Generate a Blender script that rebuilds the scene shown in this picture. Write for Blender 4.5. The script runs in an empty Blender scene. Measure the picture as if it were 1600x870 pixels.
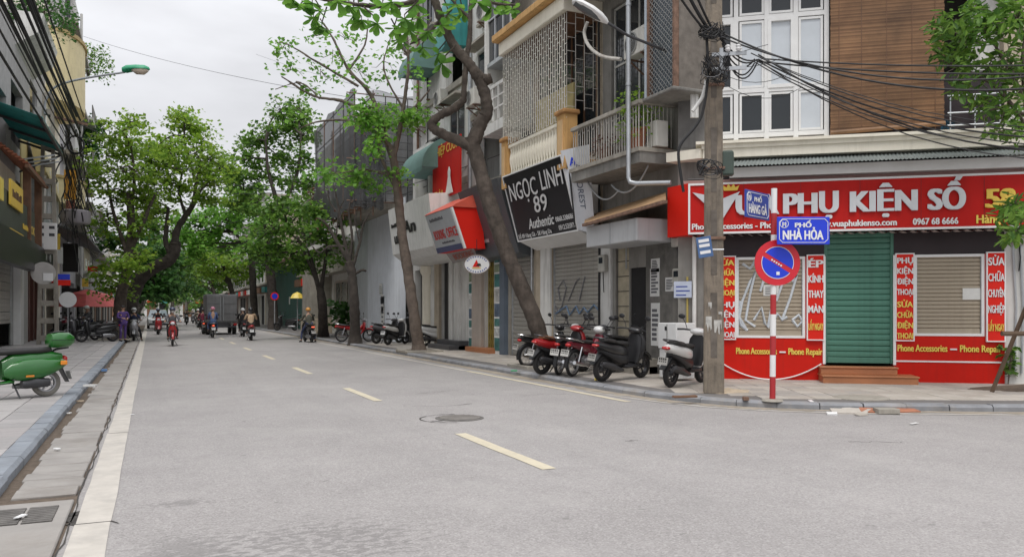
import bpy, math, random
from mathutils import Vector, Matrix, Euler
rnd = random.Random(7)
KIT = bpy.data.scenes.new('kit')                     # scratch scene: lettering and figures are evaluated here, then thrown away
S = bpy.context.scene
C = S.collection
R_ = math.radians
# ------------------------------------------------------------------ camera
YAW = math.atan2(564, 1250)          # camera turned right of the street axis (+Y)
SN, CS = math.sin(YAW), math.cos(YAW)
FPX, HOR, EYE = 1250.0, 485.0, 1.5
cd = bpy.data.cameras.new('camera'); cam = bpy.data.objects.new('camera', cd); C.objects.link(cam)
cam.location = (0, 0, EYE); cam.rotation_euler = (R_(90), 0, -YAW)
cd.sensor_width = 36; cd.lens = FPX*36/1600; cd.shift_y = (HOR-435)/1600
cd.clip_start = .05; cd.clip_end = 3000
S.camera = cam
# ------------------------------------------------------------------ overcast sky
SUN_EL, SUN_AZ = R_(62), R_(205)     # azimuth measured like the sky texture's rotation
wd = bpy.data.worlds.new('World'); S.world = wd; wd.use_nodes = True
nt = wd.node_tree; nt.nodes.clear()
def wn(t, **k):
    n = nt.nodes.new(t)
    for a, b in k.items(): setattr(n, a, b)
    return n
sky = wn('ShaderNodeTexSky', sky_type='NISHITA', sun_disc=False, sun_elevation=SUN_EL, sun_rotation=SUN_AZ,
         air_density=1.0, dust_density=4.0, ozone_density=1.0)
hs = wn('ShaderNodeHueSaturation'); hs.inputs['Saturation'].default_value = .25; hs.inputs['Value'].default_value = 1.0
nt.links.new(sky.outputs[0], hs.inputs['Color'])
tc = wn('ShaderNodeTexCoord'); sx = wn('ShaderNodeSeparateXYZ'); nt.links.new(tc.outputs['Generated'], sx.inputs[0])
# cloud deck: brightness climbs from horizon to zenith the way an overcast sky does
ov = wn('ShaderNodeMapRange'); ov.inputs['From Min'].default_value = 0; ov.inputs['From Max'].default_value = 1
ov.inputs['To Min'].default_value = 6.2; ov.inputs['To Max'].default_value = 15.6
nt.links.new(sx.outputs['Z'], ov.inputs['Value'])
mp = wn('ShaderNodeMapping'); mp.inputs['Scale'].default_value = (1.6, 1.6, 4.5); nt.links.new(tc.outputs['Generated'], mp.inputs[0])
nz = wn('ShaderNodeTexNoise'); nz.inputs['Scale'].default_value = 2.2; nz.inputs['Detail'].default_value = 5; nt.links.new(mp.outputs[0], nz.inputs['Vector'])
mr = wn('ShaderNodeMapRange'); mr.inputs['From Min'].default_value = .3; mr.inputs['From Max'].default_value = .7
mr.inputs['To Min'].default_value = .82; mr.inputs['To Max'].default_value = 1.14; nt.links.new(nz.outputs['Fac'], mr.inputs['Value'])
mu = wn('ShaderNodeMath', operation='MULTIPLY'); nt.links.new(ov.outputs[0], mu.inputs[0]); nt.links.new(mr.outputs[0], mu.inputs[1])
cl = wn('ShaderNodeVectorMath', operation='SCALE'); cl.inputs[0].default_value = (.975, .985, 1.03); nt.links.new(mu.outputs[0], cl.inputs['Scale'])
mx = wn('ShaderNodeMix', data_type='RGBA'); mx.inputs['Factor'].default_value = .88
nt.links.new(hs.outputs[0], mx.inputs['A']); nt.links.new(cl.outputs[0], mx.inputs['B'])
bg = wn('ShaderNodeBackground'); bg.inputs['Strength'].default_value = .10; nt.links.new(mx.outputs['Result'], bg.inputs['Color'])
wo = wn('ShaderNodeOutputWorld'); nt.links.new(bg.outputs[0], wo.inputs[0])
sl = bpy.data.lights.new('sun', 'SUN'); sl.energy = 1.5; sl.angle = R_(22); sl.color = (1, .97, .92)
so = bpy.data.objects.new('sun', sl); C.objects.link(so)
_d = Vector((math.sin(SUN_AZ)*math.cos(SUN_EL), -math.cos(SUN_AZ)*math.cos(SUN_EL)*-1, math.sin(SUN_EL)))
so.rotation_euler = (-_d).to_track_quat('-Z', 'Y').to_euler(); so.location = (0, 0, 60)
vs = S.view_settings; vs.view_transform = 'Standard'; vs.look = 'None'; vs.exposure = .08; vs.gamma = 1; vs.use_curve_mapping = False
S.cycles.max_bounces = 6; S.cycles.transparent_max_bounces = 12; S.cycles.use_denoising = True

# ------------------------------------------------------------------ measuring helpers (pixel of the photo -> point on a real surface)
def ray(u, v):
    X = (u-800)/FPX; return Vector((SN+X*CS, CS-X*SN, (HOR-v)/FPX))
def G(u, v, z=0.0):
    d = ray(u, v); t = (z-EYE)/d.z; return Vector((d.x*t, d.y*t, z))
def XP(u, v, x):                      # point on the plane x = const
    d = ray(u, v); t = x/d.x; return Vector((x, d.y*t, EYE+d.z*t))
def YP(u, v, y):
    d = ray(u, v); t = y/d.y; return Vector((d.x*t, y, EYE+d.z*t))
class Frame:                          # a facade: local x to the right as seen from the street, y into the house, z up
    def __init__(s, ox, oy, ang): s.o = Vector((ox, oy, 0)); s.a = ang; s.e1 = Vector((math.cos(ang), math.sin(ang), 0)); s.e2 = Vector((-math.sin(ang), math.cos(ang), 0))
    def at(s, u, v, off=0.0):
        d = ray(u, v); t = (off+s.o.dot(s.e2))/d.dot(s.e2)
        p = d*t; return ((p-s.o).dot(s.e1), EYE+d.z*t)
    def x(s, u, off=0.0): return s.at(u, 400, off)[0]
    def z(s, u, v, off=0.0): return s.at(u, v, off)[1]
    def w(s, x, y, z=0.0): return s.o+s.e1*x+s.e2*y+Vector((0, 0, z))

# ------------------------------------------------------------------ mesh builder
class MB:
    def __init__(s): s.v = []; s.f = []; s.sm = []
    def add(s, vs, fs, smooth=False):
        o = len(s.v); s.v += [tuple(p) for p in vs]; s.f += [tuple(i+o for i in f) for f in fs]; s.sm += [smooth]*len(fs); return s
    def box(s, x0, x1, y0, y1, z0, z1):
        if x0 > x1: x0, x1 = x1, x0
        if y0 > y1: y0, y1 = y1, y0
        if z0 > z1: z0, z1 = z1, z0
        return s.add([(x0,y0,z0),(x1,y0,z0),(x1,y1,z0),(x0,y1,z0),(x0,y0,z1),(x1,y0,z1),(x1,y1,z1),(x0,y1,z1)],
                     [(0,3,2,1),(4,5,6,7),(0,1,5,4),(1,2,6,5),(2,3,7,6),(3,0,4,7)])
    def bbox(s, x0, x1, y0, y1, z0, z1, b=.01):      # box with bevelled edges
        o = len(s.v); vs = []
        for z, e in ((z0, b), (z0+b, 0), (z1-b, 0), (z1, b)):
            i = e
            vs += [(x0+b+i*0,y0+i,z),(x1-b,y0+i,z),(x1-i,y0+b,z),(x1-i,y1-b,z),(x1-b,y1-i,z),(x0+b,y1-i,z),(x0+i,y1-b,z),(x0+i,y0+b,z)]
        fs = [tuple(range(7,-1,-1)), tuple(range(24,32))]
        for k in range(3):
            for i in range(8): a = k*8+i; c = k*8+(i+1)%8; fs.append((a,c,c+8,a+8))
        return s.add(vs, fs)
    def obox(s, c, dims, rot=None):
        m = rot if rot is not None else Matrix.Identity(3); c = Vector(c); a, b, d = dims[0]/2, dims[1]/2, dims[2]/2
        vs = [c+m@Vector(p) for p in ((-a,-b,-d),(a,-b,-d),(a,b,-d),(-a,b,-d),(-a,-b,d),(a,-b,d),(a,b,d),(-a,b,d))]
        return s.add(vs, [(0,3,2,1),(4,5,6,7),(0,1,5,4),(1,2,6,5),(2,3,7,6),(3,0,4,7)])
    def hexa(s, p):                                   # eight free corners, bottom ring then top ring
        return s.add(p, [(0,3,2,1),(4,5,6,7),(0,1,5,4),(1,2,6,5),(2,3,7,6),(3,0,4,7)])
    def bar(s, a, b, w, h=None):                      # rectangular bar from a to b
        a, b = Vector(a), Vector(b); d = b-a; h = h or w
        q = d.to_track_quat('Z', 'Y').to_matrix(); return s.obox((a+b)/2, (w, h, d.length), q)
    def prism(s, poly, y0, y1):                       # polygon in xz (counter-clockwise seen from -y), thickness along y
        n = len(poly); vs = [(p[0], y0, p[1]) for p in poly]+[(p[0], y1, p[1]) for p in poly]
        fs = [tuple(range(n)), tuple(range(2*n-1, n-1, -1))]+[(i, i+n, (i+1)%n+n, (i+1)%n) for i in range(n)]
        return s.add(vs, fs)
    def flat(s, poly, z0, z1):                        # polygon in xy, thickness along z
        n = len(poly); vs = [(p[0], p[1], z1) for p in poly]+[(p[0], p[1], z0) for p in poly]
        fs = [tuple(range(n)), tuple(range(2*n-1, n-1, -1))]+[(i, i+n, (i+1)%n+n, (i+1)%n) for i in range(n)]
        return s.add(vs, fs)
    def loft(s, rings, cap=True, smooth=True, close=True):
        n = len(rings[0]); vs = [p for r in rings for p in r]; fs = []
        for k in range(len(rings)-1):
            for i in range(n if close else n-1):
                j = (i+1) % n; fs.append((k*n+i, k*n+j, k*n+n+j, k*n+n+i))
        s.add(vs, fs, smooth)
        if cap:
            o = len(s.v)-len(vs); m = (len(rings)-1)*n
            s.f += [tuple(o+i for i in range(n-1, -1, -1)), tuple(o+m+i for i in range(n))]; s.sm += [False]*2
        return s
    def tube(s, pts, r, n=8, cap=True):
        pts = [Vector(p) for p in pts]; L = len(pts)
        rs = r if isinstance(r, (list, tuple)) else [r]*L
        rings = []; prev = None
        for i, p in enumerate(pts):
            t = (pts[min(i+1, L-1)]-pts[max(i-1, 0)])
            if t.length < 1e-9: t = Vector((0,0,1))
            t.normalize()
            if prev is None:
                a = Vector((0,0,1)) if abs(t.z) < .9 else Vector((1,0,0)); x = t.cross(a).normalized()
            else: x = (prev-t*prev.dot(t)); x = x.normalized() if x.length > 1e-6 else t.orthogonal().normalized()
            prev = x; y = t.cross(x)
            rings.append([p+(x*math.cos(k*2*math.pi/n)+y*math.sin(k*2*math.pi/n))*rs[i] for k in range(n)])
        return s.loft(rings, cap)
    def lathe(s, prof, n=20, c=(0,0,0), axis='Z', a0=0, a1=2*math.pi):
        full = abs(a1-a0-2*math.pi) < 1e-6; m = n if full else n+1; c = Vector(c); vs = []; fs = []
        for k in range(m):
            a = a0+(a1-a0)*k/n
            for r, h in prof:
                p = {'Z': (r*math.cos(a), r*math.sin(a), h), 'Y': (r*math.cos(a), h, r*math.sin(a)), 'X': (h, r*math.cos(a), r*math.sin(a))}[axis]
                vs.append(c+Vector(p))
        q = len(prof)
        for k in range(n):
            k2 = (k+1) % m
            for i in range(q-1): fs.append((k*q+i, k2*q+i, k2*q+i+1, k*q+i+1))
        return s.add(vs, fs, True)
    def ell(s, c, r, n=12, m=8, z0=-1, z1=1):         # ellipsoid, optionally cut between z0 and z1
        prof = []
        for i in range(m+1):
            t = z0+(z1-z0)*i/m; t = max(-1, min(1, math.sin(t*math.pi/2))) if (z0, z1) == (-1, 1) else t
            prof.append((max(1e-4, math.sqrt(max(0, 1-t*t))), t))
        o = MB().lathe(prof, n); vs = [(c[0]+p[0]*r[0], c[1]+p[1]*r[1], c[2]+p[2]*r[2]) for p in o.v]
        return s.add(vs, o.f, True)
    def merge(s, o, mat=None):
        vs = [mat@Vector(p) for p in o.v] if mat else o.v
        b = len(s.v); s.v += [tuple(p) for p in vs]; s.f += [tuple(i+b for i in f) for f in o.f]; s.sm += o.sm; return s
    def jitter(s, a):
        s.v = [(p[0]+rnd.uniform(-a, a), p[1]+rnd.uniform(-a, a), p[2]+rnd.uniform(-a, a)) for p in s.v]; return s
    def mesh(s, name, mat=None):
        me = bpy.data.meshes.new(name); me.from_pydata(s.v, [], s.f)
        if any(s.sm):
            me.polygons.foreach_set('use_smooth', s.sm)
            try: me.set_sharp_from_angle(angle=R_(42))
            except Exception: pass
        if mat: me.materials.append(mat)
        me.update(); return me
    def build(s, name, mat, parent=None, **k): return link(name, s.mesh(name, mat), parent, **k)
def link(name, me, parent=None, loc=None, rot=None, kind=None, label=None, mat=None):
    o = bpy.data.objects.new(name, me); C.objects.link(o)
    if parent is not None: o.parent = parent
    if loc is not None: o.location = loc
    if rot is not None: o.rotation_euler = rot
    if kind: o['kind'] = kind
    if label: o['label'] = label
    if mat is not None and me is not None:
        o.material_slots[0].link = 'OBJECT'; o.material_slots[0].material = mat
    return o
def tag(o, label, cat, group=None):
    o['label'] = label; o['category'] = cat
    if group: o['group'] = group
    return o
def thing(name, label, cat, loc=(0,0,0), rz=0.0, group=None):
    o = bpy.data.objects.new(name, None); o.empty_display_size = .2; C.objects.link(o)
    o.location = loc; o.rotation_euler = (0, 0, rz) if not isinstance(rz, Euler) else rz
    return tag(o, label, cat, group)
def struct(o): o['kind'] = 'structure'; return o
# ------------------------------------------------------------------ materials
_mc = {}
def M(name, col, rough=.65, metal=0.0, var=.12, scale=2.5, bump=0.0, bscale=None, coat=0.0, streak=0.0, dirt=(.05,.045,.04), spec=.5, emit=0.0, sscale=None, blotch=0.0):
    if name in _mc: return _mc[name]
    m = bpy.data.materials.new(name); m.use_nodes = True; t = m.node_tree; N = t.nodes; L = t.links
    b = N['Principled BSDF']; b.inputs['Roughness'].default_value = rough; b.inputs['Metallic'].default_value = metal
    b.inputs['Specular IOR Level'].default_value = spec
    if coat: b.inputs['Coat Weight'].default_value = coat; b.inputs['Coat Roughness'].default_value = .08
    col = tuple(col)+(1,)
    tcn = N.new('ShaderNodeTexCoord'); out = None
    def noise(sc, det=5, rgh=.6, vec=None):
        n = N.new('ShaderNodeTexNoise'); n.inputs['Scale'].default_value = sc; n.inputs['Detail'].default_value = det; n.inputs['Roughness'].default_value = rgh
        L.new(vec or tcn.outputs['Object'], n.inputs['Vector']); return n
    n1 = noise(scale)
    r = N.new('ShaderNodeMapRange'); r.inputs['From Min'].default_value = .3; r.inputs['From Max'].default_value = .7; L.new(n1.outputs['Fac'], r.inputs['Value'])
    mx = N.new('ShaderNodeMix'); mx.data_type = 'RGBA'
    mx.inputs['A'].default_value = tuple(c*(1-var) for c in col[:3])+(1,); mx.inputs['B'].default_value = tuple(min(1, c*(1+var)) for c in col[:3])+(1,)
    L.new(r.outputs[0], mx.inputs['Factor']); out = mx.outputs['Result']
    def over(fac, c2, a):
        nonlocal out
        q = N.new('ShaderNodeMath'); q.operation = 'MULTIPLY'; q.inputs[1].default_value = a; L.new(fac, q.inputs[0])
        k = N.new('ShaderNodeMix'); k.data_type = 'RGBA'; L.new(q.outputs[0], k.inputs['Factor']); L.new(out, k.inputs['A']); k.inputs['B'].default_value = tuple(c2)+(1,)
        out = k.outputs['Result']
    if streak:
        mp = N.new('ShaderNodeMapping'); ss = sscale or 4; mp.inputs['Scale'].default_value = (ss, ss, ss*.09); L.new(tcn.outputs['Object'], mp.inputs[0])
        n2 = noise(1.6, 6, .65, mp.outputs[0]); r2 = N.new('ShaderNodeMapRange'); r2.inputs['From Min'].default_value = .5; r2.inputs['From Max'].default_value = .72; L.new(n2.outputs['Fac'], r2.inputs['Value'])
        over(r2.outputs[0], dirt, streak)
    if blotch:
        n3 = noise(scale*.45, 8, .7); r3 = N.new('ShaderNodeMapRange'); r3.inputs['From Min'].default_value = .5; r3.inputs['From Max'].default_value = .66; L.new(n3.outputs['Fac'], r3.inputs['Value'])
        over(r3.outputs[0], dirt, blotch)
    L.new(out, b.inputs['Base Color'])
    if emit: L.new(out, b.inputs['Emission Color']); b.inputs['Emission Strength'].default_value = emit
    if bump:
        n4 = noise(bscale or scale*6, 6, .6); bp = N.new('ShaderNodeBump'); bp.inputs['Strength'].default_value = bump; bp.inputs['Distance'].default_value = .02
        L.new(n4.outputs['Fac'], bp.inputs['Height']); L.new(bp.outputs[0], b.inputs['Normal'])
    _mc[name] = m; return m
def asphalt():
    m = bpy.data.materials.new('asphalt'); m.use_nodes = True; t = m.node_tree; N = t.nodes; L = t.links; b = N['Principled BSDF']
    tcn = N.new('ShaderNodeTexCoord')
    def noise(sc, det=6, rg=.65, vec=None):
        n = N.new('ShaderNodeTexNoise'); n.inputs['Scale'].default_value = sc; n.inputs['Detail'].default_value = det; n.inputs['Roughness'].default_value = rg
        L.new(vec or tcn.outputs['Object'], n.inputs['Vector']); return n.outputs['Fac']
    def ramp(v, a, c):
        r = N.new('ShaderNodeMapRange'); r.inputs['From Min'].default_value = a; r.inputs['From Max'].default_value = c; L.new(v, r.inputs['Value']); return r.outputs[0]
    def mix(f, a, c):
        k = N.new('ShaderNodeMix'); k.data_type = 'RGBA'
        if isinstance(f, float): k.inputs['Factor'].default_value = f
        else: L.new(f, k.inputs['Factor'])
        for nm, q in (('A', a), ('B', c)):
            if isinstance(q, tuple): k.inputs[nm].default_value = q+(1,)
            else: L.new(q, k.inputs[nm])
        return k.outputs['Result']
    def mul(a, c):
        q = N.new('ShaderNodeMath'); q.operation = 'MULTIPLY'; L.new(a, q.inputs[0])
        if isinstance(c, float): q.inputs[1].default_value = c
        else: L.new(c, q.inputs[1])
        return q.outputs[0]
    c = mix(ramp(noise(.35), .35, .68), (.315,.297,.29), (.385,.364,.355))
    vo = N.new('ShaderNodeTexVoronoi'); vo.inputs['Scale'].default_value = 80; L.new(tcn.outputs['Object'], vo.inputs['Vector'])
    sp = N.new('ShaderNodeSeparateColor'); L.new(vo.outputs['Color'], sp.inputs[0])
    c = mix(mul(ramp(sp.outputs[0], .5, 1), .42), c, (.17,.163,.157)); c = mix(mul(ramp(sp.outputs[1], .55, 1), .36), c, (.6,.575,.56))
    c = mix(mul(ramp(noise(1.9, 7, .7), .5, .72), .3), c, (.235,.225,.22)); c = mix(mul(ramp(noise(.55, 6, .7), .54, .66), .34), c, (.42,.4,.385)); c = mix(mul(ramp(noise(7.5, 2, .5), .70, .76), .45), c, (.15,.145,.14))
    mp = N.new('ShaderNodeMapping'); mp.inputs['Scale'].default_value = (1.3, .09, 1); L.new(tcn.outputs['Object'], mp.inputs[0])
    c = mix(mul(ramp(noise(1, 5, .6, mp.outputs[0]), .5, .8), .3), c, (.23,.222,.218))                       # tyre-polished lanes
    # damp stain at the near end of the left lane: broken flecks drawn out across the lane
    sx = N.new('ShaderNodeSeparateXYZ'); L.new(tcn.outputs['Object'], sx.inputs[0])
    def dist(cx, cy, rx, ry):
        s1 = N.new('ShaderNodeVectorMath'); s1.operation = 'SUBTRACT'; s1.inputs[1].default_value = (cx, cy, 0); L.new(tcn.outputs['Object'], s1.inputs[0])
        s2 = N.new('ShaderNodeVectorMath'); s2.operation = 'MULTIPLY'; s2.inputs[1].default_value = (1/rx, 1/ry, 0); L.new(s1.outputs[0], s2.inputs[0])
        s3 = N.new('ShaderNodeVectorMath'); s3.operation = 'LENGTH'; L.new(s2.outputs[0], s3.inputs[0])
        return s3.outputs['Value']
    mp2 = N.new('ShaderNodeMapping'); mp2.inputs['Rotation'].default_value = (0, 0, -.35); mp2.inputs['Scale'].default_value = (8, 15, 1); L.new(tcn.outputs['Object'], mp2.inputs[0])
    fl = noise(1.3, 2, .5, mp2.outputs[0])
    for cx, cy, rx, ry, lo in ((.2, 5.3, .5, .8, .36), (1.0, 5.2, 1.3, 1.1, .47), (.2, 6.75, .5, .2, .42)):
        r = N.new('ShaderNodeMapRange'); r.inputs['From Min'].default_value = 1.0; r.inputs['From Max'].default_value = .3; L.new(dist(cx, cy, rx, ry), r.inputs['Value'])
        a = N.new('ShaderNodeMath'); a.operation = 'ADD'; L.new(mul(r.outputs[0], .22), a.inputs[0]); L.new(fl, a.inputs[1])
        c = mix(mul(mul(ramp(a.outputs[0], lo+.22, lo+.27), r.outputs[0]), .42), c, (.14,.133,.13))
    L.new(c, b.inputs['Base Color']); b.inputs['Roughness'].default_value = .82; b.inputs['Specular IOR Level'].default_value = .35
    bp = N.new('ShaderNodeBump'); bp.inputs['Strength'].default_value = .35; bp.inputs['Distance'].default_value = .012
    ad = N.new('ShaderNodeMath'); ad.operation = 'ADD'; L.new(sp.outputs[0], ad.inputs[0]); L.new(noise(160, 3), ad.inputs[1]); L.new(ad.outputs[0], bp.inputs['Height']); L.new(bp.outputs[0], b.inputs['Normal'])
    return m
def leafmat(name, cols, trans=.35):
    m = bpy.data.materials.new(name); m.use_nodes = True; t = m.node_tree; N = t.nodes; L = t.links; b = N['Principled BSDF']
    ge = N.new('ShaderNodeNewGeometry'); oi = N.new('ShaderNodeObjectInfo'); ad = N.new('ShaderNodeMath'); ad.operation = 'ADD'
    L.new(ge.outputs['Random Per Island'], ad.inputs[0]); L.new(oi.outputs['Random'], ad.inputs[1])
    fr = N.new('ShaderNodeMath'); fr.operation = 'FRACT'; L.new(ad.outputs[0], fr.inputs[0])
    cr = N.new('ShaderNodeValToRGB'); e = cr.color_ramp.elements
    e[0].color = cols[0]+(1,); e[1].color = cols[-1]+(1,)
    for i, c in enumerate(cols[1:-1]): k = e.new((i+1)/(len(cols)-1)); k.color = c+(1,)
    L.new(fr.outputs[0], cr.inputs[0])
    tcn = N.new('ShaderNodeTexCoord'); n = N.new('ShaderNodeTexNoise'); n.inputs['Scale'].default_value = .9; n.inputs['Detail'].default_value = 3; L.new(tcn.outputs['Object'], n.inputs['Vector'])
    mr = N.new('ShaderNodeMapRange'); mr.inputs['From Min'].default_value = .3; mr.inputs['From Max'].default_value = .7; mr.inputs['To Min'].default_value = .7; mr.inputs['To Max'].default_value = 1.35; L.new(n.outputs['Fac'], mr.inputs['Value'])
    sc = N.new('ShaderNodeVectorMath'); sc.operation = 'SCALE'; L.new(cr.outputs[0], sc.inputs[0]); L.new(mr.outputs[0], sc.inputs['Scale'])
    L.new(sc.outputs[0], b.inputs['Base Color']); b.inputs['Roughness'].default_value = .5; b.inputs['Specular IOR Level'].default_value = .35
    tr = N.new('ShaderNodeBsdfTranslucent'); L.new(sc.outputs[0], tr.inputs[0]); ms = N.new('ShaderNodeMixShader'); ms.inputs[0].default_value = trans
    L.new(b.outputs[0], ms.inputs[1]); L.new(tr.outputs[0], ms.inputs[2]); L.new(ms.outputs[0], N['Material Output'].inputs[0]); return m
def glassy(name, col=(.03,.035,.04), rough=.04):
    return M(name, col, rough=rough, var=.05, spec=.5)
def netmat(name, col, alpha=.6, scale=60):
    m = M(name, col, rough=.9, var=.35, scale=1.2, streak=.3); t = m.node_tree; N = t.nodes; L = t.links; b = N['Principled BSDF']
    tr = N.new('ShaderNodeBsdfTransparent'); ms = N.new('ShaderNodeMixShader'); ms.inputs[0].default_value = alpha
    L.new(tr.outputs[0], ms.inputs[1]); L.new(b.outputs[0], ms.inputs[2]); L.new(ms.outputs[0], N['Material Output'].inputs[0]); return m
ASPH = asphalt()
m_paint = M('road_paint', (.53,.495,.445), .8, var=.1, scale=5, bump=.15, bscale=90, blotch=.35, dirt=(.34,.32,.30))
m_paint_y = M('road_paint_yellow', (.60,.54,.41), .8, var=.08, scale=6, bump=.15, bscale=90, blotch=.3, dirt=(.36,.33,.28))
m_pave = M('paving', (.16,.15,.145), .85, var=.16, scale=1.1, bump=.12, bscale=40, blotch=.3, dirt=(.22,.21,.205))
m_tile = [M('tile_%d' % i, c, .82, var=.12, scale=3, bump=.1, bscale=50, blotch=.45, dirt=(.21,.2,.19)) for i, c in enumerate(((.40,.38,.375), (.35,.335,.33), (.44,.42,.41), (.38,.355,.35)))]
m_tilew = [M('warm_tile_%d' % i, c, .82, var=.14, scale=3, bump=.1, bscale=50, blotch=.5, dirt=(.25,.225,.195)) for i, c in enumerate(((.45,.41,.36), (.40,.37,.34), (.5,.46,.41), (.43,.385,.34)))]
m_kerb = M('kerb_stone', (.27,.295,.33), .8, var=.2, scale=2.5, bump=.2, bscale=40, blotch=.35, dirt=(.15,.15,.15))
m_kerb2 = M('kerb_stone_worn', (.25,.255,.27), .85, var=.25, scale=2.5, bump=.35, bscale=30, blotch=.5, dirt=(.36,.31,.25))
m_gutter = M('gutter_slab', (.33,.31,.29), .88, var=.14, scale=2, bump=.2, bscale=45, blotch=.35, dirt=(.17,.145,.12))
m_soil = M('soil', (.13,.1,.075), .95, var=.3, scale=14, bump=.5, bscale=60)
m_crack = M('crack', (.06,.055,.05), .95, var=.3, scale=20)
m_sand = M('sand', (.55,.45,.33), .95, var=.18, scale=9, bump=.3, bscale=70)
m_iron = M('cast_iron', (.17,.16,.15), .7, metal=.4, var=.3, scale=8, bump=.2)
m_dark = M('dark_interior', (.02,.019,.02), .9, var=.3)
m_black = M('black_plastic', (.018,.018,.02), .42, var=.1)
m_rubber = M('rubber', (.022,.021,.021), .85, var=.25, scale=12)
m_chrome = M('chrome', (.6,.6,.61), .22, metal=1, var=.05)
m_alloy = M('alloy', (.34,.34,.35), .4, metal=.8, var=.1)
m_gunmetal = M('gunmetal', (.08,.08,.085), .4, metal=.7, var=.1)
m_white = M('white_paint', (.78,.78,.77), .45, var=.05, scale=3, blotch=.15, dirt=(.5,.48,.44))
m_cream = M('cream_plaster', (.84,.79,.67), .8, var=.06, scale=1.6, streak=.2, dirt=(.33,.28,.2), bump=.1)
m_wallw = M('white_plaster', (.68,.675,.65), .85, var=.1, scale=1.2, streak=.6, dirt=(.27,.25,.22), bump=.12, blotch=.2)
m_wallg = M('grey_plaster', (.25,.24,.22), .9, var=.22, scale=1.4, streak=.6, dirt=(.1,.095,.09), bump=.25, blotch=.4)
m_concrete = M('old_concrete', (.35,.325,.28), .92, var=.2, scale=2.2, streak=.55, dirt=(.15,.13,.11), bump=.3, blotch=.35)
m_beige = M('beige_plaster', (.44,.375,.29), .85, var=.18, scale=1.5, streak=.65, dirt=(.2,.17,.13), bump=.12)
m_ochre = M('ochre_plaster', (.58,.34,.13), .8, var=.14, scale=2, streak=.5, dirt=(.25,.14,.06), bump=.1)
m_metalg = M('grey_sheet', (.62,.65,.69), .5, metal=.0, var=.08, scale=1.2, streak=.3, dirt=(.3,.31,.33))
m_galv = M('galvanised', (.46,.48,.5), .45, metal=.6, var=.15, scale=4)
m_rust = M('rusty_iron', (.2,.12,.085), .85, var=.4, scale=7, bump=.3)
m_wire = M('cable_black', (.014,.014,.015), .6, var=.1)
m_glass = glassy('window_glass'); m_glass2 = glassy('sky_reflection_glass', (.58,.62,.66), .05)  # second glass is pale: bright sky reflection painted into its colour
m_bark = M('bark_brown', (.085,.068,.056), .95, var=.45, scale=5, bump=1.0, bscale=11, streak=.6, sscale=9, dirt=(.05,.038,.03), blotch=.25)
m_barkd = M('bark_dark', (.06,.05,.043), .95, var=.4, scale=5, bump=.8, bscale=14, blotch=.3, dirt=(.03,.028,.025))
m_barkg = M('bark_grey', (.14,.11,.09), .95, var=.3, scale=6, bump=.7, bscale=18, blotch=.35, dirt=(.1,.085,.07))
m_red = M('sign_red', (.52,.013,.01), .5, spec=.2, var=.08, scale=1.0, streak=.4, blotch=.25, dirt=(.33,.012,.01))
m_redb = M('sign_red_bright', (.72,.02,.01), .5, spec=.25, var=.05, scale=1.0)
m_gold = M('letter_gold', (.80,.55,.08), .4, var=.05); m_yel = M('letter_yellow', (.85,.66,.12), .4, var=.04)
m_letw = M('letter_white', (.80,.80,.80), .35, var=.04); m_letg = M('letter_silver', (.68,.69,.71), .28, metal=.35, var=.06)
m_letk = M('letter_black', (.02,.02,.022), .5, var=.05)
m_blue = M('sign_blue', (.02,.055,.32), .4, var=.08, scale=3, blotch=.15, dirt=(.05,.09,.3)); m_blueb = M('sign_blue_bright', (.012,.045,.62), .4, var=.05)
m_paper = M('paper', (.68,.68,.66), .8, var=.08, scale=6); m_teal = M('teal_sheet', (.035,.24,.235), .5, var=.15, scale=2, streak=.3, dirt=(.01,.05,.05))
m_greens = M('green_shutter', (.07,.205,.15), .5, var=.08, scale=1.5, streak=.45, blotch=.25, dirt=(.045,.11,.085))
m_tans = M('tan_shutter', (.40,.34,.26), .5, metal=.15, var=.1, scale=1.5, streak=.25, dirt=(.24,.2,.15))
m_gshut = M('grey_shutter', (.36,.345,.315), .5, metal=.2, var=.12, scale=1.5, streak=.4, dirt=(.17,.155,.135))
m_wood = M('brown_wood', (.17,.085,.045), .6, var=.25, scale=4, streak=.4, sscale=12); m_step = M('step_tile', (.42,.17,.075), .45, var=.12, scale=2, blotch=.2, dirt=(.25,.1,.05))
LEAF_MID = leafmat('leaf_mid', [(.085,.185,.03), (.135,.265,.04), (.21,.36,.06), (.1,.21,.04), (.06,.14,.03)], .45)
LEAF_FRESH = leafmat('leaf_fresh', [(.12,.30,.045), (.18,.40,.06), (.26,.48,.08), (.14,.31,.06)], .5)
LEAF_YEL = leafmat('leaf_yellow_green', [(.2,.34,.04), (.33,.47,.06), (.15,.29,.04), (.25,.39,.06)], .52)
LEAF_DARK = leafmat('leaf_dark', [(.035,.1,.025), (.06,.16,.035), (.09,.2,.045)], .4)
LEAF_RED = leafmat('leaf_red', [(.1,.03,.025), (.16,.05,.035), (.08,.05,.03)], .25)
LEAF_BIG = leafmat('leaf_big', [(.09,.22,.04), (.15,.34,.05), (.24,.46,.08)], .5)
# ------------------------------------------------------------------ the ground
SW = .10                                            # sidewalk height
g = MB().add([(-900,-900,-.03),(900,-900,-.03),(900,1200,-.03),(-900,1200,-.03)], [(0,1,2,3)]).build('ground', M('earth', (.2,.19,.18), .95))
struct(g)
road = MB().add([(-.53,-40,0),(60,-40,0),(60,420,0),(-.53,420,0)], [(0,1,2,3)]).build('road', ASPH); struct(road)
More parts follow.
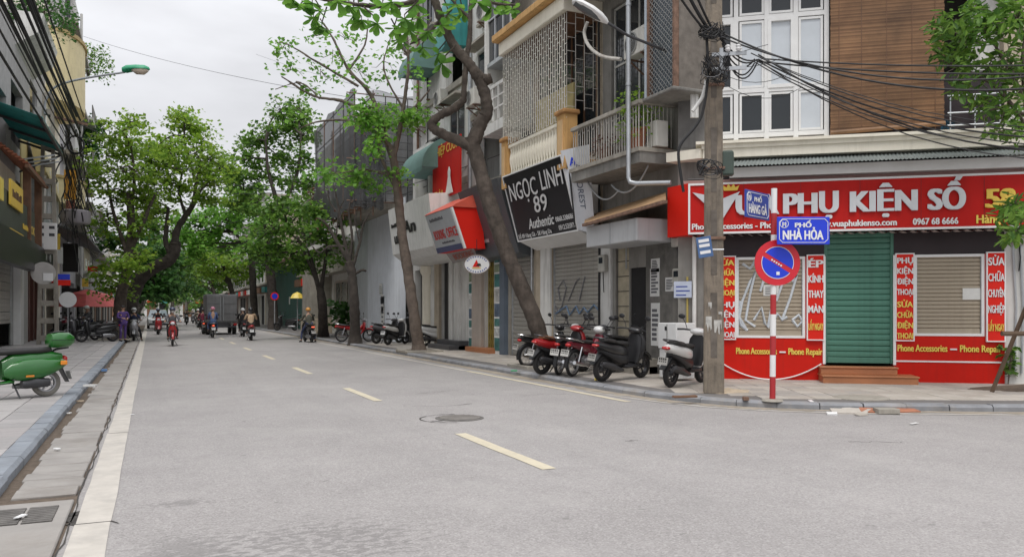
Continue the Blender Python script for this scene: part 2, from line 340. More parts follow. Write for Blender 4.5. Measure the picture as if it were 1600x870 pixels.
# kerb line of the right-hand pavement, sweeping round the corner into the side street
KERB = [(7.72,420),(7.72,60),(7.72,15),(7.74,13),(7.82,11.8),(7.98,10.9),(8.25,10.2),(8.62,9.66),(9.15,9.18),(9.9,8.68),(11.0,8.08),(13,7.0),(20,3.32),(42,-8.25)]
def smooth_line(pts, step):
    out = []
    for a, b in zip(pts, pts[1:]):
        a, b = Vector(a), Vector(b); n = max(1, int((b-a).length/step))
        out += [a.lerp(b, i/n) for i in range(n)]
    return out+[Vector(pts[-1])]
def offset_line(pts, d):
    out = []
    for i, p in enumerate(pts):
        t = (Vector(pts[min(i+1, len(pts)-1)])-Vector(pts[max(i-1, 0)])).normalized()
        out.append(Vector((p[0]-t.y*d, p[1]+t.x*d)))      # left of travel direction
    return out
kin = offset_line(KERB, .2)
side = MB().flat([tuple(p) for p in kin]+[(60, 10), (60, 420)], -.02, SW-.008)
pavement_right = side.build('pavement_right', m_pave); struct(pavement_right)
pavement_left = MB().flat([(-12, -40), (-1.32, -40), (-1.32, 420), (-12, 420)], -.02, SW-.008).build('pavement_left', m_pave); struct(pavement_left)
# kerb stones, each its own piece
def kerb_run(name, pts, w, stone, yfar, mk=None):
    mk = mk or m_kerb
    k = bpy.data.objects.new(name, None); C.objects.link(k); struct(k)
    L = [0]; P = [Vector(p) for p in pts]
    for a, b in zip(P, P[1:]): L.append(L[-1]+(b-a).length)
    def pt(s):
        for i in range(len(P)-1):
            if s <= L[i+1] or i == len(P)-2:
                f = (s-L[i])/(L[i+1]-L[i]); t = (P[i+1]-P[i]).normalized(); return P[i].lerp(P[i+1], f), t
    s = 0; far = MB(); n = 0
    while s+stone <= L[-1]:
        a, ta = pt(s+.006); b, tb = pt(s+stone-.006); s += stone
        na, nb = Vector((-ta.y, ta.x)), Vector((-tb.y, tb.x)); h = SW+rnd.uniform(-.006, .006); bv = .035
        o = Vector((rnd.uniform(-.008,.008), rnd.uniform(-.008,.008)))
        ring = []
        for q, nn in ((a+o, na), (b+o, nb)):
            ring.append([(q.x, q.y, -.02), (q.x, q.y, h-bv), (q.x+nn.x*bv, q.y+nn.y*bv, h), (q.x+nn.x*w, q.y+nn.y*w, h), (q.x+nn.x*w, q.y+nn.y*w, -.02)])
        m = MB() if (a.y < yfar and n < 170) else far
        m.loft(ring, True, False)
        if m is not far: m.build('kerb_stone', mk, k); n += 1
    if far.v: far.build('kerb_stones_beyond', mk, k, kind='stuff')
    return k
# build with the original travel direction (pavement on the left of travel)
kerb_run('kerb_right', [(7.72, 75)]+KERB[2:13], .2, .62, 60, m_kerb2)
kerb_run('kerb_left', [(-1.12, 1.5), (-1.12, 85)], .2, .5, 60)
# paving tiles
def tiles(parent, mats, cells, size, limit=300):
    me = []
    for sx, sy in size:
        mb = MB().bbox(-sx/2+.006, sx/2-.006, -sy/2+.006, sy/2-.006, -.02, 0, .004); me.append(mb.mesh('paving_tile', mats[0]))
    cells.sort(key=lambda c: c[4]); far = {}
    for i, (x, y, a, k, d) in enumerate(cells):
        z = SW+rnd.uniform(-.002, .003)
        mt = mats[min(len(mats)-1, int(rnd.random()**1.3*len(mats)))]
        if i < limit: link('paving_tile', me[k], parent, (x, y, z), (rnd.uniform(-.003,.003), rnd.uniform(-.003,.003), a), mat=mt)
        else:
            sx, sy = size[k]; q = far.setdefault(mt.name, (mt, MB()))[1]
            q.merge(MB().bbox(-sx/2+.006, sx/2-.006, -sy/2+.006, sy/2-.006, -.02, 0, .004), Matrix.Translation((x, y, z))@Matrix.Rotation(a, 4, 'Z'))
    for mt, q in far.values(): q.build('paving_tiles_beyond', mt, parent, kind='stuff')
cells = []
for i in range(9):
    for j in range(150):
        x = -1.32-.21-i*.42; y = 3+j*.42+(.21 if i % 2 else 0)
        cells.append((x, y, 0, 0, math.hypot(x, y)+(0 if x > -.185*y-.3 else 1000)))     # the ones the photo shows come first
tiles(pavement_left, m_tile, cells, [(.42, .42)])
def inside(x, y):                                    # right pavement, clear of the kerb
    n = 0; poly = [tuple(p) for p in offset_line(KERB, .22)]+[(60, 10), (60, 420)]
    for (x0, y0), (x1, y1) in zip(poly, poly[1:]+poly[:1]):
        if (y0 > y) != (y1 > y) and x < (x1-x0)*(y-y0)/(y1-y0)+x0: n += 1
    return n % 2
cells = []
A = R_(-28); ca, sa = math.cos(A), math.sin(A)
for i in range(-14, 40):
    for j in range(-6, 95):
        x = 8.14+i*.42; y = 8+j*.42
        if y > 34 or x > 10.3 or y < 12.2: continue
        if all(inside(x+dx, y+dy) for dx in (-.21,.21) for dy in (-.21,.21)): cells.append((x, y, 0, 0, math.hypot(x, y)))
for i in range(-14, 30):
    for j in range(-8, 14):
        p = Vector((8.6, 9.9))+Vector((ca, sa))*(i*.42)+Vector((-sa, ca))*(j*.42)
        if p.y > 12.1 and p.x < 10.35: continue
        if p.x > 16 or p.y > 13.5: continue
        if all(inside(p.x+dx, p.y+dy) for dx in (-.28,.28) for dy in (-.28,.28)):
            cells.append((p.x, p.y, A, 0, p.length))
tiles(pavement_right, m_tilew, cells, [(.42, .42)])
# gutter of concrete slabs along the left kerb, with a dirty strip against the kerb
gutter = MB().box(-1.12, -.52, -2, 90, -.02, -.004).build('gutter', m_soil); struct(gutter)
y = 2.2
while y < 62:
    l = .36+rnd.uniform(-.05, .08)
    if not (4.85 < y < 7.15):
        MB().bbox(-1.0+rnd.uniform(-.03,.03), -.545+rnd.uniform(-.015,.01), y+.01, y+l-.01, -.01, .016+rnd.uniform(-.003,.005), .006).jitter(.0025).build('gutter_slab', m_gutter, gutter)
    y += l
# irregular open joint between gutter and asphalt
def crack(pts, w, name='crack', parent=None, z=.0042):
    mb = MB(); vs = []
    for i, p in enumerate(pts):
        t = Vector(pts[min(i+1, len(pts)-1)])-Vector(pts[max(i-1,0)]); nrm = Vector((-t.y, t.x)).normalized(); q = w*rnd.uniform(.25, 1)
        vs += [(p[0]-nrm.x*q, p[1]-nrm.y*q, z), (p[0]+nrm.x*q, p[1]+nrm.y*q, z)]
    mb.add(vs, [(2*i, 2*i+1, 2*i+3, 2*i+2) for i in range(len(pts)-1)]); return mb.build(name, m_crack, parent or road)
crack([(-.525+.012*math.sin(i*.37)+.008*math.sin(i*1.1)+rnd.uniform(-.006,.006), 3+i*.16) for i in range(200)], .01)
crack([(-.5+.06*math.sin(i*1.3)+rnd.uniform(-.02,.02), 6.35+i*.05) for i in range(9)], .09)
crack([(-.42+i*.035, 6.5-.012*i*i*.5) for i in range(7)], .012)
# painted lines
def stripe(x0, x1, y0, y1, mat, name='lane_marking', ragged=.006):
    n = max(2, int((y1-y0)/.5)); vs = []
    for i in range(n+1):
        y = y0+(y1-y0)*i/n; vs += [(x0+rnd.uniform(-ragged, ragged), y, .005), (x1+rnd.uniform(-ragged, ragged), y, .005)]
    MB().add(vs, [(2*i, 2*i+1, 2*i+3, 2*i+2) for i in range(n)]).build(name, mat, road)
stripe(-.49, -.26, 2, 6.35, m_paint, 'edge_line'); stripe(-.485, -.255, 6.37, 10.9, m_paint, 'edge_line'); stripe(-.48, -.26, 10.93, 90, m_paint, 'edge_line')
stripe(7.08, 7.22, 11.2, 18.5, m_paint_y, 'edge_line', .012); stripe(7.06, 7.2, 18.6, 80, m_paint, 'edge_line', .01)
for y in (6.75, 13.0, 19.2, 25.4, 31.6, 37.8, 44, 50.2, 56.4): stripe(3.36, 3.51, y, y+2.4, m_paint_y, 'centre_dash')
vs = []
cl = offset_line(KERB[3:13], -.42)
for p, q in zip(cl, offset_line(KERB[3:13], -.32)): vs += [(p.x, p.y, .005), (q.x, q.y, .005)]
MB().add(vs, [(2*i, 2*i+1, 2*i+3, 2*i+2) for i in range(len(cl)-1)]).build('worn_edge_line', M('worn_paint', (.46,.43,.39), .85, var=.2, scale=3, blotch=.6, dirt=(.26,.245,.235)), road)
vs = []                                              # sandy dirt washed against the kerb
cl = offset_line(KERB[1:13], .0); c2 = offset_line(KERB[1:13], -.3)
pa = smooth_line([tuple(p) for p in cl], .5); pb = smooth_line([tuple(p) for p in c2], .5)
n = min(len(pa), len(pb))
for i in range(n):
    f = i/(n-1); a = cl[0]; j = f*(len(cl)-1); k = min(int(j), len(cl)-2); p = cl[k].lerp(cl[k+1], j-k); q = c2[k].lerp(c2[k+1], j-k)
    q = p.lerp(q, rnd.uniform(.5, 1.1)); vs += [(p.x, p.y, .004), (q.x, q.y, .003)]
MB().add(vs, [(2*i, 2*i+2, 2*i+3, 2*i+1) for i in range(n-1)]).build('gutter_dirt', M('gutter_dirt', (.33,.285,.23), .95, var=.25, scale=4, blotch=.5, dirt=(.2,.18,.16)), road)
# manhole with its patched ring, storm drain with two grates
c = G(718, 653); mh = thing('manhole_cover', 'round cast iron manhole cover with a grid in the middle of the road', 'manhole cover', (c.x, c.y, .004))
MB().lathe([(.0, .004), (.32, .006), (.34, .002), (.34, -.02)], 28).build('rim', m_iron, mh)
for i in range(9):
    o = -.24+i*.06; l = math.sqrt(.29**2-o*o)
    MB().bbox(-l, l, o-.018, o+.018, .004, .014, .004).build('rib', M('iron_worn', (.2,.185,.17), .6, metal=.4, var=.25), mh)
crack([(c.x+.47*math.cos(a*.1)-.08, c.y+.43*math.sin(a*.1)+.02) for a in range(12, 46)], .018); crack([(c.x-.45+i*.06, c.y-.12-.05*math.sin(i)) for i in range(9)], .02)
c2 = G(690, 632); crack([(c2.x-.5+i*.1, c2.y-.18+.02*(i-5)**2*.25) for i in range(11)], .012)
for u, v, n, dx, dy in ((760, 603, 12, .2, .02), (800, 617, 9, .12, -.03), (850, 605, 10, .2, -.02), (980, 690, 7, .03, .012), (650, 615, 8, .15, .05), (1330, 690, 8, .08, -.04)):
    p = G(u, v); crack([(p.x+i*dx+rnd.uniform(-.04,.04), p.y+i*dy+rnd.uniform(-.05,.05)) for i in range(n)], .009)
dr = thing('storm_drain', 'concrete drain slab with two slotted iron grates beside the left kerb', 'drain', (-.83, 6.25, 0))
MB().bbox(-.27, .28, -1.05, .9, -.02, .02, .008).build('slab', m_gutter, dr)
for gx_ in (-.11, .1):
    gr = MB().box(gx_-.095, gx_+.095, .2, .7, .012, .0215).build('grate', m_crack, dr)
    for i in range(9):
        yy = .228+i*.0555; MB().bbox(gx_-.095, gx_+.095, yy-.016, yy+.016, .02, .03, .003).build('grate_bar', m_iron, gr)
# a low heap of sand round the pole foot, and litter
def heap(name, label, c, rx, ry, h, mat, cat='sand'):
    mb = MB(); rings = []
    for k in range(7):
        f = 1-k/6; rings.append([(c[0]+math.cos(a)*rx*f*(1+.16*math.sin(3*a+k)+.08*math.sin(7*a)), c[1]+math.sin(a)*ry*f*(1+.12*math.cos(2*a)), SW-.004+h*(1-f)**1.3+rnd.uniform(0,.006)*(k>0)) for a in [i*math.pi/12 for i in range(24)]])
    mb.loft(rings, True); o = mb.build(name, mat); return tag(o, label, cat)
# ------------------------------------------------------------------ building kit
_tx = {}
def text_mb(body, bold=.012, extra=(), depth=.0, shear=0.0):
    key = (body, bold, tuple(extra), depth, shear)
    if key in _tx: return _tx[key]
    cu = bpy.data.curves.new('t', 'FONT'); cu.body = body; cu.size = 1; cu.offset = bold; cu.extrude = depth; cu.resolution_u = 3; cu.shear = shear
    o = bpy.data.objects.new('t', cu); KIT.collection.objects.link(o); KIT.view_layers[0].update(); dg = KIT.view_layers[0].depsgraph
    me = bpy.data.meshes.new_from_object(o.evaluated_get(dg)); bpy.data.objects.remove(o); bpy.data.curves.remove(cu)
    mb = MB(); V = [v.co.copy() for v in me.vertices]; F = [tuple(p.vertices) for p in me.polygons]; bpy.data.meshes.remove(me)
    for i, dx in enumerate((0,)+tuple(extra)): mb.add([(p.x+dx, p.y, p.z+i*.004) for p in V], F)
    _tx[key] = mb; return mb
def letter(parent, body, x0, x1, z0, z1, y, mat, bold=.004, extra=(-.03, -.015, .015, .03), depth=.02, name='lettering', shear=0.0, cap=None):
    """text fitted into the box x0..x1, z0..z1 (z from base line to capital height), facing -y"""
    t = text_mb(body, bold, extra, 0, shear)
    xa, xb = min(p[0] for p in t.v), max(p[0] for p in t.v)
    h = cap or .73                                   # capital height of the face
    kx = (x1-x0)/(xb-xa); kz = (z1-z0)/h
    o = MB(); o.add([(x0+(p[0]-xa)*kx, y-depth-p[2]*.25, z0+p[1]*kz) for p in t.v], t.f)
    if depth > .012:                                 # solid letters: a darker core just behind the face
        o.add([(x0+(p[0]-xa)*kx+.004, y-depth*.35-p[2]*.25, z0+p[1]*kz-.004) for p in t.v], t.f)
    return o.build(name, mat, parent)
def wall(mb, x0, x1, z0, z1, holes, y0, y1):
    xs = sorted({x0, x1, *[h[0] for h in holes], *[h[1] for h in holes]}); zs = sorted({z0, z1, *[h[2] for h in holes], *[h[3] for h in holes]})
    xs = [x for x in xs if x0 <= x <= x1]; zs = [z for z in zs if z0 <= z <= z1]
    for i in range(len(xs)-1):
        k = 0
        while k < len(zs)-1:
            cx = (xs[i]+xs[i+1])/2
            free = lambda kk: not any(h[0] < cx < h[1] and h[2] < (zs[kk]+zs[kk+1])/2 < h[3] for h in holes)
            if not free(k): k += 1; continue
            e = k
            while e+1 < len(zs)-1 and free(e+1): e += 1
            mb.box(xs[i], xs[i+1], y0, y1, zs[k], zs[e+1]); k = e+1
    return mb
def framebars(mb, x0, x1, z0, z1, w, y0, y1):
    mb.box(x0, x0+w, y0, y1, z0, z1); mb.box(x1-w, x1, y0, y1, z0, z1); mb.box(x0+w, x1-w, y0, y1, z1-w, z1); mb.box(x0+w, x1-w, y0, y1, z0, z0+w); return mb
def window(parent, x0, x1, z0, z1, y, cols=2, rows=1, fm=None, gm=None, w=.05, d=.06, name='window', label=None):
    fm = fm or m_white; gm = gm or m_glass; mb = framebars(MB(), x0, x1, z0, z1, w, y-d/2, y+d/2)
    xs = [x0+(x1-x0)*i/cols for i in range(cols+1)]; zs = [z0+(z1-z0)*i/rows for i in range(rows+1)]
    for x in xs[1:-1]: mb.box(x-w/2, x+w/2, y-d/2-.003, y+d/2, z0+w, z1-w)
    for z in zs[1:-1]: mb.box(x0+w, x1-w, y-d/2+.004, y+d/2, z-w/2, z+w/2)
    f = mb.build(name, fm, parent, label=label)
    for i in range(cols):
        for k in range(rows): MB().box(xs[i]+w/2, xs[i+1]-w/2, y-.004, y+.008, zs[k]+w/2, zs[k+1]-w/2).build('pane', gm, f)
    return f
_sl = {}
def shutter(parent, x0, x1, z0, z1, y, n, mat, rail=None, label=None, base=True):
    rail = rail or m_galv
    s = MB().box(x0+.012, x1-.012, y-.03, y+.03, z1-.03, z1+.02).build('roller_shutter', rail, parent, label=label)
    for xa, xb in ((x0-.05, x0+.01), (x1-.01, x1+.05)): MB().box(xa, xb, y-.05, y+.03, z0, z1).build('guide_rail', rail, s)
    h = (z1-z0-(.12 if base else 0))/n; zb = z0+(.12 if base else 0)
    key = (round(x1-x0, 3), round(h, 4), mat.name)
    pr = [(-.006, 0), (-.022, h*.12), (-.026, h*.5), (-.022, h*.86), (-.006, h*.97), (.012, h*.97), (.012, 0)]
    m = MB().loft([[(-(x1-x0)/2+.012, p, q) for p, q in pr], [((x1-x0)/2-.012, p, q) for p, q in pr]], True, False).mesh('slat', mat)
    for i in range(n): link('slat', m, s, ((x0+x1)/2, y+rnd.uniform(-.004,.004), zb+i*h), (rnd.uniform(-.02,.02), rnd.uniform(-.0015,.0015), 0))
    if base: MB().bbox(x0+.012, x1-.012, y-.035, y+.015, z0, z0+.115, .008).build('bottom_bar', mat, s)
    return s
def corrugated(a, b, c, d, n, amp, mat, name, parent=None, t=.004):
    """sheet a-b (top edge) to d-c (bottom edge), waves counted along a-b"""
    a, b, c, d = map(Vector, (a, b, c, d)); nr = (b-a).cross(d-a).normalized(); mb = MB(); up = []; lo = []
    for i in range(n*4+1):
        f = i/(n*4); o = nr*(amp*math.sin(i*math.pi/2)); up.append(a.lerp(b, f)+o); lo.append(d.lerp(c, f)+o)
    m = len(up); mb.add(up+lo, [(i, i+1, m+i+1, m+i) for i in range(m-1)], True)
    mb.add([p-nr*t for p in up+lo], [(i, m+i, m+i+1, i+1) for i in range(m-1)], True); return mb.build(name, mat, parent)
def ac_unit(label, loc, rz, group='air conditioners on the facades', w=.8):
    t = thing('air_conditioner', label, 'air conditioner', loc, rz, group)
    MB().bbox(-w/2, w/2, -.15, .15, 0, .55, .012).build('casing', M('ac_casing', (.60,.585,.54), .55, var=.08, streak=.4, dirt=(.32,.29,.25)), t)
    f = MB().lathe([(.22,-.155),(.22,-.175),(.245,-.175),(.245,-.155)], 20, (-.1,0,.28), 'Y').build('fan_guard', M('ac_guard', (.3,.3,.29), .6), t)
    MB().lathe([(.0,-.153),(.22,-.153)], 20, (-.1,0,.28), 'Y').build('fan', M('ac_fan', (.06,.06,.06), .6), t)
    for k in range(1, 5): MB().lathe([(.045*k,-.158),(.045*k,-.166),(.045*k+.007,-.166),(.045*k+.007,-.158)], 18, (-.1,0,.28), 'Y').build('guard_ring', _mc['ac_guard'], f)
    for s in (-.28, .28):
        b = MB(); b.bar((s,-.16,-.02), (s,.3,-.02), .035); b.bar((s,-.1,-.03), (s,.3,-.3), .03); b.build('bracket', m_rust, t)
    return t
def meter_box(label, loc, rz, group='electricity meter boxes', w=.2, h=.32):
    t = thing('meter_box', label, 'meter box', loc, rz, group)
    MB().bbox(-w/2, w/2, -.13, 0, 0, h, .02).build('housing', M('meter_grey', (.42,.41,.37), .6, var=.15, streak=.4, dirt=(.2,.19,.17)), t)
    MB().box(-w*.3, w*.3, -.135, -.13, h*.5, h*.85).build('glass_window', m_glass, t); MB().tube([(0,-.06,0),(.02,-.06,-.25),(0,-.04,-.5)], .012).build('cable', m_wire, t)
    return t
def poster(label, loc, rz, w, h, mat=None, group=None, lines=5, ink=None):
    t = thing('poster', label, 'poster', loc, rz, group); MB().box(-w/2, w/2, -.004, 0, 0, h).build('sheet', mat or m_paper, t)
    for i in range(lines):
        z = h*(.12+.78*i/max(1, lines)); MB().box(-w*.38, w*rnd.uniform(.1,.4), -.0065, -.004, z, z+h*.07).build('print_line', ink or M('ink_grey', (.12,.12,.13), .8), t)
    return t
def potted_plant(label, loc, r, h, n, leaf, pot=None, group=None, leafsize=.07, hang=0.0, name='potted_plant'):
    t = thing(name, label, 'plant', loc, 0, group)
    if pot: MB().lathe([(0,0),(r*.45,0),(r*.62,r*.9),(r*.66,r*.9),(r*.66,r),(.58*r,r),(.5*r,.85*r),(0,.85*r)], 16).build('pot', pot, t)
    mb = MB(); st = MB()
    for k in range(max(4, n//25)):
        a = rnd.uniform(0, 6.28); q = rnd.uniform(.2, 1)*r; p = [(0,0,r*.8 if pot else 0), (math.cos(a)*q*.5, math.sin(a)*q*.5, h*.5), (math.cos(a)*q, math.sin(a)*q, h*rnd.uniform(.6, 1))]; st.tube(p, [.012,.009,.004], 5)
    for i in range(n):
        a = rnd.uniform(0, 6.28); q = r*math.sqrt(rnd.random())*1.15; z = h*rnd.uniform(.2, 1.05)-hang*rnd.random()*(q/r)
        leafquad(mb, Vector((math.cos(a)*q, math.sin(a)*q, z)), leafsize*rnd.uniform(.7, 1.3), rnd)
    st.build('stem', m_barkg, t); mb.build('foliage', leaf, t); return t
def leafquad(mb, p, s, rn, down=.25, wide=.45, d=None):
    """one folded leaf: four triangles round a midrib"""
    if d is None: d = Vector((rn.gauss(0, 1), rn.gauss(0, 1), rn.gauss(0, .6)-down)).normalized()
    u = Vector((rn.gauss(0, .5), rn.gauss(0, .5), 1)); sd = d.cross(u)
    if sd.length < 1e-3: sd = d.orthogonal()
    sd.normalize(); nn = sd.cross(d)
    o = len(mb.v); tip = p+d*s; mid = p+d*s*.5; w = s*wide
    for q in (p, mid+sd*w+nn*s*.1, tip-nn*s*.06, mid-sd*w+nn*s*.1): mb.v.append((q.x, q.y, q.z))
    mb.f += [(o, o+1, o+2), (o, o+2, o+3)]; mb.sm += [False, False]
def cable(name, label, a, b, sag, r, group, n=14, cat='cable', mat=None, wob=0.0):
    a, b = Vector(a), Vector(b); pts = []
    for i in range(n+1):
        f = i/n; p = a.lerp(b, f); p.z -= sag*4*f*(1-f)
        if 0 < i < n: p += Vector((rnd.uniform(-wob, wob), rnd.uniform(-wob, wob), rnd.uniform(-wob, wob)))
        pts.append(p)
    return tag(MB().tube(pts, r, 6).build(name, mat or m_wire), label, cat, group)
# ------------------------------------------------------------------ corner phone shop
SF = Frame(10.03, 13.8, math.atan2(-3.73, 4.83))
shop = thing('corner_shop', 'red phone accessory shop on the corner with green shutter and big upstairs windows', 'shop', SF.o, SF.a)
X = SF.x; Z = SF.z
m_shopred = M('shop_red_paint', (.60,.014,.006), .55, spec=.2, var=.07, scale=1.2, streak=.4, blotch=.2, dirt=(.36,.02,.012))
m_dkbrown = M('dark_fascia', (.022,.013,.016), .6, var=.2)
x0, x1 = 0.0, X(1570)
zs = lambda u, v, off=0: Z(u, v, off)
zt = 6.1; zc = zs(1200, 362)                        # upper floor level, bottom of the sign
la, lb = X(1150), X(1258); ra, rb = X(1428), X(1538); ga, gb = X(1288), X(1397)
zw1 = zs(1300, 400); zw0l = zs(1200, 527); zw0r = zs(1480, 524); zg0 = zs(1340, 569); zg1 = zs(1340, 362)
wall(MB(), .55, x1, 0, zw1, [(la, lb, zw0l, zw1), (ra, rb, zw0r, zw1), (ga, gb, 0, zw1)], 0, .25).build('front_wall', m_shopred, shop)
wall(MB(), .55, x1, zw1, zt, [(ga, gb, zw1, zg1)], 0.02, .25).build('fascia', m_dkbrown, shop)
MB().box(0, .55, .03, .3, 0, zt).build('corner_pier', m_wallg, shop)
MB().box(.02, x1, 1.4, 1.5, 0, zt).build('back_wall', m_dark, shop)
shutter(shop, la+.05, lb-.05, zw0l+.02, zw1, .06, 19, m_tans, label='tan roller shutter with pale graffiti over the left shop window')
shutter(shop, ra+.05, rb-.05, zw0r+.02, zw1, .06, 19, m_tans); shutter(shop, ga+.05, gb-.05, zg0+.02, zg1, .08, 22, m_greens, label='green roller shutter over the doorway', rail=m_greens)
def trim(xa, xb, za, zb, w=.03, y=-.022, nm='white_trim'):
    framebars(MB(), xa, xb, za, zb, w, y, .01).build(nm, m_letw, shop)
# red upright panels beside the windows, with lettering
zt0 = zw0l-.04
panels = [(X(1126)-.1, X(1149), 'SỬA,CHỮA,ĐIỆN,THOẠI', 'PHỤ,KIỆN,ĐIỆN,THOẠI', m_yel, m_letw), (X(1261), X(1287), 'ÉP,KÍNH,THAY,MÀN', 'LẤY NGAY', m_letw, m_yel),
          (X(1399), X(1427), 'PHỤ,KIỆN,ĐIỆN,THOẠI', 'SỬA,CHỮA,ĐIỆN,THOẠI', m_letw, m_yel), (X(1541), X(1569), 'SỬA,CHỮA,CHUYÊN,NGHIỆP', 'LẤY NGAY', m_letw, m_yel)]
for i, (a, b, t1, t2, c1, c2) in enumerate(panels):
    p = thing('wall_sign', ['narrow red panel half hidden by the utility pole, yellow over white words', 'narrow red panel with white words left of the green shutter', 'narrow red panel with white then yellow words right of the green shutter', 'narrow red panel with white words at the right end of the shop'][i],
              'sign', SF.w(a, 0, 0), SF.a, 'upright red panels on the phone shop'); w = b-a
    z0, z1 = zt0, zw1+.02
    MB().box(0, w, -.05, -.001, z0, z1).build('board', m_redb, p); framebars(MB(), -.012, w+.012, z0-.012, z1+.012, .022, -.058, -.004).build('frame', m_letw, p)
    l1, l2 = t1.split(','), t2.split(','); H = z1-z0
    if len(l2) == 4:
        hh = H/8.3
        for k, s in enumerate(l1+l2):
            ww = min(w*.9, .11*len(s)+.03); zb = z1-hh*(k+1)+.02-(.04 if k > 3 else 0); letter(p, s, w/2-ww/2, w/2+ww/2, zb, zb+hh*.56, -.05, c1 if k < 4 else c2, depth=.014)
    else:
        hh = H/5.6
        for k, s in enumerate(l1):
            ww = min(w*.92, .14*len(s)+.02); zb = z1-hh*(k+1)+.06; letter(p, s, w/2-ww/2, w/2+ww/2, zb, zb+hh*.5, -.05, c1, depth=.014)
        letter(p, l2[0], w*.06, w*.94, z0+.2, z0+.34, -.05, c2, depth=.014)
for a, b, z in ((la+.0, X(1285), zs(1200, 553)), (X(1402), X(1565), zs(1480, 549))):
    m = (a+b)/2+.05*(b-a); h = .135
    letter(shop, 'Phone Accessories', a+.0, m-.12, z, z+h, .0, m_yel, bold=.004, depth=.015); letter(shop, 'Phone Repair', m+.1, b, z, z+h, .0, m_yel, bold=.004, depth=.015)
    MB().box(m-.07, m+.05, -.02, .0, z+.03, z+.06).build('dash', m_letw, shop)
# conduit sagging across the left panel, trim line on the right panel
MB().tube([(la-.3+(X(1283)-la+.3)*i/16, -.03, zs(1150, 570)-.33*(1-((i-8)/8)**2)+ .05) for i in range(17)], .014, 6).build('conduit', m_letw, shop)
MB().box(gb+.02, x1-.02, -.016, .0, zs(1480, 566), zs(1480, 566)+.03).build('trim_line', m_letw, shop)
for a, b, zz in ((la, lb, zw0l), (ra, rb, zw0r)): framebars(MB(), a, b, zz-.01, zw1+.0, .05, -.012, .05).build('window_trim', m_letw, shop)
MB().box(ga-.03, ga+.02, -.03, .0, zg0, zw1).build('door_trim', m_letw, shop); MB().box(gb-.02, gb+.03, -.03, .0, zg0, zw1).build('door_trim', m_letw, shop)
sa, sb = X(1284), X(1418)
for k, (yy, z1, xx) in enumerate(((-.62, SW+.15, sb+.05), (-.32, SW+.30, sb-.25))):
    MB().bbox(sa-.06, xx, yy, .02, .0 if k == 0 else SW+.15, z1-.03, .008).build('step', m_step, shop); MB().bbox(sa-.08, xx+.02, yy-.02, .02, z1-.03, z1, .008).build('step_nosing', m_step, shop)
# loose sprayed strokes on the left shutter
gm = M('graffiti_pale', (.56,.60,.64), .7, var=.15)
def spray(parent, frame, pts, y, r, mat, name='graffiti'):
    MB().tube([(frame.at(u, v, y)[0], y, frame.at(u, v, y)[1]) for u, v in pts], r, 5).build(name, mat, parent)
for pts in ([(1165,512),(1155,495),(1160,470),(1172,440),(1180,425),(1172,460),(1165,500),(1180,510)], [(1178,500),(1190,480),(1195,505),(1200,512),(1206,480)], [(1206,505),(1215,490),(1222,500),(1230,495)], [(1222,500),(1235,465),(1245,430),(1238,440)], [(1160,412),(1172,420),(1180,408)], [(1157,470),(1153,490),(1158,508),(1168,516)], [(1213,470),(1220,450),(1228,425)], [(1188,455),(1196,430),(1204,418)], [(1200,410),(1215,425),(1228,410),(1245,415)], [(1238,500),(1248,492),(1254,502),(1246,510),(1238,500)]):
    spray(shop, SF, pts, .035, .03, gm)
o = SF.w(X(1203), .03, 0); poster('white notice taped to the left shop shutter behind the sign post', SF.w(X(1205), .028, zs(1205, 462)), SF.a, .3, .22, group=None)
poster('white paper notice taped to the right tan shutter', SF.w(X(1519), .028, zs(1519, 468)), SF.a, .32, .22, lines=0)
# --- big red signboard with its return round the corner
oz = -.42
xs0 = X(1075, oz); z0, z1 = Z(1300, 360, oz), Z(1300, 281, oz)
sg = thing('shop_sign', 'long red signboard with silver letters and gold crown above the phone shop', 'sign', SF.o, SF.a)
MB().box(xs0, x1+.6, oz, .0, z0, z1).build('box', m_red, sg)
framebars(MB(), xs0+.004, x1+.62, z0-.02, z1+.02, .04, oz-.02, oz+.03).build('frame', m_letw, sg)
R_OUT = 9.62
pa = SF.w(xs0, oz); pb = Vector((pa.x-.05, XP(1043, 320, pa.x-.05).y, 0))
loc = lambda p, z: (( p-SF.o).dot(SF.e1), (p-SF.o).dot(SF.e2), z)
din = Vector((.4, .1, 0))
MB().hexa([loc(pa, z0-.03), loc(pb, z0-.03), loc(pb+din, z0-.03), loc(pa+din, z0-.03), loc(pa, z1+.03), loc(pb, z1+.03), loc(pb+din, z1+.03), loc(pa+din, z1+.03)]).build('return_panel', m_redb, sg)
def L(body, u0, u1, v0, v1, mat, **k): letter(sg, body, X(u0, oz), X(u1, oz), Z(1300, v1, oz), Z(1300, v0, oz), oz, mat, **k)
kw = dict(bold=.004, extra=(-.054, -.036, -.018, .018, .036, .054), depth=.05)
L('UA', 1149, 1217, 299, 332, m_letg, **kw); L('PHỤ', 1223, 1310, 299, 332, m_letg, **kw); L('KIỆN', 1327, 1433, 299, 332, m_letg, **kw); L('SỐ', 1448, 1508, 299, 332, m_letg, **kw)
L('58', 1538, 1586, 302, 331, m_gold, **kw)
L('Phone Accessories - Phone Repair - www.vuaphukienso.com', 1081, 1401, 344, 354, m_letw, bold=.004, depth=.014)
L('0967 68 6666', 1426, 1497, 344, 354, m_letw, bold=.004, depth=.014); L('Hàng Gà', 1525, 1590, 341, 354, m_yel, bold=.004, depth=.014)
def sq(pts, y0, y1, mat, name): MB().prism([(X(u, oz), Z(1300, v, oz)) for u, v in pts], y0, y1).build(name, mat, sg)
sq([(1082,294),(1130,305),(1156,295),(1128,340),(1119,330)], oz-.045, oz-.005, m_letg, 'emblem')
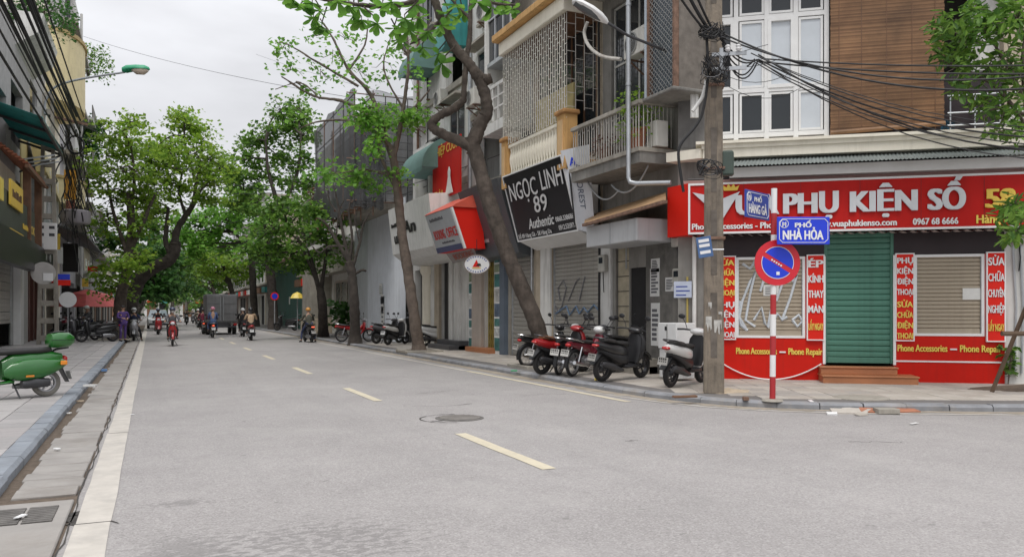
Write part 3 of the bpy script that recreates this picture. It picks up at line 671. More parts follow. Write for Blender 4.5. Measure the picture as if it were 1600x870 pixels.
sq([(1131,293),(1129,284),(1135,288),(1138,282),(1142,288),(1146,282),(1149,288),(1155,285),(1152,293)], oz-.05, oz-.004, m_gold, 'crown')
for k in range(1, 6): MB().box(xs0+(x1+.6-xs0)*k/6-.004, xs0+(x1+.6-xs0)*k/6+.004, oz-.004, oz, z0+.02, z1-.02).build('panel_seam', M('seam_dark', (.22,.01,.01), .6), sg)
# corrugated soffit strip under the sign, awning, fascia and ledge above
corrugated((xs0, oz+.02, z0-.05), (x1+.5, oz+.02, z0-.05), (x1+.5, -.02, z0-.02), (xs0, -.02, z0-.02), 34, .02, M('soffit', (.5,.42,.4), .6), 'soffit_strip', shop)
MB().box(X(1140, -.5), x1+.6, -.5, -.1, zs(1400, 268, -.5), zs(1400, 252, -.5)).build('white_fascia', m_white, shop)
MB().box(.1, x1+.6, -.3, .0, z1+.04, zs(1400, 268, -.5)-.004).build('pink_soffit', M('pink_plaster', (.42,.27,.25), .8, var=.1, streak=.3, dirt=(.25,.17,.15)), shop)
MB().tube([(.2, -.44, z1+.1), (x1+.4, -.44, z1+.12)], .015, 6).build('rail_bar', m_black, shop)
zA0, zA1 = zs(1400, 250, -.75), zs(1400, 238, -.12)
corrugated((X(1140, -.12), -.1, zA1+.0), (x1+.7, -.1, zA1+.0), (x1+.7, -.78, zA0), (X(1128, -.78), -.78, zA0), 84, .012, M('awning_sheet', (.26,.29,.285), .55, metal=.2, var=.15, scale=2, streak=.3), 'awning', shop)
zl0, zl1 = zs(1400, 234, -.4), zs(1400, 210, -.4)
led = MB(); led.box(X(1096, -.4), x1+.8, -.4, .25, zl0+.18, zl1-.03); led.box(X(1092, -.4)-.06, x1+.8, -.46, .25, zl1-.028, zl1+.03); led.box(X(1098, -.4), x1+.8, -.36, .2, zl0, zl0+.178)
led.build('ledge', m_cream, shop)
pc = SF.w(X(1094, -.4), -.4); pd = Vector((pc.x-.35, XP(1041, 245, pc.x-.35).y, 0)); dn = Vector((.9, .3, 0))
MB().hexa([loc(pc, zl0), loc(pd, zl0+.0), loc(pd+dn, zl0), loc(pc+dn, zl0), loc(pc, zl1-.1), loc(pd, zl1-.1), loc(pd+dn, zl1-.1), loc(pc+dn, zl1-.1)]).build('corner_ledge', m_cream, shop)
# upstairs: white framed windows, each light its own pane
zF0, zF1 = zl1+.03, Z(1200, -60)
wa, wb = X(1122), X(1293)
fr = MB(); cols = [(1122,1147),(1153,1196),(1199,1241),(1245,1288)]
rows = [(209,143),(139,30),(25,-12),(-16,-60)]
for u in (1122, 1150, 1197.5, 1243, 1291): fr.box(X(u)-.045, X(u)+.045, -.05, .08, zF0, zF1)
for v in (211, 141, 27.5, -14): z = zs(1200, v); fr.box(wa, wb, -.042, .075, z-.045, z+.045)
for (a, b), (c, d) in (((1199,1241),(139,30)), ((1122,1147),(139,30))): framebars(fr, X(a), X(b), zs(1200, c), zs(1200, d), .07, -.062, .0)
wf = fr.build('window_frame', m_white, shop)
for i, (a, b) in enumerate(cols):
    for k, (c, d) in enumerate(rows):
        f2 = framebars(MB(), X(a)+.03, X(b)-.03, zs(1200, c)+.03, zs(1200, d)-.03, .045, -.03, .02).build('sash', m_white, wf)
        MB().box(X(a)+.05, X(b)-.05, .0, .012, zs(1200, c)+.05, zs(1200, d)-.05).build('pane', [m_glass if i in (1, 2) else m_glass2, m_glass2, m_glass, m_glass][k] if i else m_glass, f2.parent)  # pale panes have the sky reflection in their colour
MB().box(wa, wb, 1.0, 1.1, zF0-.2, zF1).build('curtain_wall', M('room_pale', (.5,.5,.48), .9), shop)
MB().box(wb+.02, x1+1.2, 1.3, 1.4, zF0-.4, zF1).build('room_wall', M('room_dark', (.06,.055,.05), .9), shop)
MB().box(.0, x1+1.2, -.6, 1.4, zF1+.02, zF1+.25).build('upper_slab', m_wallg, shop)
MB().box(X(1060), wa-.05, .02, .3, zl1, zF1).build('upper_pier', M('pier_dark', (.16,.155,.15), .85, var=.25, streak=.5), shop)
# bamboo blind: thin slats woven into bands
bl = thing('bamboo_blind', 'large brown bamboo blind hanging across the upstairs balcony', 'blind', SF.w(X(1297, -.15), -.15, 0), SF.a)
bw = X(1476, -.15)-X(1297, -.15); bz1 = Z(1380, -30, -.15); bz0 = Z(1380, 206, -.15)
m_bam = [M('bamboo_%d' % i, c, .6, var=.35, scale=1.3, streak=.0, blotch=.3, dirt=(.10,.04,.015)) for i, c in enumerate(((.22,.115,.054), (.155,.078,.036), (.27,.145,.07)))]
nb = int((bz1-bz0)/.018); parts = [MB(), MB(), MB()]
for i in range(nb):
    z = bz0+.06+i*.018; w = .004*math.sin(i*.35); band = (i*7//11+i//9) % 3
    parts[band].box(rnd.uniform(0,.012), bw-rnd.uniform(0,.02), w-.005, w+.005, z-.0075, z+.0075)
for i, p in enumerate(parts): p.build('bamboo_strips', m_bam[i], bl, kind='stuff')
for f in (.08, .28, .5, .72, .92): MB().box(bw*f-.006, bw*f+.006, -.012, -.006, bz0, bz1).build('cord', m_wood, bl)
MB().tube([(0, -.03, bz0+.02), (bw, -.03, bz0+.1)], .045, 8).build('rolled_hem', m_bam[2], bl)
# balcony at the right end: rail, boxes and toys
rl = thing('balcony_rail', 'thin metal railing on the balcony right of the bamboo blind', 'railing', SF.w(0, -.1, 0), SF.a)
xa, xb = X(1478), x1+.8
for z in (zl1+.18, zl1+.42, zl1+.75): MB().tube([(xa, 0, z), (xb, 0, z)], .016, 6).build('rail', m_galv, rl)
for k in range(5): x = xa+.05+(xb-xa-.1)*k/4; MB().tube([(x, 0, zl1+.03), (x, 0, zl1+.75)], .014, 6).build('post', m_galv, rl)
MB().box(X(1520), X(1600)+.6, .3, .36, zl1+.9, zF1).build('white_board', m_wallw, shop)
toy = thing('toy_truck', 'small blue and yellow toy truck on the balcony floor', 'toy', SF.w(X(1490), .12, zl1+.03), SF.a)
MB().bbox(-.24, .05, -.1, .1, .06, .3, .02).build('cab', M('toy_blue', (.08,.35,.6), .4), toy); MB().bbox(.05, .24, -.09, .09, .06, .22, .02).build('tipper', m_yel, toy)
for x in (-.15, .15):
    for y in (-.1, .1): MB().lathe([(0,-.02),(.06,-.02),(.06,.02),(0,.02)], 12, (x, y, .06), 'Y').build('wheel', m_rubber, toy)
for i, (u, w, h, c, nm) in enumerate(((1510,.35,.22,(.02,.02,.025),'black plastic crate on the balcony behind the rail'), (1535,.3,.26,(.5,.5,.5),'white plastic tub on the balcony under the leaves'))):
    b = thing('storage_box', nm, 'box', SF.w(X(u), .25, zl1+.03), SF.a); MB().bbox(-w/2, w/2, -.12, .12, 0, h, .02).build('body', M('box_%d' % i, c, .6), b); MB().bbox(-w/2-.015, w/2+.015, -.13, .13, h, h+.03, .01).build('lid', M('box_%d' % i, c), b)
# white wall of the next house down the side street, pipes and a box on it
nb_ = thing('white_house', 'white plastered house wall at the right edge beyond the red shop', 'house', SF.w(x1, 0, 0), SF.a)
MB().box(.004, 9, .08, .4, 0, 5.4).build('wall', m_wallw, nb_); MB().box(.004, 9, .06, .42, 5.41, 9).build('upper_wall', m_beige, nb_)
for k, x in enumerate((.18, .3)): MB().tube([(x, .05, .3), (x+.03, .04, 1.6), (x-.02, .05, 2.6), (x+.05, .05, 3.6)], .02, 6).build('pipe', m_galv, nb_)
MB().box(.55, 2.4, .05, .085, .6, 2.6).build('door', M('pale_door', (.62,.62,.58), .6, var=.06), nb_)
meter_box('grey cable box on the white wall beside the young tree', SF.w(x1+.25, .07, 2.75), SF.a, w=.26, h=.4)
# ------------------------------------------------------------------ tube houses along the right side of the street
RF = Frame(10.3, 0, -math.pi/2)                     # local x = -y: grows towards the viewer's right
RX = RF.x; RZ = RF.z
def P3(u, v, x): p = XP(u, v, x); return p
def rloc(p): return (-p.y, p.x-10.3, p.z)           # world point -> row frame
def plate(th, name, q, mat, t=.04, inv=False):
    """four corners (TL, TR, BR, BL seen from the street) -> thick plate"""
    q = [Vector(p) for p in q]; n = (q[1]-q[0]).cross(q[3]-q[0]).normalized()
    b = [p+n*t for p in q] if not inv else [p-n*t for p in q]
    return MB().hexa(q+b).build(name, mat, th)
def letter_on(th, body, q, f, mat, lift=.02, bold=.004, extra=(-.03,-.015,.015,.03), name='lettering', shear=0.0):
    """lettering on the plane of a quad; f = (u0,u1,v0,v1) fractions, v measured down"""
    TL, TR, BR, BL = [Vector(p) for p in q]; n = (TR-TL).cross(BL-TL).normalized()*-1
    t = text_mb(body, bold, extra, 0, shear); xa, xb = min(p[0] for p in t.v), max(p[0] for p in t.v); vs = []
    for p in t.v:
        a = f[0]+(f[1]-f[0])*(p[0]-xa)/(xb-xa); b = f[3]-(f[3]-f[2])*p[1]/.73
        P = TL.lerp(TR, a).lerp(BL.lerp(BR, a), b)+n*(lift+p[2]*.25); vs.append(P)
    return MB().add(vs, t.f).build(name, mat, th)
def marks_on(th, q, f, n, mat, lift=.012, name='print_mark'):
    """a run of small illegible marks on a quad"""
    TL, TR, BR, BL = [Vector(p) for p in q]; nn = (TR-TL).cross(BL-TL).normalized()*-1; P = lambda a, b: TL.lerp(TR, a).lerp(BL.lerp(BR, a), b)
    for i in range(n):
        a0 = f[0]+(f[1]-f[0])*i/n; a1 = a0+(f[1]-f[0])/n*.72; v0 = f[2]+(f[3]-f[2])*(.25 if i % 3 == 1 else 0); c = [P(a0, v0), P(a1, v0), P(a1, f[3]), P(a0, f[3])]
        MB().hexa([p+nn*lift for p in c]+[p+nn*.001 for p in c]).build(name, mat, th)
def house(name, label, ya, yb, zt, mat, holes=(), depth=9, hole_room=True):
    t = thing(name, label, 'house', (10.3, 0, 0), -math.pi/2)
    wall(MB(), -yb, -ya, 0, zt, list(holes), 0, .28).build('front_wall', mat, t)
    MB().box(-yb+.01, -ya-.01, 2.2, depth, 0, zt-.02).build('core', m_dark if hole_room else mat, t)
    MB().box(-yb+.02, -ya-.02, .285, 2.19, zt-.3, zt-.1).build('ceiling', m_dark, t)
    for k, x in enumerate((-yb, -ya-.15)): MB().box(x+.002, x+.148, .282, depth-.01, 0, zt-.04).build('side_wall', mat, t)
    return t
gx = lambda u, off=0: RX(u, off)
# ---- B2: grey house with corner balcony and dark doorway
dz1 = RZ(997, 418); dx0, dx1 = gx(985), gx(1012)
b2 = house('grey_house', 'old grey house with a corner balcony, plants and a dark open doorway', 13.75, 17.3, 9.6, m_wallg,
           [(dx0, dx1+.05, SW+.15, dz1), (gx(962), dx0-.06, SW, 3.0), (-16.9, -15.2, 6.0, 8.9)])
shutter(b2, dx0-.25, dx1+.04, dz1, dz1+.75, .1, 7, M('brown_shutter', (.16,.13,.105), .6, var=.2), base=False)
for k in range(2): MB().bbox(dx0-.1, dx1+.5, -.6+.3*k, .2, .0, SW+.17*(k+1), .01).build('step', m_concrete, b2)
MB().box(dx1-.03, dx1+.03, .05, .12, SW+.3, dz1).build('door_frame', m_black, b2)
MB().box(gx(962)+.02, dx0-.08, .06, .12, SW, 3.0).build('tiled_jamb', M('yellow_tile', (.42,.37,.27), .5, var=.2, scale=4, blotch=.4, dirt=(.2,.17,.13)), b2)
for k in range(8): MB().box(gx(962)+.01, dx0-.07, .052, .066, SW+.05+k*.36, SW+.07+k*.36).build('tile_joint', m_crack, b2)
pier = MB().box(gx(1014), -13.76, -.08, .0, 0, 3.5).build('pier_face', M('pier_grime', (.13,.125,.115), .9, var=.35, scale=2.5, streak=.5, blotch=.35, dirt=(.3,.28,.25), bump=.2), b2)
# balcony slab with weathered edge, balustrade, bay window with wire mesh
bx0, bx1, bo = -17.2, -14.2, -.95
zb0 = RZ(975, 257, bo); zb1 = zb0+.5
MB().box(bx0, bx1, bo, .0, zb0-.05, zb0+.18).build('balcony_slab', m_wallg, b2); MB().box(bx0-.02, bx1+.03, bo-.05, -.02, zb0+.181, zb0+.27).build('balcony_lip', m_concrete, b2)
zr = zb0+1.25
MB().bbox(bx0, bx1+.02, bo-.03, bo+.1, zr-.07, zr+.02, .01).build('handrail', m_concrete, b2); MB().bbox(bx1-.1, bx1+.02, bo+.11, -.02, zr-.07, zr+.02, .01).build('handrail', m_concrete, b2)
m_iw = M('white_iron', (.5,.48,.44), .6, var=.2, scale=6, blotch=.4, dirt=(.25,.15,.1))
k = 0; x = bx0+.08
bal = MB().tube([(x, bo+.03, zb0+.27), (x, bo+.03, zr-.07)], .011, 5).mesh('baluster', m_iw); bal2 = None
cur = MB().tube([(-.07, 0, .0), (-.055, 0, -.09), (0, 0, -.13), (.055, 0, -.09), (.07, 0, 0)], .008, 5).mesh('scroll', m_iw)
me_b = MB().tube([(0, 0, 0), (0, 0, zr-.07-zb0-.27)], .011, 5).mesh('baluster', m_iw)
n = int((bx1-bx0)/.11)
for i in range(n): link('baluster', me_b, b2, (bx0+.06+i*.11, bo+.03, zb0+.27))
for i in range(n//2): link('scroll', cur, b2, (bx0+.12+i*.22, bo+.02, zr-.08))
for i in range(8): link('baluster', me_b, b2, (bx1-.04, bo+.12+i*.1, zb0+.27))
# bay box with diamond mesh above the balcony corner
bw0, bw1 = gx(1013, -.75), gx(1060, -.75)
zy0 = zr+.03
bay = MB().box(bw0, bw0+.08, -.85, .0, zy0, 9.3).build('bay_window', M('bay_blue', (.42,.47,.52), .6, var=.1, streak=.4), b2)
MB().box(bw0+.08, bw1-.02, -.72, -.7, zy0, 9.3).build('bay_glass', M('bay_dark', (.07,.09,.11), .35, var=.2), bay)
MB().box(bw1-.06, bw1, -.85, -.0, zy0, 9.3).build('bay_post', m_rust, bay); MB().box(bw0+.09, bw0+.12, -.85, -.72, zy0, 9.3).build('bay_post', m_rust, bay)
MB().bbox(bw0-.05, bw1+.04, -.9, .0, zy0-.08, zy0-.004, .02).build('bay_sill', m_wallg, bay)
mesh = MB(); W = bw1-bw0-.1; H = 9.3-zy0; st = .085
def diag(x0, x1, z0, z1, y, mb, st, r):
    W, H = x1-x0, z1-z0; t = -H
    while t < W:
        for sgn in (1, -1):
            a = max(0, t); b = min(W, t+H)
            if b > a:
                za, zb = a-t, b-t
                if sgn < 0: za, zb = H-za, H-zb
                mb.bar((x0+a, y, z0+za), (x0+b, y, z0+zb), r)
        t += st*1.41
diag(bw0+.1, bw1-.04, zy0, 9.3, -.8, mesh, st, .009); mesh.build('wire_mesh', M('mesh_grey', (.36,.36,.35), .5, metal=.4), bay, kind='stuff')
MB().box(bw1+.002, bw1+.01, -.74, -.01, zy0, 9.3).build('bay_side', M('bay_side', (.17,.15,.13), .8, var=.25, scale=6), bay)
window(b2, -16.88, -15.22, 6.02, 8.88, .1, 3, 2, M('old_frame', (.5,.5,.47), .6, streak=.3), m_glass)
MB().box(-17.28, -13.78, -1.3, .0, 9.2, 9.45).build('upper_balcony', m_concrete, b2)
b2w = thing('drain_pipe', 'grey drainpipe running down past the balcony with an elbow at its foot', 'pipe', (10.3, 0, 0), -math.pi/2)
xp = gx(982, -1.05); zp = RZ(982, 285, -1.05)
MB().tube([(xp, -1.05, 9.7), (xp, -1.05, zp+.1), (xp+.03, -1.03, zp), (xp+.15, -.95, zp-.04), (xp+.75, -.5, zp-.08)], .05, 10).build('pipe', m_galv, b2w)
for z in (6.3, 8): MB().lathe([(.052,-.03),(.062,-.03),(.062,.03),(.052,.03)], 10, (xp, -1.05, z)).build('joint', m_galv, b2w)
p = XP(990, 90, 9.6); ac_unit('beige air conditioner high on the grey house behind the drainpipe', (9.75, p.y, p.z+.05), -math.pi/2); 
p = XP(1003, 172, 9.6); ac_unit('beige air conditioner standing on the balcony behind the balusters', (9.85, p.y, zb0+.3), -math.pi/2)
p = XP(1047, 205, 9.5)
potted_plant('leafy potted plant with yellow green leaves at the balcony corner', (9.75, 14.75, zb0+.27), .5, 1.3, 520, LEAF_YEL, M('terracotta', (.35,.14,.08), .8), leafsize=.09)
potted_plant('reddish dry plant behind the balcony railing', (9.6, 16.0, zb0+.27), .32, .55, 200, LEAF_RED, m_rust, leafsize=.06)
# canopy and grey box sign under the balcony
q = [P3(912, 352, 9.15), P3(1040, 315, 9.15), P3(1040, 300, 10.2), P3(915, 338, 10.2)]
cn = thing('lean_to_canopy', 'sloping rusty tan canopy below the old balcony', 'canopy'); plate(cn, 'sheet', [q[3], q[2], q[1], q[0]], M('tan_sheet', (.40,.25,.13), .8, var=.25, scale=2, blotch=.4, dirt=(.2,.13,.08)), .03)
MB().bar(q[0], q[1], .09, .06).build('edge_beam', m_rust, cn)
za, zb = P3(930, 385, 9.3).z, P3(930, 350, 9.3).z
ya, yb = P3(916, 370, 9.3).y, P3(995, 360, 9.3).y
bs = thing('box_sign', 'blank pale grey box sign under the tan canopy', 'sign'); MB().bbox(9.3, 10.25, yb, ya, za, zb-.03, .015).build('box', M('blank_sign', (.52,.53,.54), .5, var=.06, streak=.2), bs)
MB().box(9.292, 9.3, (ya+yb)/2-.01, (ya+yb)/2+.01, za, zb-.03).build('seam', m_galv, bs)
# loops of cable under the balcony
for i, (a, b, c) in enumerate((((9.6,17.2,5.1),(9.9,15.9,4.3),.5), ((9.7,15.9,4.4),(9.7,14.4,4.6),.35), ((9.3,17.4,5.6),(9.5,17.3,3.6),-.1))):
    cable('hanging_hose', 'slack grey cable drooping under the old balcony', a, b, c, .022, 'slack cables under the balcony', mat=m_galv if i < 2 else None)
# meters, cabinet, posters on the pier
for i, (u, v, lb) in enumerate(((1062, 372, 'grey meter box just under the end of the red sign'), (1064, 432, 'grey meter box halfway up the dark pier'))):
    meter_box(lb, RF.w(gx(u, -.09), -.085, RZ(u, v+14, -.09)), -math.pi/2, w=.3, h=.36)
pp = SF.w(.33, -.03, 0); wp = thing('wall_pipe', 'white plastic pipe up the corner beside the meter boxes', 'pipe', (pp.x, pp.y, 0), SF.a)
MB().tube([(0, 0, .2), (0, 0, 3.45), (-.08, .0, 3.52), (-.2, .02, 3.52)], .045, 10).build('pipe', m_wallw, wp); MB().tube([(-.14, .03, .2), (-.14, .03, 2.2)], .022, 8).build('thin_pipe', M('yellow_pipe', (.45,.35,.1), .6), wp)
p = XP(1060, 535, 9.75); cb = thing('steel_cabinet', 'white metal cabinet standing against the dark pier behind the white scooter', 'cabinet', (9.72, p.y, SW), -math.pi/2)
w = .62; MB().bbox(-w/2, w/2, -.22, .2, .04, .62, .012).build('lower_body', m_white, cb); MB().bbox(-w/2, w/2, -.25, .22, .63, 1.15, .012).build('upper_body', m_white, cb); MB().box(-w*.1, -w*.1+.05, -.262, -.25, 1.0, 1.08).build('lock', m_black, cb); MB().box(.0, .012, -.257, -.25, .66, 1.12).build('door_gap', m_crack, cb)
for i, (u, v, w, h, lb) in enumerate(((1024,425,.34,.3,'torn white poster highest on the dark pier'), (1023,463,.36,.62,'pasted white flyers on the dark pier beside the doorway'), (1024,540,.34,.95,'long white column of numbered flyers low on the pier'), (1046,455,.3,.3,'ragged white flyer right of the other flyers on the pier'))):
    poster(lb, RF.w(gx(u, -.085), -.083, RZ(u, v, -.085)), -math.pi/2, w, h, lines=7)
poster('small white and blue notice board hung below the meter boxes', RF.w(gx(1073, -.1), -.2, RZ(1073, 465, -.1)), -math.pi/2+.5, .4, .34, M('notice_blue', (.55,.6,.72), .6), ink=m_blue, lines=3)
# ---- B3: lattice-caged house over the black sign
s0, s1 = gx(862), gx(938); zs1 = 3.55
b3 = house('lattice_house', 'narrow ochre house whose balcony is caged in a white lattice grille', 17.3, 21.25, 10.2, m_beige,
           [(s0, s1, SW, zs1), (-21.0, -17.6, 5.5, 9.0)])
shutter(b3, s0+.06, s1-.06, SW+.02, zs1, .1, 30, m_gshut, label='grey roller shutter with sprayed graffiti')
for pts in ([(875,470),(872,450),(880,438),(885,450),(878,478)], [(878,478),(872,488),(868,478)], [(888,470),(900,440),(905,435)], [(905,470),(912,440),(914,432)]): spray(b3, RF, pts, .06, .018, M('graffiti_grey', (.2,.2,.21), .8))
for pts in ([(868,490),(885,478),(890,492),(900,478),(905,490),(912,480),(918,488),(928,476),(935,484)], [(935,490),(944,478),(950,482)]): spray(b3, RF, pts, .05 if pts[0][0] < 900 else -.012, .022, M('graffiti_blue', (.16,.24,.36), .8))
for a, b in ((gx(847), s0-.003), (s1+.003, gx(957))): MB().box(a, b, -.06, .0, 0, zs1+.1).build('pilaster', m_wallw, b3)
# balcony of B3
b3o = -1.0; zfl = RZ(850, 258, b3o)
MB().box(-21.2, -17.35, b3o, .0, zfl-.3, zfl).build('balcony_slab', m_ochre, b3)
zg0, zg1 = RZ(805, 222, b3o), RZ(822, 64, b3o)
for a, b in ((-21.22, -20.9), (-17.75, -17.35)):
    MB().box(a, b, b3o-.06, b3o+.3, zfl-.28, zg0+.12).build('pillar', m_ochre, b3); MB().bbox(a-.06, b+.06, b3o-.12, b3o+.36, zg0+.121, zg0+.24, .03).build('pillar_cap', M('ochre_dark', (.42,.22,.08), .8, var=.15, streak=.4), b3); MB().box(a+.08, b-.08, b3o-.085, b3o-.06, zfl+.0, zg0-.02).build('pillar_panel', M('ochre_light', (.62,.42,.22), .8), b3)
MB().bbox(-20.88, -17.77, b3o+.0, b3o+.16, zg0-.1, zg0-.0, .015).build('balustrade_rail', m_cream, b3)
bp = [(.03,0),(.055,.05),(.03,.14),(.07,.28),(.075,.36),(.04,.48),(.055,.56)]
hb = max(.4, zg0-.1-zfl); me_p = MB().lathe([(r, z/.56*hb) for r, z in bp], 8).mesh('baluster', m_cream)
for i in range(19): link('baluster', me_p, b3, (-20.78+i*.16, b3o+.08, zfl))
grl = MB(); x = -21.2; cw = .125; j = 0                 # running-bond lattice of thin bars
while x <= -17.36:
    grl.box(x-.012, x+.012, b3o-.018, b3o+.0, zg0+.02, zg1); z = zg0+.02+(.13 if j % 2 else 0)
    while z < zg1 and x+cw < -17.3: grl.box(x+.008, x+cw-.008, b3o-.014, b3o-.002, z-.01, z+.01); z += .26
    x += cw; j += 1
grl.build('lattice_grille', M('lattice_white', (.62,.60,.54), .6, var=.12, scale=4, blotch=.3, dirt=(.4,.33,.24)), b3, kind='stuff')
g2 = MB(); y = b3o; j = 0
while y < -.02:
    g2.box(-17.37, -17.355, y, y+.014, zg0+.25, zg1)
    z = zg0+.3+(.17 if j % 2 else 0)
    while z < zg1: g2.box(-17.368, -17.357, y+.014, min(-.0, y+.25), z, z+.014); z += .34
    y += .25; j += 1
g2.build('side_grille', m_iw, b3, kind='stuff')
MB().bbox(-21.3, -17.3, b3o-.12, .0, zg1+.02, zg1+.4, .02).build('cornice_band', m_cream, b3); MB().bbox(-21.4, -17.22, b3o-.3, .0, zg1+.41, zg1+.62, .03).build('cornice', m_ochre, b3)
window(b3, -20.98, -17.62, 5.52, 8.98, .04, 5, 1, m_wood, m_glass)
MB().box(-20.4, -18.2, -.35, -.3, 5.6, 7.4).build('yellow_blind', M('faded_yellow', (.5,.42,.2), .8, var=.2, streak=.3), b3)
MB().box(-21.2, -17.36, -.98, .0, zg1+.0, zg1+.018).build('brown_soffit', m_wood, b3)
MB().box(-21.25, -17.3, .0, .28, 10.21, 12).build('attic', m_beige, b3)
# black tilted sign
q = [P3(786, 277, 9.2), P3(877, 243, 9.2), P3(902, 360, 9.7), P3(808, 378, 9.7)]
sg3 = thing('shop_sign', 'black tilted signboard with white script letters over the graffiti shutter', 'sign')
z0, z1, ya, yb = q[2].z, q[0].z, q[1].y, q[0].y
q = [Vector((9.2, yb, z1)), Vector((9.2, ya, z1)), Vector((9.7, ya+.02, z0)), Vector((9.7, yb, z0))]
MB().hexa([q[3], q[2], q[2]+Vector((.58,0,-.25)), q[3]+Vector((.58,0,-.25)), q[0], q[1], q[1]+Vector((1.08,0,0)), q[0]+Vector((1.08,0,0))]).build('box', m_white, sg3)
n3 = (q[1]-q[0]).cross(q[3]-q[0]).normalized()*-1
plate(sg3, 'face', [p+n3*.012 for p in q], M('sign_black', (.016,.016,.02), .35, var=.1), .01, False)
fm = MB()
for a, b in ((0,1),(1,2),(2,3),(3,0)): fm.bar(q[a]+n3*.015, q[b]+n3*.015, .035)
fm.build('frame', m_letw, sg3)
kw = dict(lift=.035)
letter_on(sg3, 'NGỌC', q, (.06,.56,.13,.39), m_letw, bold=.004, extra=(-.012,.012), shear=.12, **kw); letter_on(sg3, 'LINH', q, (.62,.97,.09,.36), m_letw, bold=.004, extra=(-.012,.012), shear=.12, **kw)
letter_on(sg3, '89', q, (.43,.66,.40,.64), m_letw, bold=.004, extra=(-.012,.012), shear=.12, **kw); letter_on(sg3, 'Authentic', q, (.26,.7,.70,.85), m_letw, bold=.012, extra=(-.018,.018), shear=.3, **kw)
letter_on(sg3, 'Số 89 Hàng Gà - 58 Hàng Da', q, (.04,.62,.9,.965), m_letw, bold=.012, shear=.0, **kw); letter_on(sg3, '0868.338686', q, (.72,.99,.76,.83), m_letw, bold=.01, **kw); letter_on(sg3, '0912.535979', q, (.74,.99,.88,.95), m_letw, bold=.01, **kw)
# white side panel of that sign with blue upright wording
sp = thing('side_sign', 'white side panel with blue upright lettering at the end of the black sign', 'sign')
w0 = Vector((9.16, ya-.03, z1+.1)); w1 = Vector((9.62, ya-.62, z1+.18)); w2 = Vector((9.98, ya-.3, z0-.12)); w3 = Vector((9.68, ya-.01, z0))
qs = [w0, w1, w2, w3]; plate(sp, 'panel', qs, M('panel_white', (.66,.68,.72), .45, var=.05, streak=.2), .03)
up = [w1, w2, w3, w0]                                 # rotated quad so that words run downwards
letter_on(sp, 'ALCOREST', up, (.18,.72,.35,.62), M('letter_slate', (.09,.11,.17), .5), lift=.01, bold=.004, extra=()); 
sq3 = [qs[0].lerp(qs[1], .22).lerp(qs[3].lerp(qs[2], .22), .1), qs[0].lerp(qs[1], .5).lerp(qs[3].lerp(qs[2], .5), .1), qs[0].lerp(qs[1], .5).lerp(qs[3].lerp(qs[2], .5), .2), qs[0].lerp(qs[1], .22).lerp(qs[3].lerp(qs[2], .22), .2)]
letter_on(sp, 'A', sq3, (0,1,0,1), m_blueb, lift=.01)
# ---- B4: grey shop with dark tilted sign, glass storey above
t0, t1 = gx(797), gx(845)
b4 = house('stained_house', 'house with a stained wall, slanted railing and dark glazed top storey', 21.26, 23.2, 12, m_concrete, [(t0, t1-.02, SW, 3.4), (-23.0, -21.5, 5.5, 7.2)])
shutter(b4, t0+.06, t1-.08, SW+.02, 3.4, .1, 24, m_gshut)
q4 = [Vector((9.15, 24.6, 5.35)), Vector((9.15, 21.32, 5.35)), Vector((9.85, 21.32, 3.2)), Vector((9.85, 24.6, 3.2))]
sg4 = thing('shop_sign', 'dark grey tilted signboard with broken white letters left of the black sign', 'sign')
MB().hexa([q4[3], q4[2], q4[2]+Vector((.43,0,-.1)), q4[3]+Vector((.43,0,-.1)), q4[0], q4[1], q4[1]+Vector((1.1,0,.1)), q4[0]+Vector((1.1,0,.1))]).build('box', M('sign_slate', (.085,.095,.105), .45, var=.12, scale=1.2, streak=.25), sg4)
kw = dict(lift=.02); letter_on(sg4, 'T', q4, (.1,.24,.38,.56), m_letw, extra=(-.05,-.025,.025,.05), **kw); letter_on(sg4, 'DU', q4, (.62,.86,.3,.5), m_letw, extra=(-.05,-.025,.025,.05), **kw); marks_on(sg4, q4, (.3,.42,.74,.79), 6, m_letg); marks_on(sg4, q4, (.56,.64,.7,.75), 4, m_letg)
zfl4 = RZ(790, 180, -.9)
MB().box(-23.1, -21.4, -.9, .0, zfl4-.3, zfl4).build('balcony_slab', m_wallw, b4)
rl4 = MB().box(-23.1, -21.4, -.93, -.85, zfl4+1.0, zfl4+1.1).build('railing', m_wallw, b4)
for k in range(5): MB().box(-23.1+k*.42, -23.03+k*.42, -.92, -.86, zfl4, zfl4+1.0).build('railing_post', m_wallw, rl4)
for z in (.35, .68): MB().box(-23.03, -21.4, -.91, -.87, zfl4+z, zfl4+z+.05).build('railing_bar', m_wallw, rl4)
MB().box(-23.15, -23.05, -.8, .0, zfl4+.0, 11.8).build('white_fin', m_wallw, b4)
zt4 = RZ(790, 92, -.6)
MB().box(-23.0, -21.3, -.02, .0, zfl4+1.0, zt4).build('stained_parapet', m_concrete, b4)
gl = MB().box(-23.2, -21.28, -.75, .0, zt4-.02, zt4+.1).build('glazed_storey', m_galv, b4)
MB().box(-23.15, -21.3, -.68, -.6, zt4+.1, 12.5).build('dark_glass', m_glass, gl)
for x in (-23.15, -22.5, -21.9, -21.35): MB().box(x, x+.05, -.74, -.69, zt4+.1, 12.5).build('mullion', m_galv, gl)
for z in (zt4+1.4,): MB().box(-23.15, -21.3, -.735, -.69, z, z+.05).build('transom', m_galv, gl)
MB().box(-23.22, -23.17, -.7, 1.5, zt4+.1, 12.5).build('end_glass', m_glass2, gl)
gr4 = MB().box(-22.95, -21.55, .06, .1, 5.5, 7.2).build('window_dark', m_glass, b4)
for k in range(7): MB().tube([(-22.95+k*.23, .0, 5.5), (-22.95+k*.23, .0, 7.2)], .014, 5).build('window_bar', m_black, gr4)
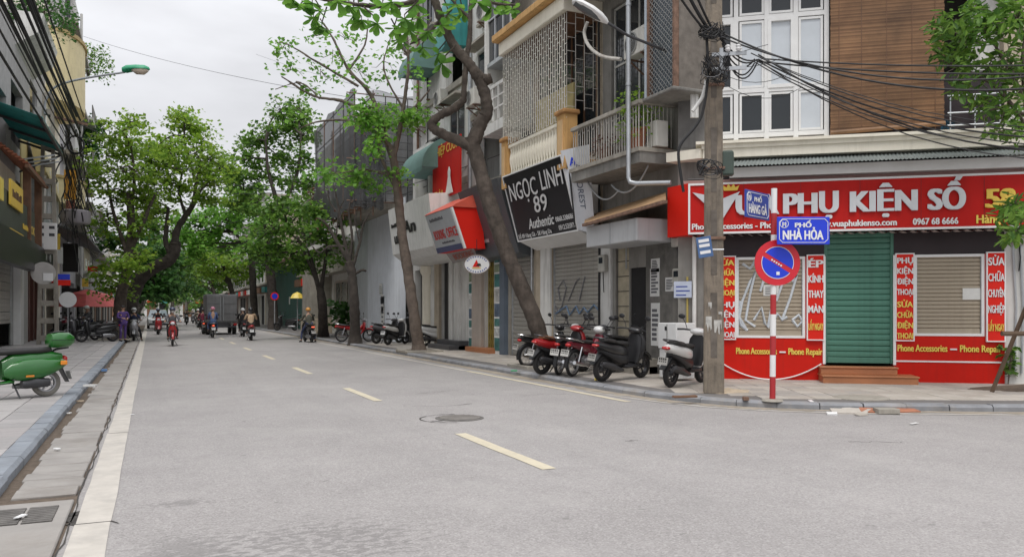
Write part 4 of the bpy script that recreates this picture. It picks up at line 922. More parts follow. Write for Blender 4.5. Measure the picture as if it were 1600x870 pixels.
ac_unit('grey air conditioner beside the ochre pillar of the lattice house', (9.75, 21.65, RZ(800, 240, -.5)), -math.pi/2)

for i, (u, lb) in enumerate(((1082, 'white waste pipe up the wall between the old house and the shop'), (1088, 'second white waste pipe beside the shop windows'))):
    p = ray(u, 200)*16.2; t = thing('waste_pipe', lb, 'pipe', (p.x, p.y, 0)); MB().tube([(0,0,5.4), (0,0,8.4)], .045, 8).build('pipe', m_wallw, t); MB().lathe([(.047,-.03),(.058,-.03),(.058,.03),(.047,.03)], 10, (0,0,6.6)).build('joint', m_wallw, t)
for i, (y, lb) in enumerate(((21.22, 'thin grey conduit between the black sign house and the stained house'), (17.32, 'thin black conduit down the edge of the old grey house'))):
    t = thing('wall_conduit', lb, 'conduit', (10.22, y, 0)); MB().tube([(0,0,SW), (0,.03,1.6), (-.01,0,3.2), (-.02,.02,9)], .03, 6).build('conduit', m_galv if i == 0 else m_wire, t)
meter_box('beige meter box on the pilaster right of the graffiti shutter', RF.w(gx(945, -.08), -.07, RZ(945, 425, -.08)), -math.pi/2, w=.3, h=.42)
MB().box(dx0+.003, dx1+.047, .03, .05, SW, dz1).build('doorway_shade', m_dark, b2)  # near-black sheet across the opening paints in the shade of the doorway
# ---- B5a: booking office with folding yellow gate
b5 = house('booking_house', 'narrow white house with a yellow folding gate and picture strips at street level', 23.2, 26.25, 13, m_wallw,
           [(gx(758), gx(776), SW, 3.3), (gx(722), gx(736), SW, 3.3), (-25.8, -23.8, 5.6, 7.6)])
fg = MB().box(gx(758), gx(776), .16, .2, SW, 3.3).build('folding_gate', m_dark, b5)
m_gate = M('gate_yellow', (.42,.33,.09), .5, var=.15, scale=4, blotch=.3, dirt=(.25,.18,.06)); a, b = gx(758), gx(776); n = 13
ub = MB().box(-.012, .012, -.015, .015, 0, 3.3-SW).mesh('gate_bar', m_gate)
for i in range(n): link('gate_bar', ub, fg, (a+.03+(b-a-.06)*i/(n-1), .12+.03*(i % 2), SW))
cr = MB()
for i in range(n-1):
    xx = a+.03+(b-a-.06)*i/(n-1); w = (b-a-.06)/(n-1)
    for k in range(9): z = SW+.15+k*.35; cr.bar((xx, .1, z), (xx+w, .1, z+.28), .01)
cr.build('gate_lattice', m_gate, fg, kind='stuff')
shutter(b5, gx(722)+.05, gx(736)-.05, SW+.02, 3.3, .08, 26, m_gshut)
MB().box(gx(742), gx(757), -.12, .0, 0, 3.4).build('pilaster', M('pil_beige', (.48,.42,.37), .7, var=.08, streak=.2), b5); MB().box(gx(787), gx(794), -.15, .0, 0, 3.4).build('pilaster', M('pil_slate', (.12,.15,.19), .6), b5)
MB().bbox(gx(741), gx(778), -.35, .15, .0, SW+.16, .01).build('step', m_step, b5)
pal = [(.05,.16,.15), (.45,.47,.46), (.08,.22,.2), (.10,.14,.2), (.5,.5,.48), (.06,.2,.19), (.25,.3,.2)]
for u0, u1, nm in ((776.5, 786.5, 'strip of travel pictures right of the yellow gate'), (736.5, 741.5, 'strip of travel pictures left of the beige pilaster')):
    t = thing('picture_board', nm, 'sign', (10.3, 0, 0), -math.pi/2, 'picture strips at the booking office'); z = SW+.1; i = 0
    MB().box(gx(u0), gx(u1), -.1, -.02, SW, 3.35).build('board', m_white, t)
    while z < 3.1:
        h = rnd.choice((.25,.34,.42)); MB().box(gx(u0)+.03, gx(u1)-.03, -.106, -.1, z, z+h).build('picture', M('pic%d' % (i % 7), pal[i % 7], .6, var=.5, scale=5), t); z += h+.06; i += 1
# tilted red and white booking office light box
bk = thing('light_box_sign', 'red and white light box sign reading booking office', 'sign')
z1k, z0k = P3(690, 330, 8.6).z, P3(700, 392, 8.9).z
yl, yr = P3(667, 332, 8.6).y, P3(709, 320, 8.6).y
qk = [Vector((8.55, yl, z1k)), Vector((8.55, yr, z1k)), Vector((9.0, yr, z0k)), Vector((9.0, yl, z0k))]
dkx = Vector((.95, 0, 0)); rise = Vector((.6, 0, .42))
MB().hexa([qk[3], qk[2], qk[2]+dkx*.7, qk[3]+dkx*.7, qk[0], qk[1], qk[1]+dkx+Vector((0,0,.0)), qk[0]+dkx]).build('box', m_redb, bk)
MB().hexa([qk[0]+Vector((-.03,.05,.01)), qk[1]+Vector((-.03,-.05,.01)), qk[1]+dkx+Vector((0,-.05,.01)), qk[0]+dkx+Vector((0,.05,.01)), qk[0]+Vector((.1,.05,.1)), qk[1]+Vector((.1,-.05,.1)), qk[1]+dkx+Vector((0,-.05,.55)), qk[0]+dkx+Vector((0,.05,.55))]).build('red_hood', M('hood_red', (.62,.1,.06), .5), bk)
nk = (qk[1]-qk[0]).cross(qk[3]-qk[0]).normalized()*-1
plate(bk, 'face', [p+nk*.012 for p in qk], M('lightbox_grey', (.42,.44,.46), .5, var=.08), .01)
letter_on(bk, 'BOOKING', qk, (.1,.5,.42,.66), m_redb, lift=.02); letter_on(bk, 'OFFICE', qk, (.56,.93,.42,.66), m_redb, lift=.02); marks_on(bk, qk, (.3,.75,.74,.79), 14, M('ink_grey', (.12,.12,.13), .8), .02); marks_on(bk, qk, (.1,.6,.12,.2), 12, M('ink_grey', (.12,.12,.13), .8), .02)
bq = [p for p in (qk[3].lerp(qk[0], .14), qk[2].lerp(qk[1], .14), qk[2], qk[3])]; plate(bk, 'blue_band', [p+nk*.016 for p in bq], M('band_navy', (.06,.07,.16), .5), .004)
fm = MB(); 
for i, j in ((1,2),): fm.bar(qk[i]+nk*.03, qk[j]+nk*.03, .12, .06)
fm.build('frame', m_white, bk)
# second faded panel below, and the oval hanging sign
lk = thing('faded_sign', 'faded red booking letters on a grey panel under the light box', 'sign'); ql = [P3(696, 395, 9.25), P3(738, 385, 9.25), P3(745, 402, 9.5), P3(708, 412, 9.5)]
plate(lk, 'panel', ql, M('faded_grey', (.3,.28,.27), .6, var=.15), .03); letter_on(lk, 'BOOKING', ql, (.2,.95,.25,.75), M('faded_red', (.4,.1,.07), .6), lift=.015)
c = P3(745, 413, 8.9); ov = thing('oval_sign', 'white oval hanging sign with a red triangle emblem', 'sign', c, -.35)
def oval(r, y0, y1, name, mat):
    pts = [(r*1.0*math.cos(a*math.pi/14), r*.74*math.sin(a*math.pi/14)) for a in range(28)]; return MB().prism(pts, y0, y1).build(name, mat, ov)
oval(.40, -.02, .06, 'board', m_letw); 
rg = MB(); N_ = 28
for k in range(N_): a, b = k*2*math.pi/N_, (k+1)*2*math.pi/N_; rg.bar((.385*math.cos(a), -.025, .285*math.sin(a)), (.385*math.cos(b), -.025, .285*math.sin(b)), .025)
rg.build('rim', M('rim_brown', (.18,.14,.12), .5), ov)
MB().prism([(-.13,-.08),(.08,-.08),(-.01,.14)], -.03, -.021).build('red_triangle', m_redb, ov); MB().prism([(-.03,-.05),(.13,-.05),(.11,.02),(.03,.03)], -.034, -.031).build('black_bird', m_letk, ov); MB().box(-.14, .12, -.03, -.021, -.125, -.1).build('yellow_bar', m_gold, ov)
for k in range(26):
    a = k*2*math.pi/26
    if abs(math.sin(a)) > .3: MB().obox((.31*math.cos(a), -.025, .225*math.sin(a)), (.03, .008, .035), Matrix.Rotation(math.pi/2-a, 3, 'Y')).build('print_mark', m_blue, ov)
MB().tube([(0, .02, .28), (.0, .03, .75)], .012, 6).build('hanger', m_black, ov)
# ---- B5b: cream shop front with white swept canopy and tall white wall above
b6 = house('white_tall_house', 'tall white house with a swept white canopy sign and green awnings', 26.26, 33.2, 16, m_wallw,
           [(gx(690), gx(705), SW, 3.4), (gx(648), gx(662), SW, 3.2), (-31.5, -29.5, 6.2, 8.4), (-29, -27.2, 10, 12.5)])
MB().box(gx(690)+.05, gx(705)-.05, .1, .14, SW, 3.4).build('door', m_black, b6); MB().box(gx(697), gx(697)+.04, .07, .1, SW, 3.3).build('door_stile', m_alloy, b6)
for a, b, m in ((gx(683), gx(690), m_beige), (gx(705.5), gx(711), m_wallw), (gx(714), gx(721), m_wallw)): MB().box(a, b, -.12, .0, 0, 3.45).build('pilaster', m, b6)
MB().lathe([(.27,0),(.27,.2),(.22,.25),(.22,2.9),(.3,3.05),(.3,3.3)], 16, (gx(670), -.05, 0)).build('round_column', m_cream, b6)
for k in range(2): MB().bbox(gx(698), gx(733), -.75+.35*k, .0, .0, SW+.16*(k+1), .01).build('step', M('dark_step', (.07,.07,.075), .4, var=.2), b6)
cp = thing('canopy_sign', 'white swept canopy sign with black letters beside the booking office', 'sign')
prof = [(8.75, 5.55), (8.95, 3.75), (9.3, 3.5), (9.8, 3.35), (10.25, 3.3), (10.25, 5.7)]
y0c, y1c = 26.4, 31.6
MB().loft([[(x, y0c, z) for x, z in prof], [(x, y1c, z) for x, z in prof]], True, False).build('shell', M('canopy_white', (.74,.74,.72), .5, var=.05, streak=.25), cp)
qc = [Vector((8.745, y1c, 5.55)), Vector((8.745, y0c, 5.55)), Vector((8.945, y0c, 3.75)), Vector((8.945, y1c, 3.75))]
letter_on(cp, 'An', qc, (.36,.66,.35,.62), m_letk, lift=.02, bold=.014, extra=(-.04,-.02,.02,.04)); marks_on(cp, qc, (.05,.3,.34,.42), 6, m_letk, .02); letter_on(cp, 'uh', qc, (.1,.28,.52,.78), m_letk, lift=.02, bold=.014, extra=(-.04,-.02,.02,.04))
wf6 = framebars(MB(), -31.6, -29.4, 5.75, 8.0, .28, -.5, .0).build('white_window_box', m_wallw, b6)
MB().box(-31.3, -29.7, .1, .16, 6.2, 8.4).build('dark_glass', m_glass, b6)
def barrel_awning(label, y0, y1, x0, x1, z0, z1, mat, group='green awnings'):
    t = thing('awning', label, 'awning', (0,0,0), 0, group); prof = []
    for i in range(9): a = i/8*math.pi/2; prof.append((x1-(x1-x0)*math.sin(a), z0+(z1-z0)*math.cos(a)))
    mb = MB().loft([[(x, y0, z) for x, z in prof]+[(x1, y0, z0)], [(x, y1, z) for x, z in prof]+[(x1, y1, z0)]], True, True); mb.build('cloth', mat, t)
    n = int((y1-y0)/.2); v = MB()
    for i in range(n): v.box(x0-.01, x0+.006, y0+i*.2+.01, y0+i*.2+.19, z0-.14-.03*(i % 2), z0)
    v.build('valance', mat, t, kind='stuff'); return t
m_aw = M('awning_green', (.12,.22,.2), .7, var=.12, scale=2, streak=.2)
p = P3(645, 268, 9.2); p2 = P3(700, 225, 9.2)
barrel_awning('rounded green cloth awning over the red banner', 27.6, 30.4, 8.9, 10.28, 6.7, 7.9, m_aw)
barrel_awning('green awning high on the white wall by the bare branches', 29.6, 31.4, 9.1, 10.28, 10.9, 12.1, m_aw); barrel_awning('dark green blind box beside the glazed storey', 26.6, 27.6, 9.4, 10.28, 10.9, 13.2, m_teal)
bn = thing('banner', 'red upright wedding card banner with yellow letters behind the leaning tree', 'banner'); qb = [Vector((9.5, 28.2, 7.45)), Vector((9.5, 25.3, 7.45)), Vector((9.5, 25.3, 5.5)), Vector((9.5, 28.2, 5.5))]
plate(bn, 'sheet', qb, m_red, .05); letter_on(bn, 'THIỆP CƯỚI', qb, (.08,.9,.04,.2), m_gold, lift=.02); letter_on(bn, 'ĐÀI', qb, (.08,.4,.84,.97), m_gold, lift=.02)
dr_ = MB().lathe([(.0,.0),(.55,.02),(.3,.35),(.16,.62),(.2,.8),(.06,.95),(.0,.96)], 14); dq = dr_.build('printed_figure', m_paper, bn); dq.location = (9.46, 26.3, 5.55); dq.scale = (.04, .75, 1.0)
# ---- B6: building site, corrugated hoarding below, netted scaffold above
hd = thing('hoarding', 'tall grey corrugated metal hoarding around the building site', 'hoarding')
ys = [33.3+i*.95 for i in range(11)]
for i, (a, b) in enumerate(zip(ys, ys[1:])):
    zt_ = 6.4-(0 if i < 6 else (i-5)*.16); nw = 5 if i < 7 else 3
    corrugated((10.0, b-.01, zt_), (10.0, a+.01, zt_), (10.0, a+.01, SW), (10.0, b-.01, SW), nw, .035 if i < 7 else .015, m_metalg, 'sheet_panel', hd)
for z in (1.2, 3.4, 5.4): MB().tube([(10.1, 33.3, z), (10.1, 42.8, z)], .03, 6).build('rail', m_galv, hd)
for i, (u, v, h) in enumerate(((597, 470, .9), (597, 455, .35), (595, 440, .5), (598, 495, 1.1))):
    p = P3(u, v, 9.94); poster(['upper sheet of paper on the grey hoarding', 'short sheet of paper on the grey hoarding', 'slanted pale sheet on the grey hoarding', 'longest column of notices on the grey hoarding'][i], (9.94, p.y, p.z-.6), -math.pi/2, .55, h, lines=4)
st = thing('building_site', 'half built house wrapped in scaffolding above the grey hoarding', 'building')
m_brick = M('grey_block', (.42,.42,.42), .9, var=.15, scale=3, streak=.3); m_brick2 = M('block_pale', (.5,.5,.51), .9, var=.15, scale=3)
for r in range(13):                                 # courses of block work on the end wall and front, each course a part
    z = 6.3+r*.33; MB().box(8.9, 13, 34.35, 34.6, z+.012, z+.318).build('block_course', m_brick if r % 2 else m_brick2, st); MB().box(8.9, 9.15, 34.61, 42.5, z+.012, z+.318).build('block_course', m_brick2 if r % 2 else m_brick, st)
MB().box(9.0, 14, 34.4, 42.4, 6.0, 6.28).build('floor_slab', m_concrete, st)
MB().box(10.5, 13.5, 34.4, 43, .0, 5.9).build('inner_wall', m_wallg, st)
for y in (34.0, 36.2, 38.4, 40.6, 42.6):
    for x in (7.95, 8.75): MB().tube([(x, y, 5.6), (x, y, 11)], .028, 6).build('standard', m_rust, st)
for z in (6.2, 8.0, 9.8, 10.8):
    for x in (7.95, 8.75): MB().tube([(x, 33.7, z), (x, 42.9, z)], .026, 6).build('ledger', m_rust, st)
    MB().tube([(7.6, 34.0, z), (12.6, 34.0, z)], .026, 6).build('ledger', m_rust, st)
for x in (9.3, 9.8, 10.3, 10.9, 11.5): MB().tube([(x, 34.0, 6.2), (x, 34.0, 10.8)], .022, 6).build('standard', m_black, st)
MB().tube([(8.0, 33.95, 9.6), (10.0, 33.95, 6.6)], .03, 6).build('brace', m_rust, st)
for k in range(8): MB().box(8.0, 8.7, 34.05+k*1.05, 34.3+k*1.05, 6.05, 6.1).build('plank', m_wood, st)
nt_ = thing('debris_net', 'dark grey debris netting draped round the scaffold', 'netting'); m_net = netmat('net_dark', (.055,.058,.062), .8); m_net2 = netmat('net_pale', (.11,.115,.12), .5)
def drape(name, a, b, z0, z1, mat, n=14, amp=.06):
    a, b = Vector(a), Vector(b); nr = (b-a).cross(Vector((0,0,1))).normalized(); vs = []; fs = []; m = 7
    for i in range(n+1):
        for k in range(m):
            f = k/(m-1); o = amp*(math.sin(i*1.7+k*.6)+.6*math.sin(i*.8-k)); p = a.lerp(b, i/n)+nr*o; vs.append((p.x, p.y, z0+(z1-z0)*f+.08*math.sin(i*.9)*(1 if k in (0, m-1) else .4)))
    for i in range(n):
        for k in range(m-1): q = i*m+k; fs.append((q, q+m, q+m+1, q+1))
    MB().add(vs, fs, True).build(name, mat, nt_)
drape('street_face', (7.9, 33.9, 0), (7.9, 43.2, 0), 5.9, 11.0, m_net); drape('end_face', (7.9, 33.88, 0), (9.2, 33.85, 0), 5.9, 9.3, m_net); drape('upper_end_face', (8.4, 33.84, 0), (12.6, 33.8, 0), 6.3, 10.9, m_net2)
# ---- B7: white shop front with display window
b7 = house('pale_shop_house', 'pale shop house with display window beyond the grey hoarding', 43.2, 54, 12, m_wallw, [(gx(522), gx(550), .7, 3.3), (-50, -47, 6.2, 8.4)])
window(b7, gx(522)+.02, gx(550)-.02, .7, 3.3, .1, 3, 1, M('pil_beige', (.48,.42,.37)), M('shop_glass', (.16,.17,.16), .1, var=.4, scale=2), w=.12)
MB().box(-53.9, -43.3, -.8, .0, 3.7, 4.6).build('fascia', m_concrete, b7); MB().box(-53.9, -43.3, -1.0, .0, 5.3, 5.6).build('balcony_slab', m_wallw, b7)
p = G(540, 528, SW); potted_plant('tall spiky potted plant in front of the pale shop window', (9.7, 44.6, SW), .55, 1.9, 120, LEAF_DARK, m_concrete, leafsize=.4)
ac_unit('white air conditioner on the pale shop house', (9.9, 46.5, 5.7), -math.pi/2)
# ---- B8: concrete gatepost, B9: green gate, farther houses
gp = thing('gate_pier', 'broad grey concrete pier with a white number plate beside the parked red motorbike', 'pier', (0,0,0))
MB().bbox(9.0, 10.6, 50.2, 53.2, .0, 5.0, .03).build('shaft', m_concrete, gp); MB().bbox(8.9, 10.7, 50.1, 53.3, .0, 1.0, .03).build('plinth', m_beige, gp); MB().bbox(8.9, 10.7, 50.1, 53.3, 5.0, 5.2, .03).build('cap', m_concrete, gp)
MB().box(9.6, 10.1, 50.18, 50.2, 3.6, 3.95).build('number_plate', m_letw, gp); [MB().box(9.72+.1*i, 9.78+.1*i, 50.172, 50.18, 3.7, 3.86).build('digit_mark', m_gunmetal, gp) for i in range(3)]
b9 = thing('green_gate', 'dark green sheet metal gate beyond the concrete pier', 'gate')
for i in range(8): MB().box(10.2, 10.28, 60+i*1.9, 61.86+i*1.9, .0, 5.2).build('panel', M('gate_green', (.02,.09,.075), .6, var=.15, scale=1, streak=.3), b9)
MB().box(10.12, 10.2, 59.9, 60, .0, 5.4).build('post', m_galv, b9); MB().box(10.15, 10.2, 62.2, 62.25, .2, 2.6).build('door_edge', m_galv, b9); MB().box(10.17, 10.2, 66, 66.4, 2.0, 2.6).build('paper', m_paper, b9)
MB().box(9.4, 10.3, 59.9, 75, 5.3, 5.5).build('tin_roof', m_rust, b9)
hs_ = [(54.2, 59.8, 9, m_wallg), (75.5, 83, 11, m_beige), (83.2, 92, 13, m_wallw), (92.2, 104, 10, m_concrete), (104.2, 118, 12, m_wallg), (118.5, 135, 9, m_cream)]
lbl = ['grey house just beyond the concrete pier', 'beige house beyond the green gate', 'white house far along the right side', 'concrete house far along the right side', 'grey house near the far bend on the right', 'cream house at the far end of the right side']
def far_house(name, label, x, ya, yb, h, mat, sgn):
    t = thing(name, label, 'house', (0,0,0), 0); d = 8*sgn
    MB().box(x, x+d, ya, yb, 0, h).build('wall', mat, t); MB().box(x-.4*sgn, x+d, ya-.05, yb+.05, h+.003, h+.25).build('roof', m_concrete, t)
    n = max(1, int((yb-ya)/2.6)); 
    for k in range(n):
        for zf in [4.3+3.2*i for i in range(int((h-5)/3.2)+1)]:
            yy = ya+(yb-ya)*(k+.5)/n; w = MB().box(x-.03*sgn, x+.05*sgn, yy-.65, yy+.65, zf, zf+1.7).build('window', m_white, t); MB().box(x-.04*sgn, x-.032*sgn, yy-.55, yy+.55, zf+.1, zf+1.6).build('pane', m_glass, w)
        yy = ya+(yb-ya)*(k+.5)/n; MB().box(x-.04*sgn, x+.05*sgn, yy-1.0, yy+1.0, SW, 3.0).build('shop_opening', [m_dark, m_gshut, m_wood][k % 3], t)
        MB().box(x-.9*sgn, x, yy-1.15, yy+1.15, 3.2, 3.7).build('shop_board', [m_teal, m_white, m_wood, m_ochre, m_redb][rnd.randrange(5)], t)
    for zf in [3.9+3.2*i for i in range(int((h-5)/3.2)+1)]: MB().box(x-.8*sgn, x, ya+.3, yb-.3, zf, zf+.16).build('balcony_slab', m_concrete, t)
    return t
for i, (ya, yb, h, m) in enumerate(hs_): far_house('far_house', lbl[i], 10.4, ya, yb, h, m, 1)
far_block = thing('far_block', 'pale row of houses closing the far end of the street', 'building', (0, 190, 0))
MB().box(-40, 50, 0, 10, 0, 13).build('wall', m_wallw, far_block); MB().box(-40, 50, -.5, 10, 13.003, 13.4).build('roof', m_concrete, far_block)
for i in range(22):
    for z in (4.6, 8.2): w = MB().box(-20+i*2.4, -18.8+i*2.4, -.06, .05, z, z+1.8).build('window', m_wood, far_block); MB().box(-19.9+i*2.4, -18.9+i*2.4, -.08, -.062, z+.1, z+1.7).build('pane', m_glass, w)
    MB().box(-20+i*2.4, -18.2+i*2.4, -.06, .05, .1, 3.0).build('shop_opening', [m_dark, m_gshut, m_wood][i % 3], far_block); MB().box(-20+i*2.4, -18+i*2.4, -.8, -.0, 3.1, 3.7).build('shop_board', [m_redb, m_teal, m_ochre, m_white][i % 4], far_block)

for i, (y, z, lb) in enumerate(((31.6, 9.0, 'grey air conditioner left of the green awning on the tall white house'), (28.6, 9.2, 'grey air conditioner under the upper green awning'), (25.2, 8.4, 'grey air conditioner above the booking office'), (24.2, 11.0, 'small air conditioner high beside the glazed storey'), (32.6, 12.4, 'air conditioner high at the far edge of the tall white house'))): ac_unit(lb, (9.95, y, z), -math.pi/2)
for i, (y, r, lb) in enumerate(((26.22, .07, 'grey downpipe between the booking house and the tall white house'), (32.2, .06, 'brown stained downpipe at the far edge of the tall white house'), (30.9, .03, 'thin black conduit on the tall white house'))):
    t = thing('down_pipe', lb, 'pipe', (10.2, y, 0)); MB().tube([(0,0,5.6), (.01,.02,9), (0,0,15)], r, 8).build('pipe', [m_galv, m_rust, m_wire][i], t)
    for z in (7, 10, 13): MB().box(-r-.02, r+.06, -r-.02, r+.02, z, z+.05).build('clip', m_rust, t)
for h, ya, yb, z in ((b6, 30.2, 31.8, 12.9), (b6, 26.8, 28.4, 7.6), (b5, 23.6, 25.6, 8.8), (b5, 23.8, 25.2, 11.2)):
    w = window(h, -yb, -ya, z, z+1.5, -.02, 2, 1, M('old_frame', (.5,.5,.47), .6, streak=.3), m_glass); MB().box(-yb-.12, -ya+.12, -.22, -.06, z-.1, z-.01).build('sill', m_concrete, w); MB().box(-yb-.2, -ya+.2, -.5, -.06, z+1.6, z+1.68).build('rain_hood', m_concrete, w)
for h, ya, yb, z in ((b6, 26.4, 33.0, 9.7), (b6, 26.4, 33.0, 6.05), (b5, 23.3, 26.1, 8.1), (b5, 23.3, 26.1, 5.6)): MB().box(-yb, -ya, -.12, .0, z, z+.22).build('string_course', m_concrete, h)
# ------------------------------------------------------------------ left side of the street
LF = Frame(-5.0, 0, math.pi/2)                      # local x = y
def lhouse(name, label, ya, yb, zt, mat, holes=()):
    t = thing(name, label, 'house', (-5, 0, 0), math.pi/2)
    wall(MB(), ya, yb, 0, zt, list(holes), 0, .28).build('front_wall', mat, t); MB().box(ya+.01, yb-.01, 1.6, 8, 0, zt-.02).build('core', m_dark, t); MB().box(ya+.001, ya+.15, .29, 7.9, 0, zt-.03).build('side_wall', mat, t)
    MB().box(yb-.15, yb-.001, .29, 7.9, 0, zt-.03).build('side_wall', mat, t); MB().box(ya+.2, yb-.2, .3, 7, zt-.3, zt-.1).build('roof_deck', mat, t); return t
def lp(u, v, x): return XP(u, v, x)
m_greyw = M('grey_render', (.42,.41,.40), .85, var=.12, streak=.5, dirt=(.2,.19,.18))
# nearest: black sign with gold letters, timber porch above
la_ = lhouse('timber_porch_house', 'nearest left house with a timber porch, gold letters and grey shutter', 16, 41, 13, m_greyw, [(17, 39.2, SW, 3.4), (33.5, 35.5, 7.6, 9.6), (37.5, 40.2, 4.0, 6.8), (36.6, 39.8, 8.2, 10.6)])
shutter(la_, 17.1, 37.2, SW+.9, 3.4, .12, 14, m_gshut); MB().bbox(38.0, 38.9, -.15, .2, .0, 3.4, .01).build('white_pillar', m_white, la_); MB().box(37.25, 37.95, .1, .16, SW, 3.4).build('glass_door', M('shop_glass', (.16,.17,.16)), la_)
MB().box(37.6, 40.1, .12, .18, 4.0, 6.8).build('porch_glass', m_glass, la_)
for y in (34.2, 37.4): MB().box(y, y+.22, -.95, -.7, 3.6, 6.9).build('porch_post', m_wood, la_)
bs1 = thing('shop_sign', 'black signboard with gold letters over the nearest left shutter', 'sign')
MB().box(-4.3, -4.0, 17, 38.6, 3.0, 4.05).build('lower_box', M('sign_black', (.016,.016,.02)), bs1); MB().box(-4.35, -4.15, 17, 36.2, 4.1, 5.3).build('upper_board', M('sign_moss', (.05,.06,.045), .5, var=.2), bs1)
qz = [Vector((-4.14, 31.6, 5.2)), Vector((-4.14, 36.1, 5.2)), Vector((-4.14, 36.1, 4.2)), Vector((-4.14, 31.6, 4.2))]
def letter_l(th, body, q, f, mat, **k): return letter_on(th, body, q, f, mat, **k)
letter_l(bs1, 'OK', qz, (.72,.95,.5,.82), m_gold, lift=.03); marks_on(bs1, qz, (.3,.62,.62,.8), 5, m_gold, .02)
for i, (u0, u1, v0, v1, lb, nm, tx) in enumerate(((0, 6, 278, 312, 'yellow sign panel at the left edge under the timber porch', m_yel, None), (17, 36, 288, 326, 'yellow board with dark letters on the timber porch', m_gold, 'HOTEL'), (17, 37, 362, 394, 'orange yellow board with small letters below the porch', m_gold, 'THE COFFEE'))):
    x = -4.05; a, b = lp(u0, v0, x), lp(u1, v0, x); z0, z1 = lp((u0+u1)/2, v1, x).z, lp((u0+u1)/2, v0, x).z
    t = thing('hanging_sign', lb, 'sign'); q = [Vector((x, a.y, z1)), Vector((x, b.y, z1)), Vector((x, b.y, z0)), Vector((x, a.y, z0))]; plate(t, 'board', q, nm, .06)
    if tx: marks_on(t, q, (.12,.88,.35,.65), 6, M('letter_brown', (.12,.06,.02), .6), .015)
# tiled brown porch roof, each course a slat
pr_ = thing('porch_roof', 'brown slatted porch roof under the teal awning', 'roof')
for i in range(9):
    f = i/8; MB().bbox(-5.0+f*.9, -5.0+f*.9+.17, 32.5, 37.6, 7.35-f*.7, 7.41-f*.7, .01).build('slat', M('slat_brown', (.30,.10,.05), .7, var=.2, scale=3), pr_)
MB().bar((-5.0, 37.7, 7.45), (-3.85, 37.7, 6.5), .12).build('verge', m_wood, pr_); MB().bar((-3.95, 32.4, 6.55), (-3.95, 37.7, 6.55), .12).build('eave_beam', m_wood, pr_)
# teal corrugated awning on a steel frame
aw = thing('sheet_awning', 'teal corrugated sheet awning on a steel frame over the left pavement', 'awning')
A1, A2 = Vector((-5.0, 31.6, 8.62)), Vector((-5.0, 38.5, 8.62)); B1, B2 = Vector((-3.4, 31.6, 8.12)), Vector((-3.4, 38.5, 8.12))
corrugated(A1, A2, B2, B1, 34, .03, m_teal, 'sheet', aw)
MB().bar((-3.42, 31.6, 8.02), (-3.42, 38.5, 8.02), .1).build('front_beam', m_gunmetal, aw)
for y in (33.6, 36, 38.4): MB().bar((-3.42, y, 8.02), (-4.98, y, 8.48), .09).build('rafter', m_gunmetal, aw)
MB().bar((-3.45, 38.4, 8.0), (-4.95, 38.4, 7.2), .07).build('strut', m_gunmetal, aw)
for k in range(3): MB().bar((-4.7, 36+k*.8, 7.3), (-3.5, 36.6+k*.8, 7.7), .06).build('loose_batten', m_galv, aw)
# planter box of the nearest house high up
pb_ = thing('planter_balcony', 'white balcony planter with trailing plants high on the left', 'balcony'); MB().hexa([(-5,37.6,12.2),(-4.2,37.6,12.8),(-4.2,43,12.8),(-5,43,12.2),(-5,37.6,13.6),(-4.0,37.6,13.6),(-4.0,43,13.6),(-5,43,13.6)]).build('box', m_wallw, pb_)
potted_plant('trailing plants spilling over the white planter high on the left', (-4.3, 39.6, 13.6), 1.2, 1.5, 1300, LEAF_DARK, None, leafsize=.14, hang=.8, name='trailing_plant')
# second: brown interior, white bay window
lb_ = lhouse('brown_shop_house', 'second left house with brown tiled shop front and a white bay window', 41, 47.5, 15, m_greyw, [(41.4, 46.9, SW, 3.6), (42, 44.5, 9.6, 12)])
MB().box(42, 44.5, .1, .15, 9.6, 12).build('dark_window', m_glass, lb_); MB().box(43.2, 44.4, -.4, .0, 10.4, 11.0).build('window_box', m_white, lb_)
for k in range(4): MB().box(41.5+k*1.5, 41.9+k*1.5, -.02, .25, SW, 3.6).build('tiled_post', M('maroon_tile', (.11,.04,.03), .45, var=.2), lb_)
MB().box(41.0, 47.4, -.55, .0, 3.62, 4.4).build('black_fascia', m_black, lb_)
for k in range(2): MB().lathe([(0,-.6),(.18,-.6),(.18,-.56)], 14, (42.5+k*1.8, 0, 4.0), 'Y').build('lamp_disc', m_letw, lb_)
bw_ = thing('bay_window', 'white framed bay window with pale curtain above the black fascia on the left', 'bay window', (-5, 0, 0), math.pi/2)
MB().box(41.2, 46.5, -.7, .0, 4.5, 5.6).build('apron', M('apron_blue', (.5,.54,.58), .6, streak=.2), bw_); MB().box(41.3, 46.4, -.6, -.1, 5.6, 7.9).build('glass', M('bay_curtain', (.25,.27,.28), .3, var=.5, scale=1.5), bw_)
for y in (41.2, 42.9, 44.7, 46.4): MB().box(y, y+.12, -.72, -.6, 5.6, 8.0).build('mullion', m_white, bw_)
for y in (41.9, 43.4, 45): MB().box(y, y+.6, -.72, -.7, 4.9, 5.15).build('vent', m_black, bw_)
ob = thing('oblique_sign', 'yellow house number board sloping over the white bay window', 'sign'); MB().hexa([(-4.6,40.6,7.6),(-4.2,40.6,7.6),(-4.2,46.6,7.0),(-4.6,46.6,7.0),(-4.9,40.6,9.2),(-4.5,40.6,9.2),(-4.5,46.6,8.5),(-4.9,46.6,8.5)]).build('board', M('pale_yellow', (.62,.52,.25), .6, var=.08), ob)
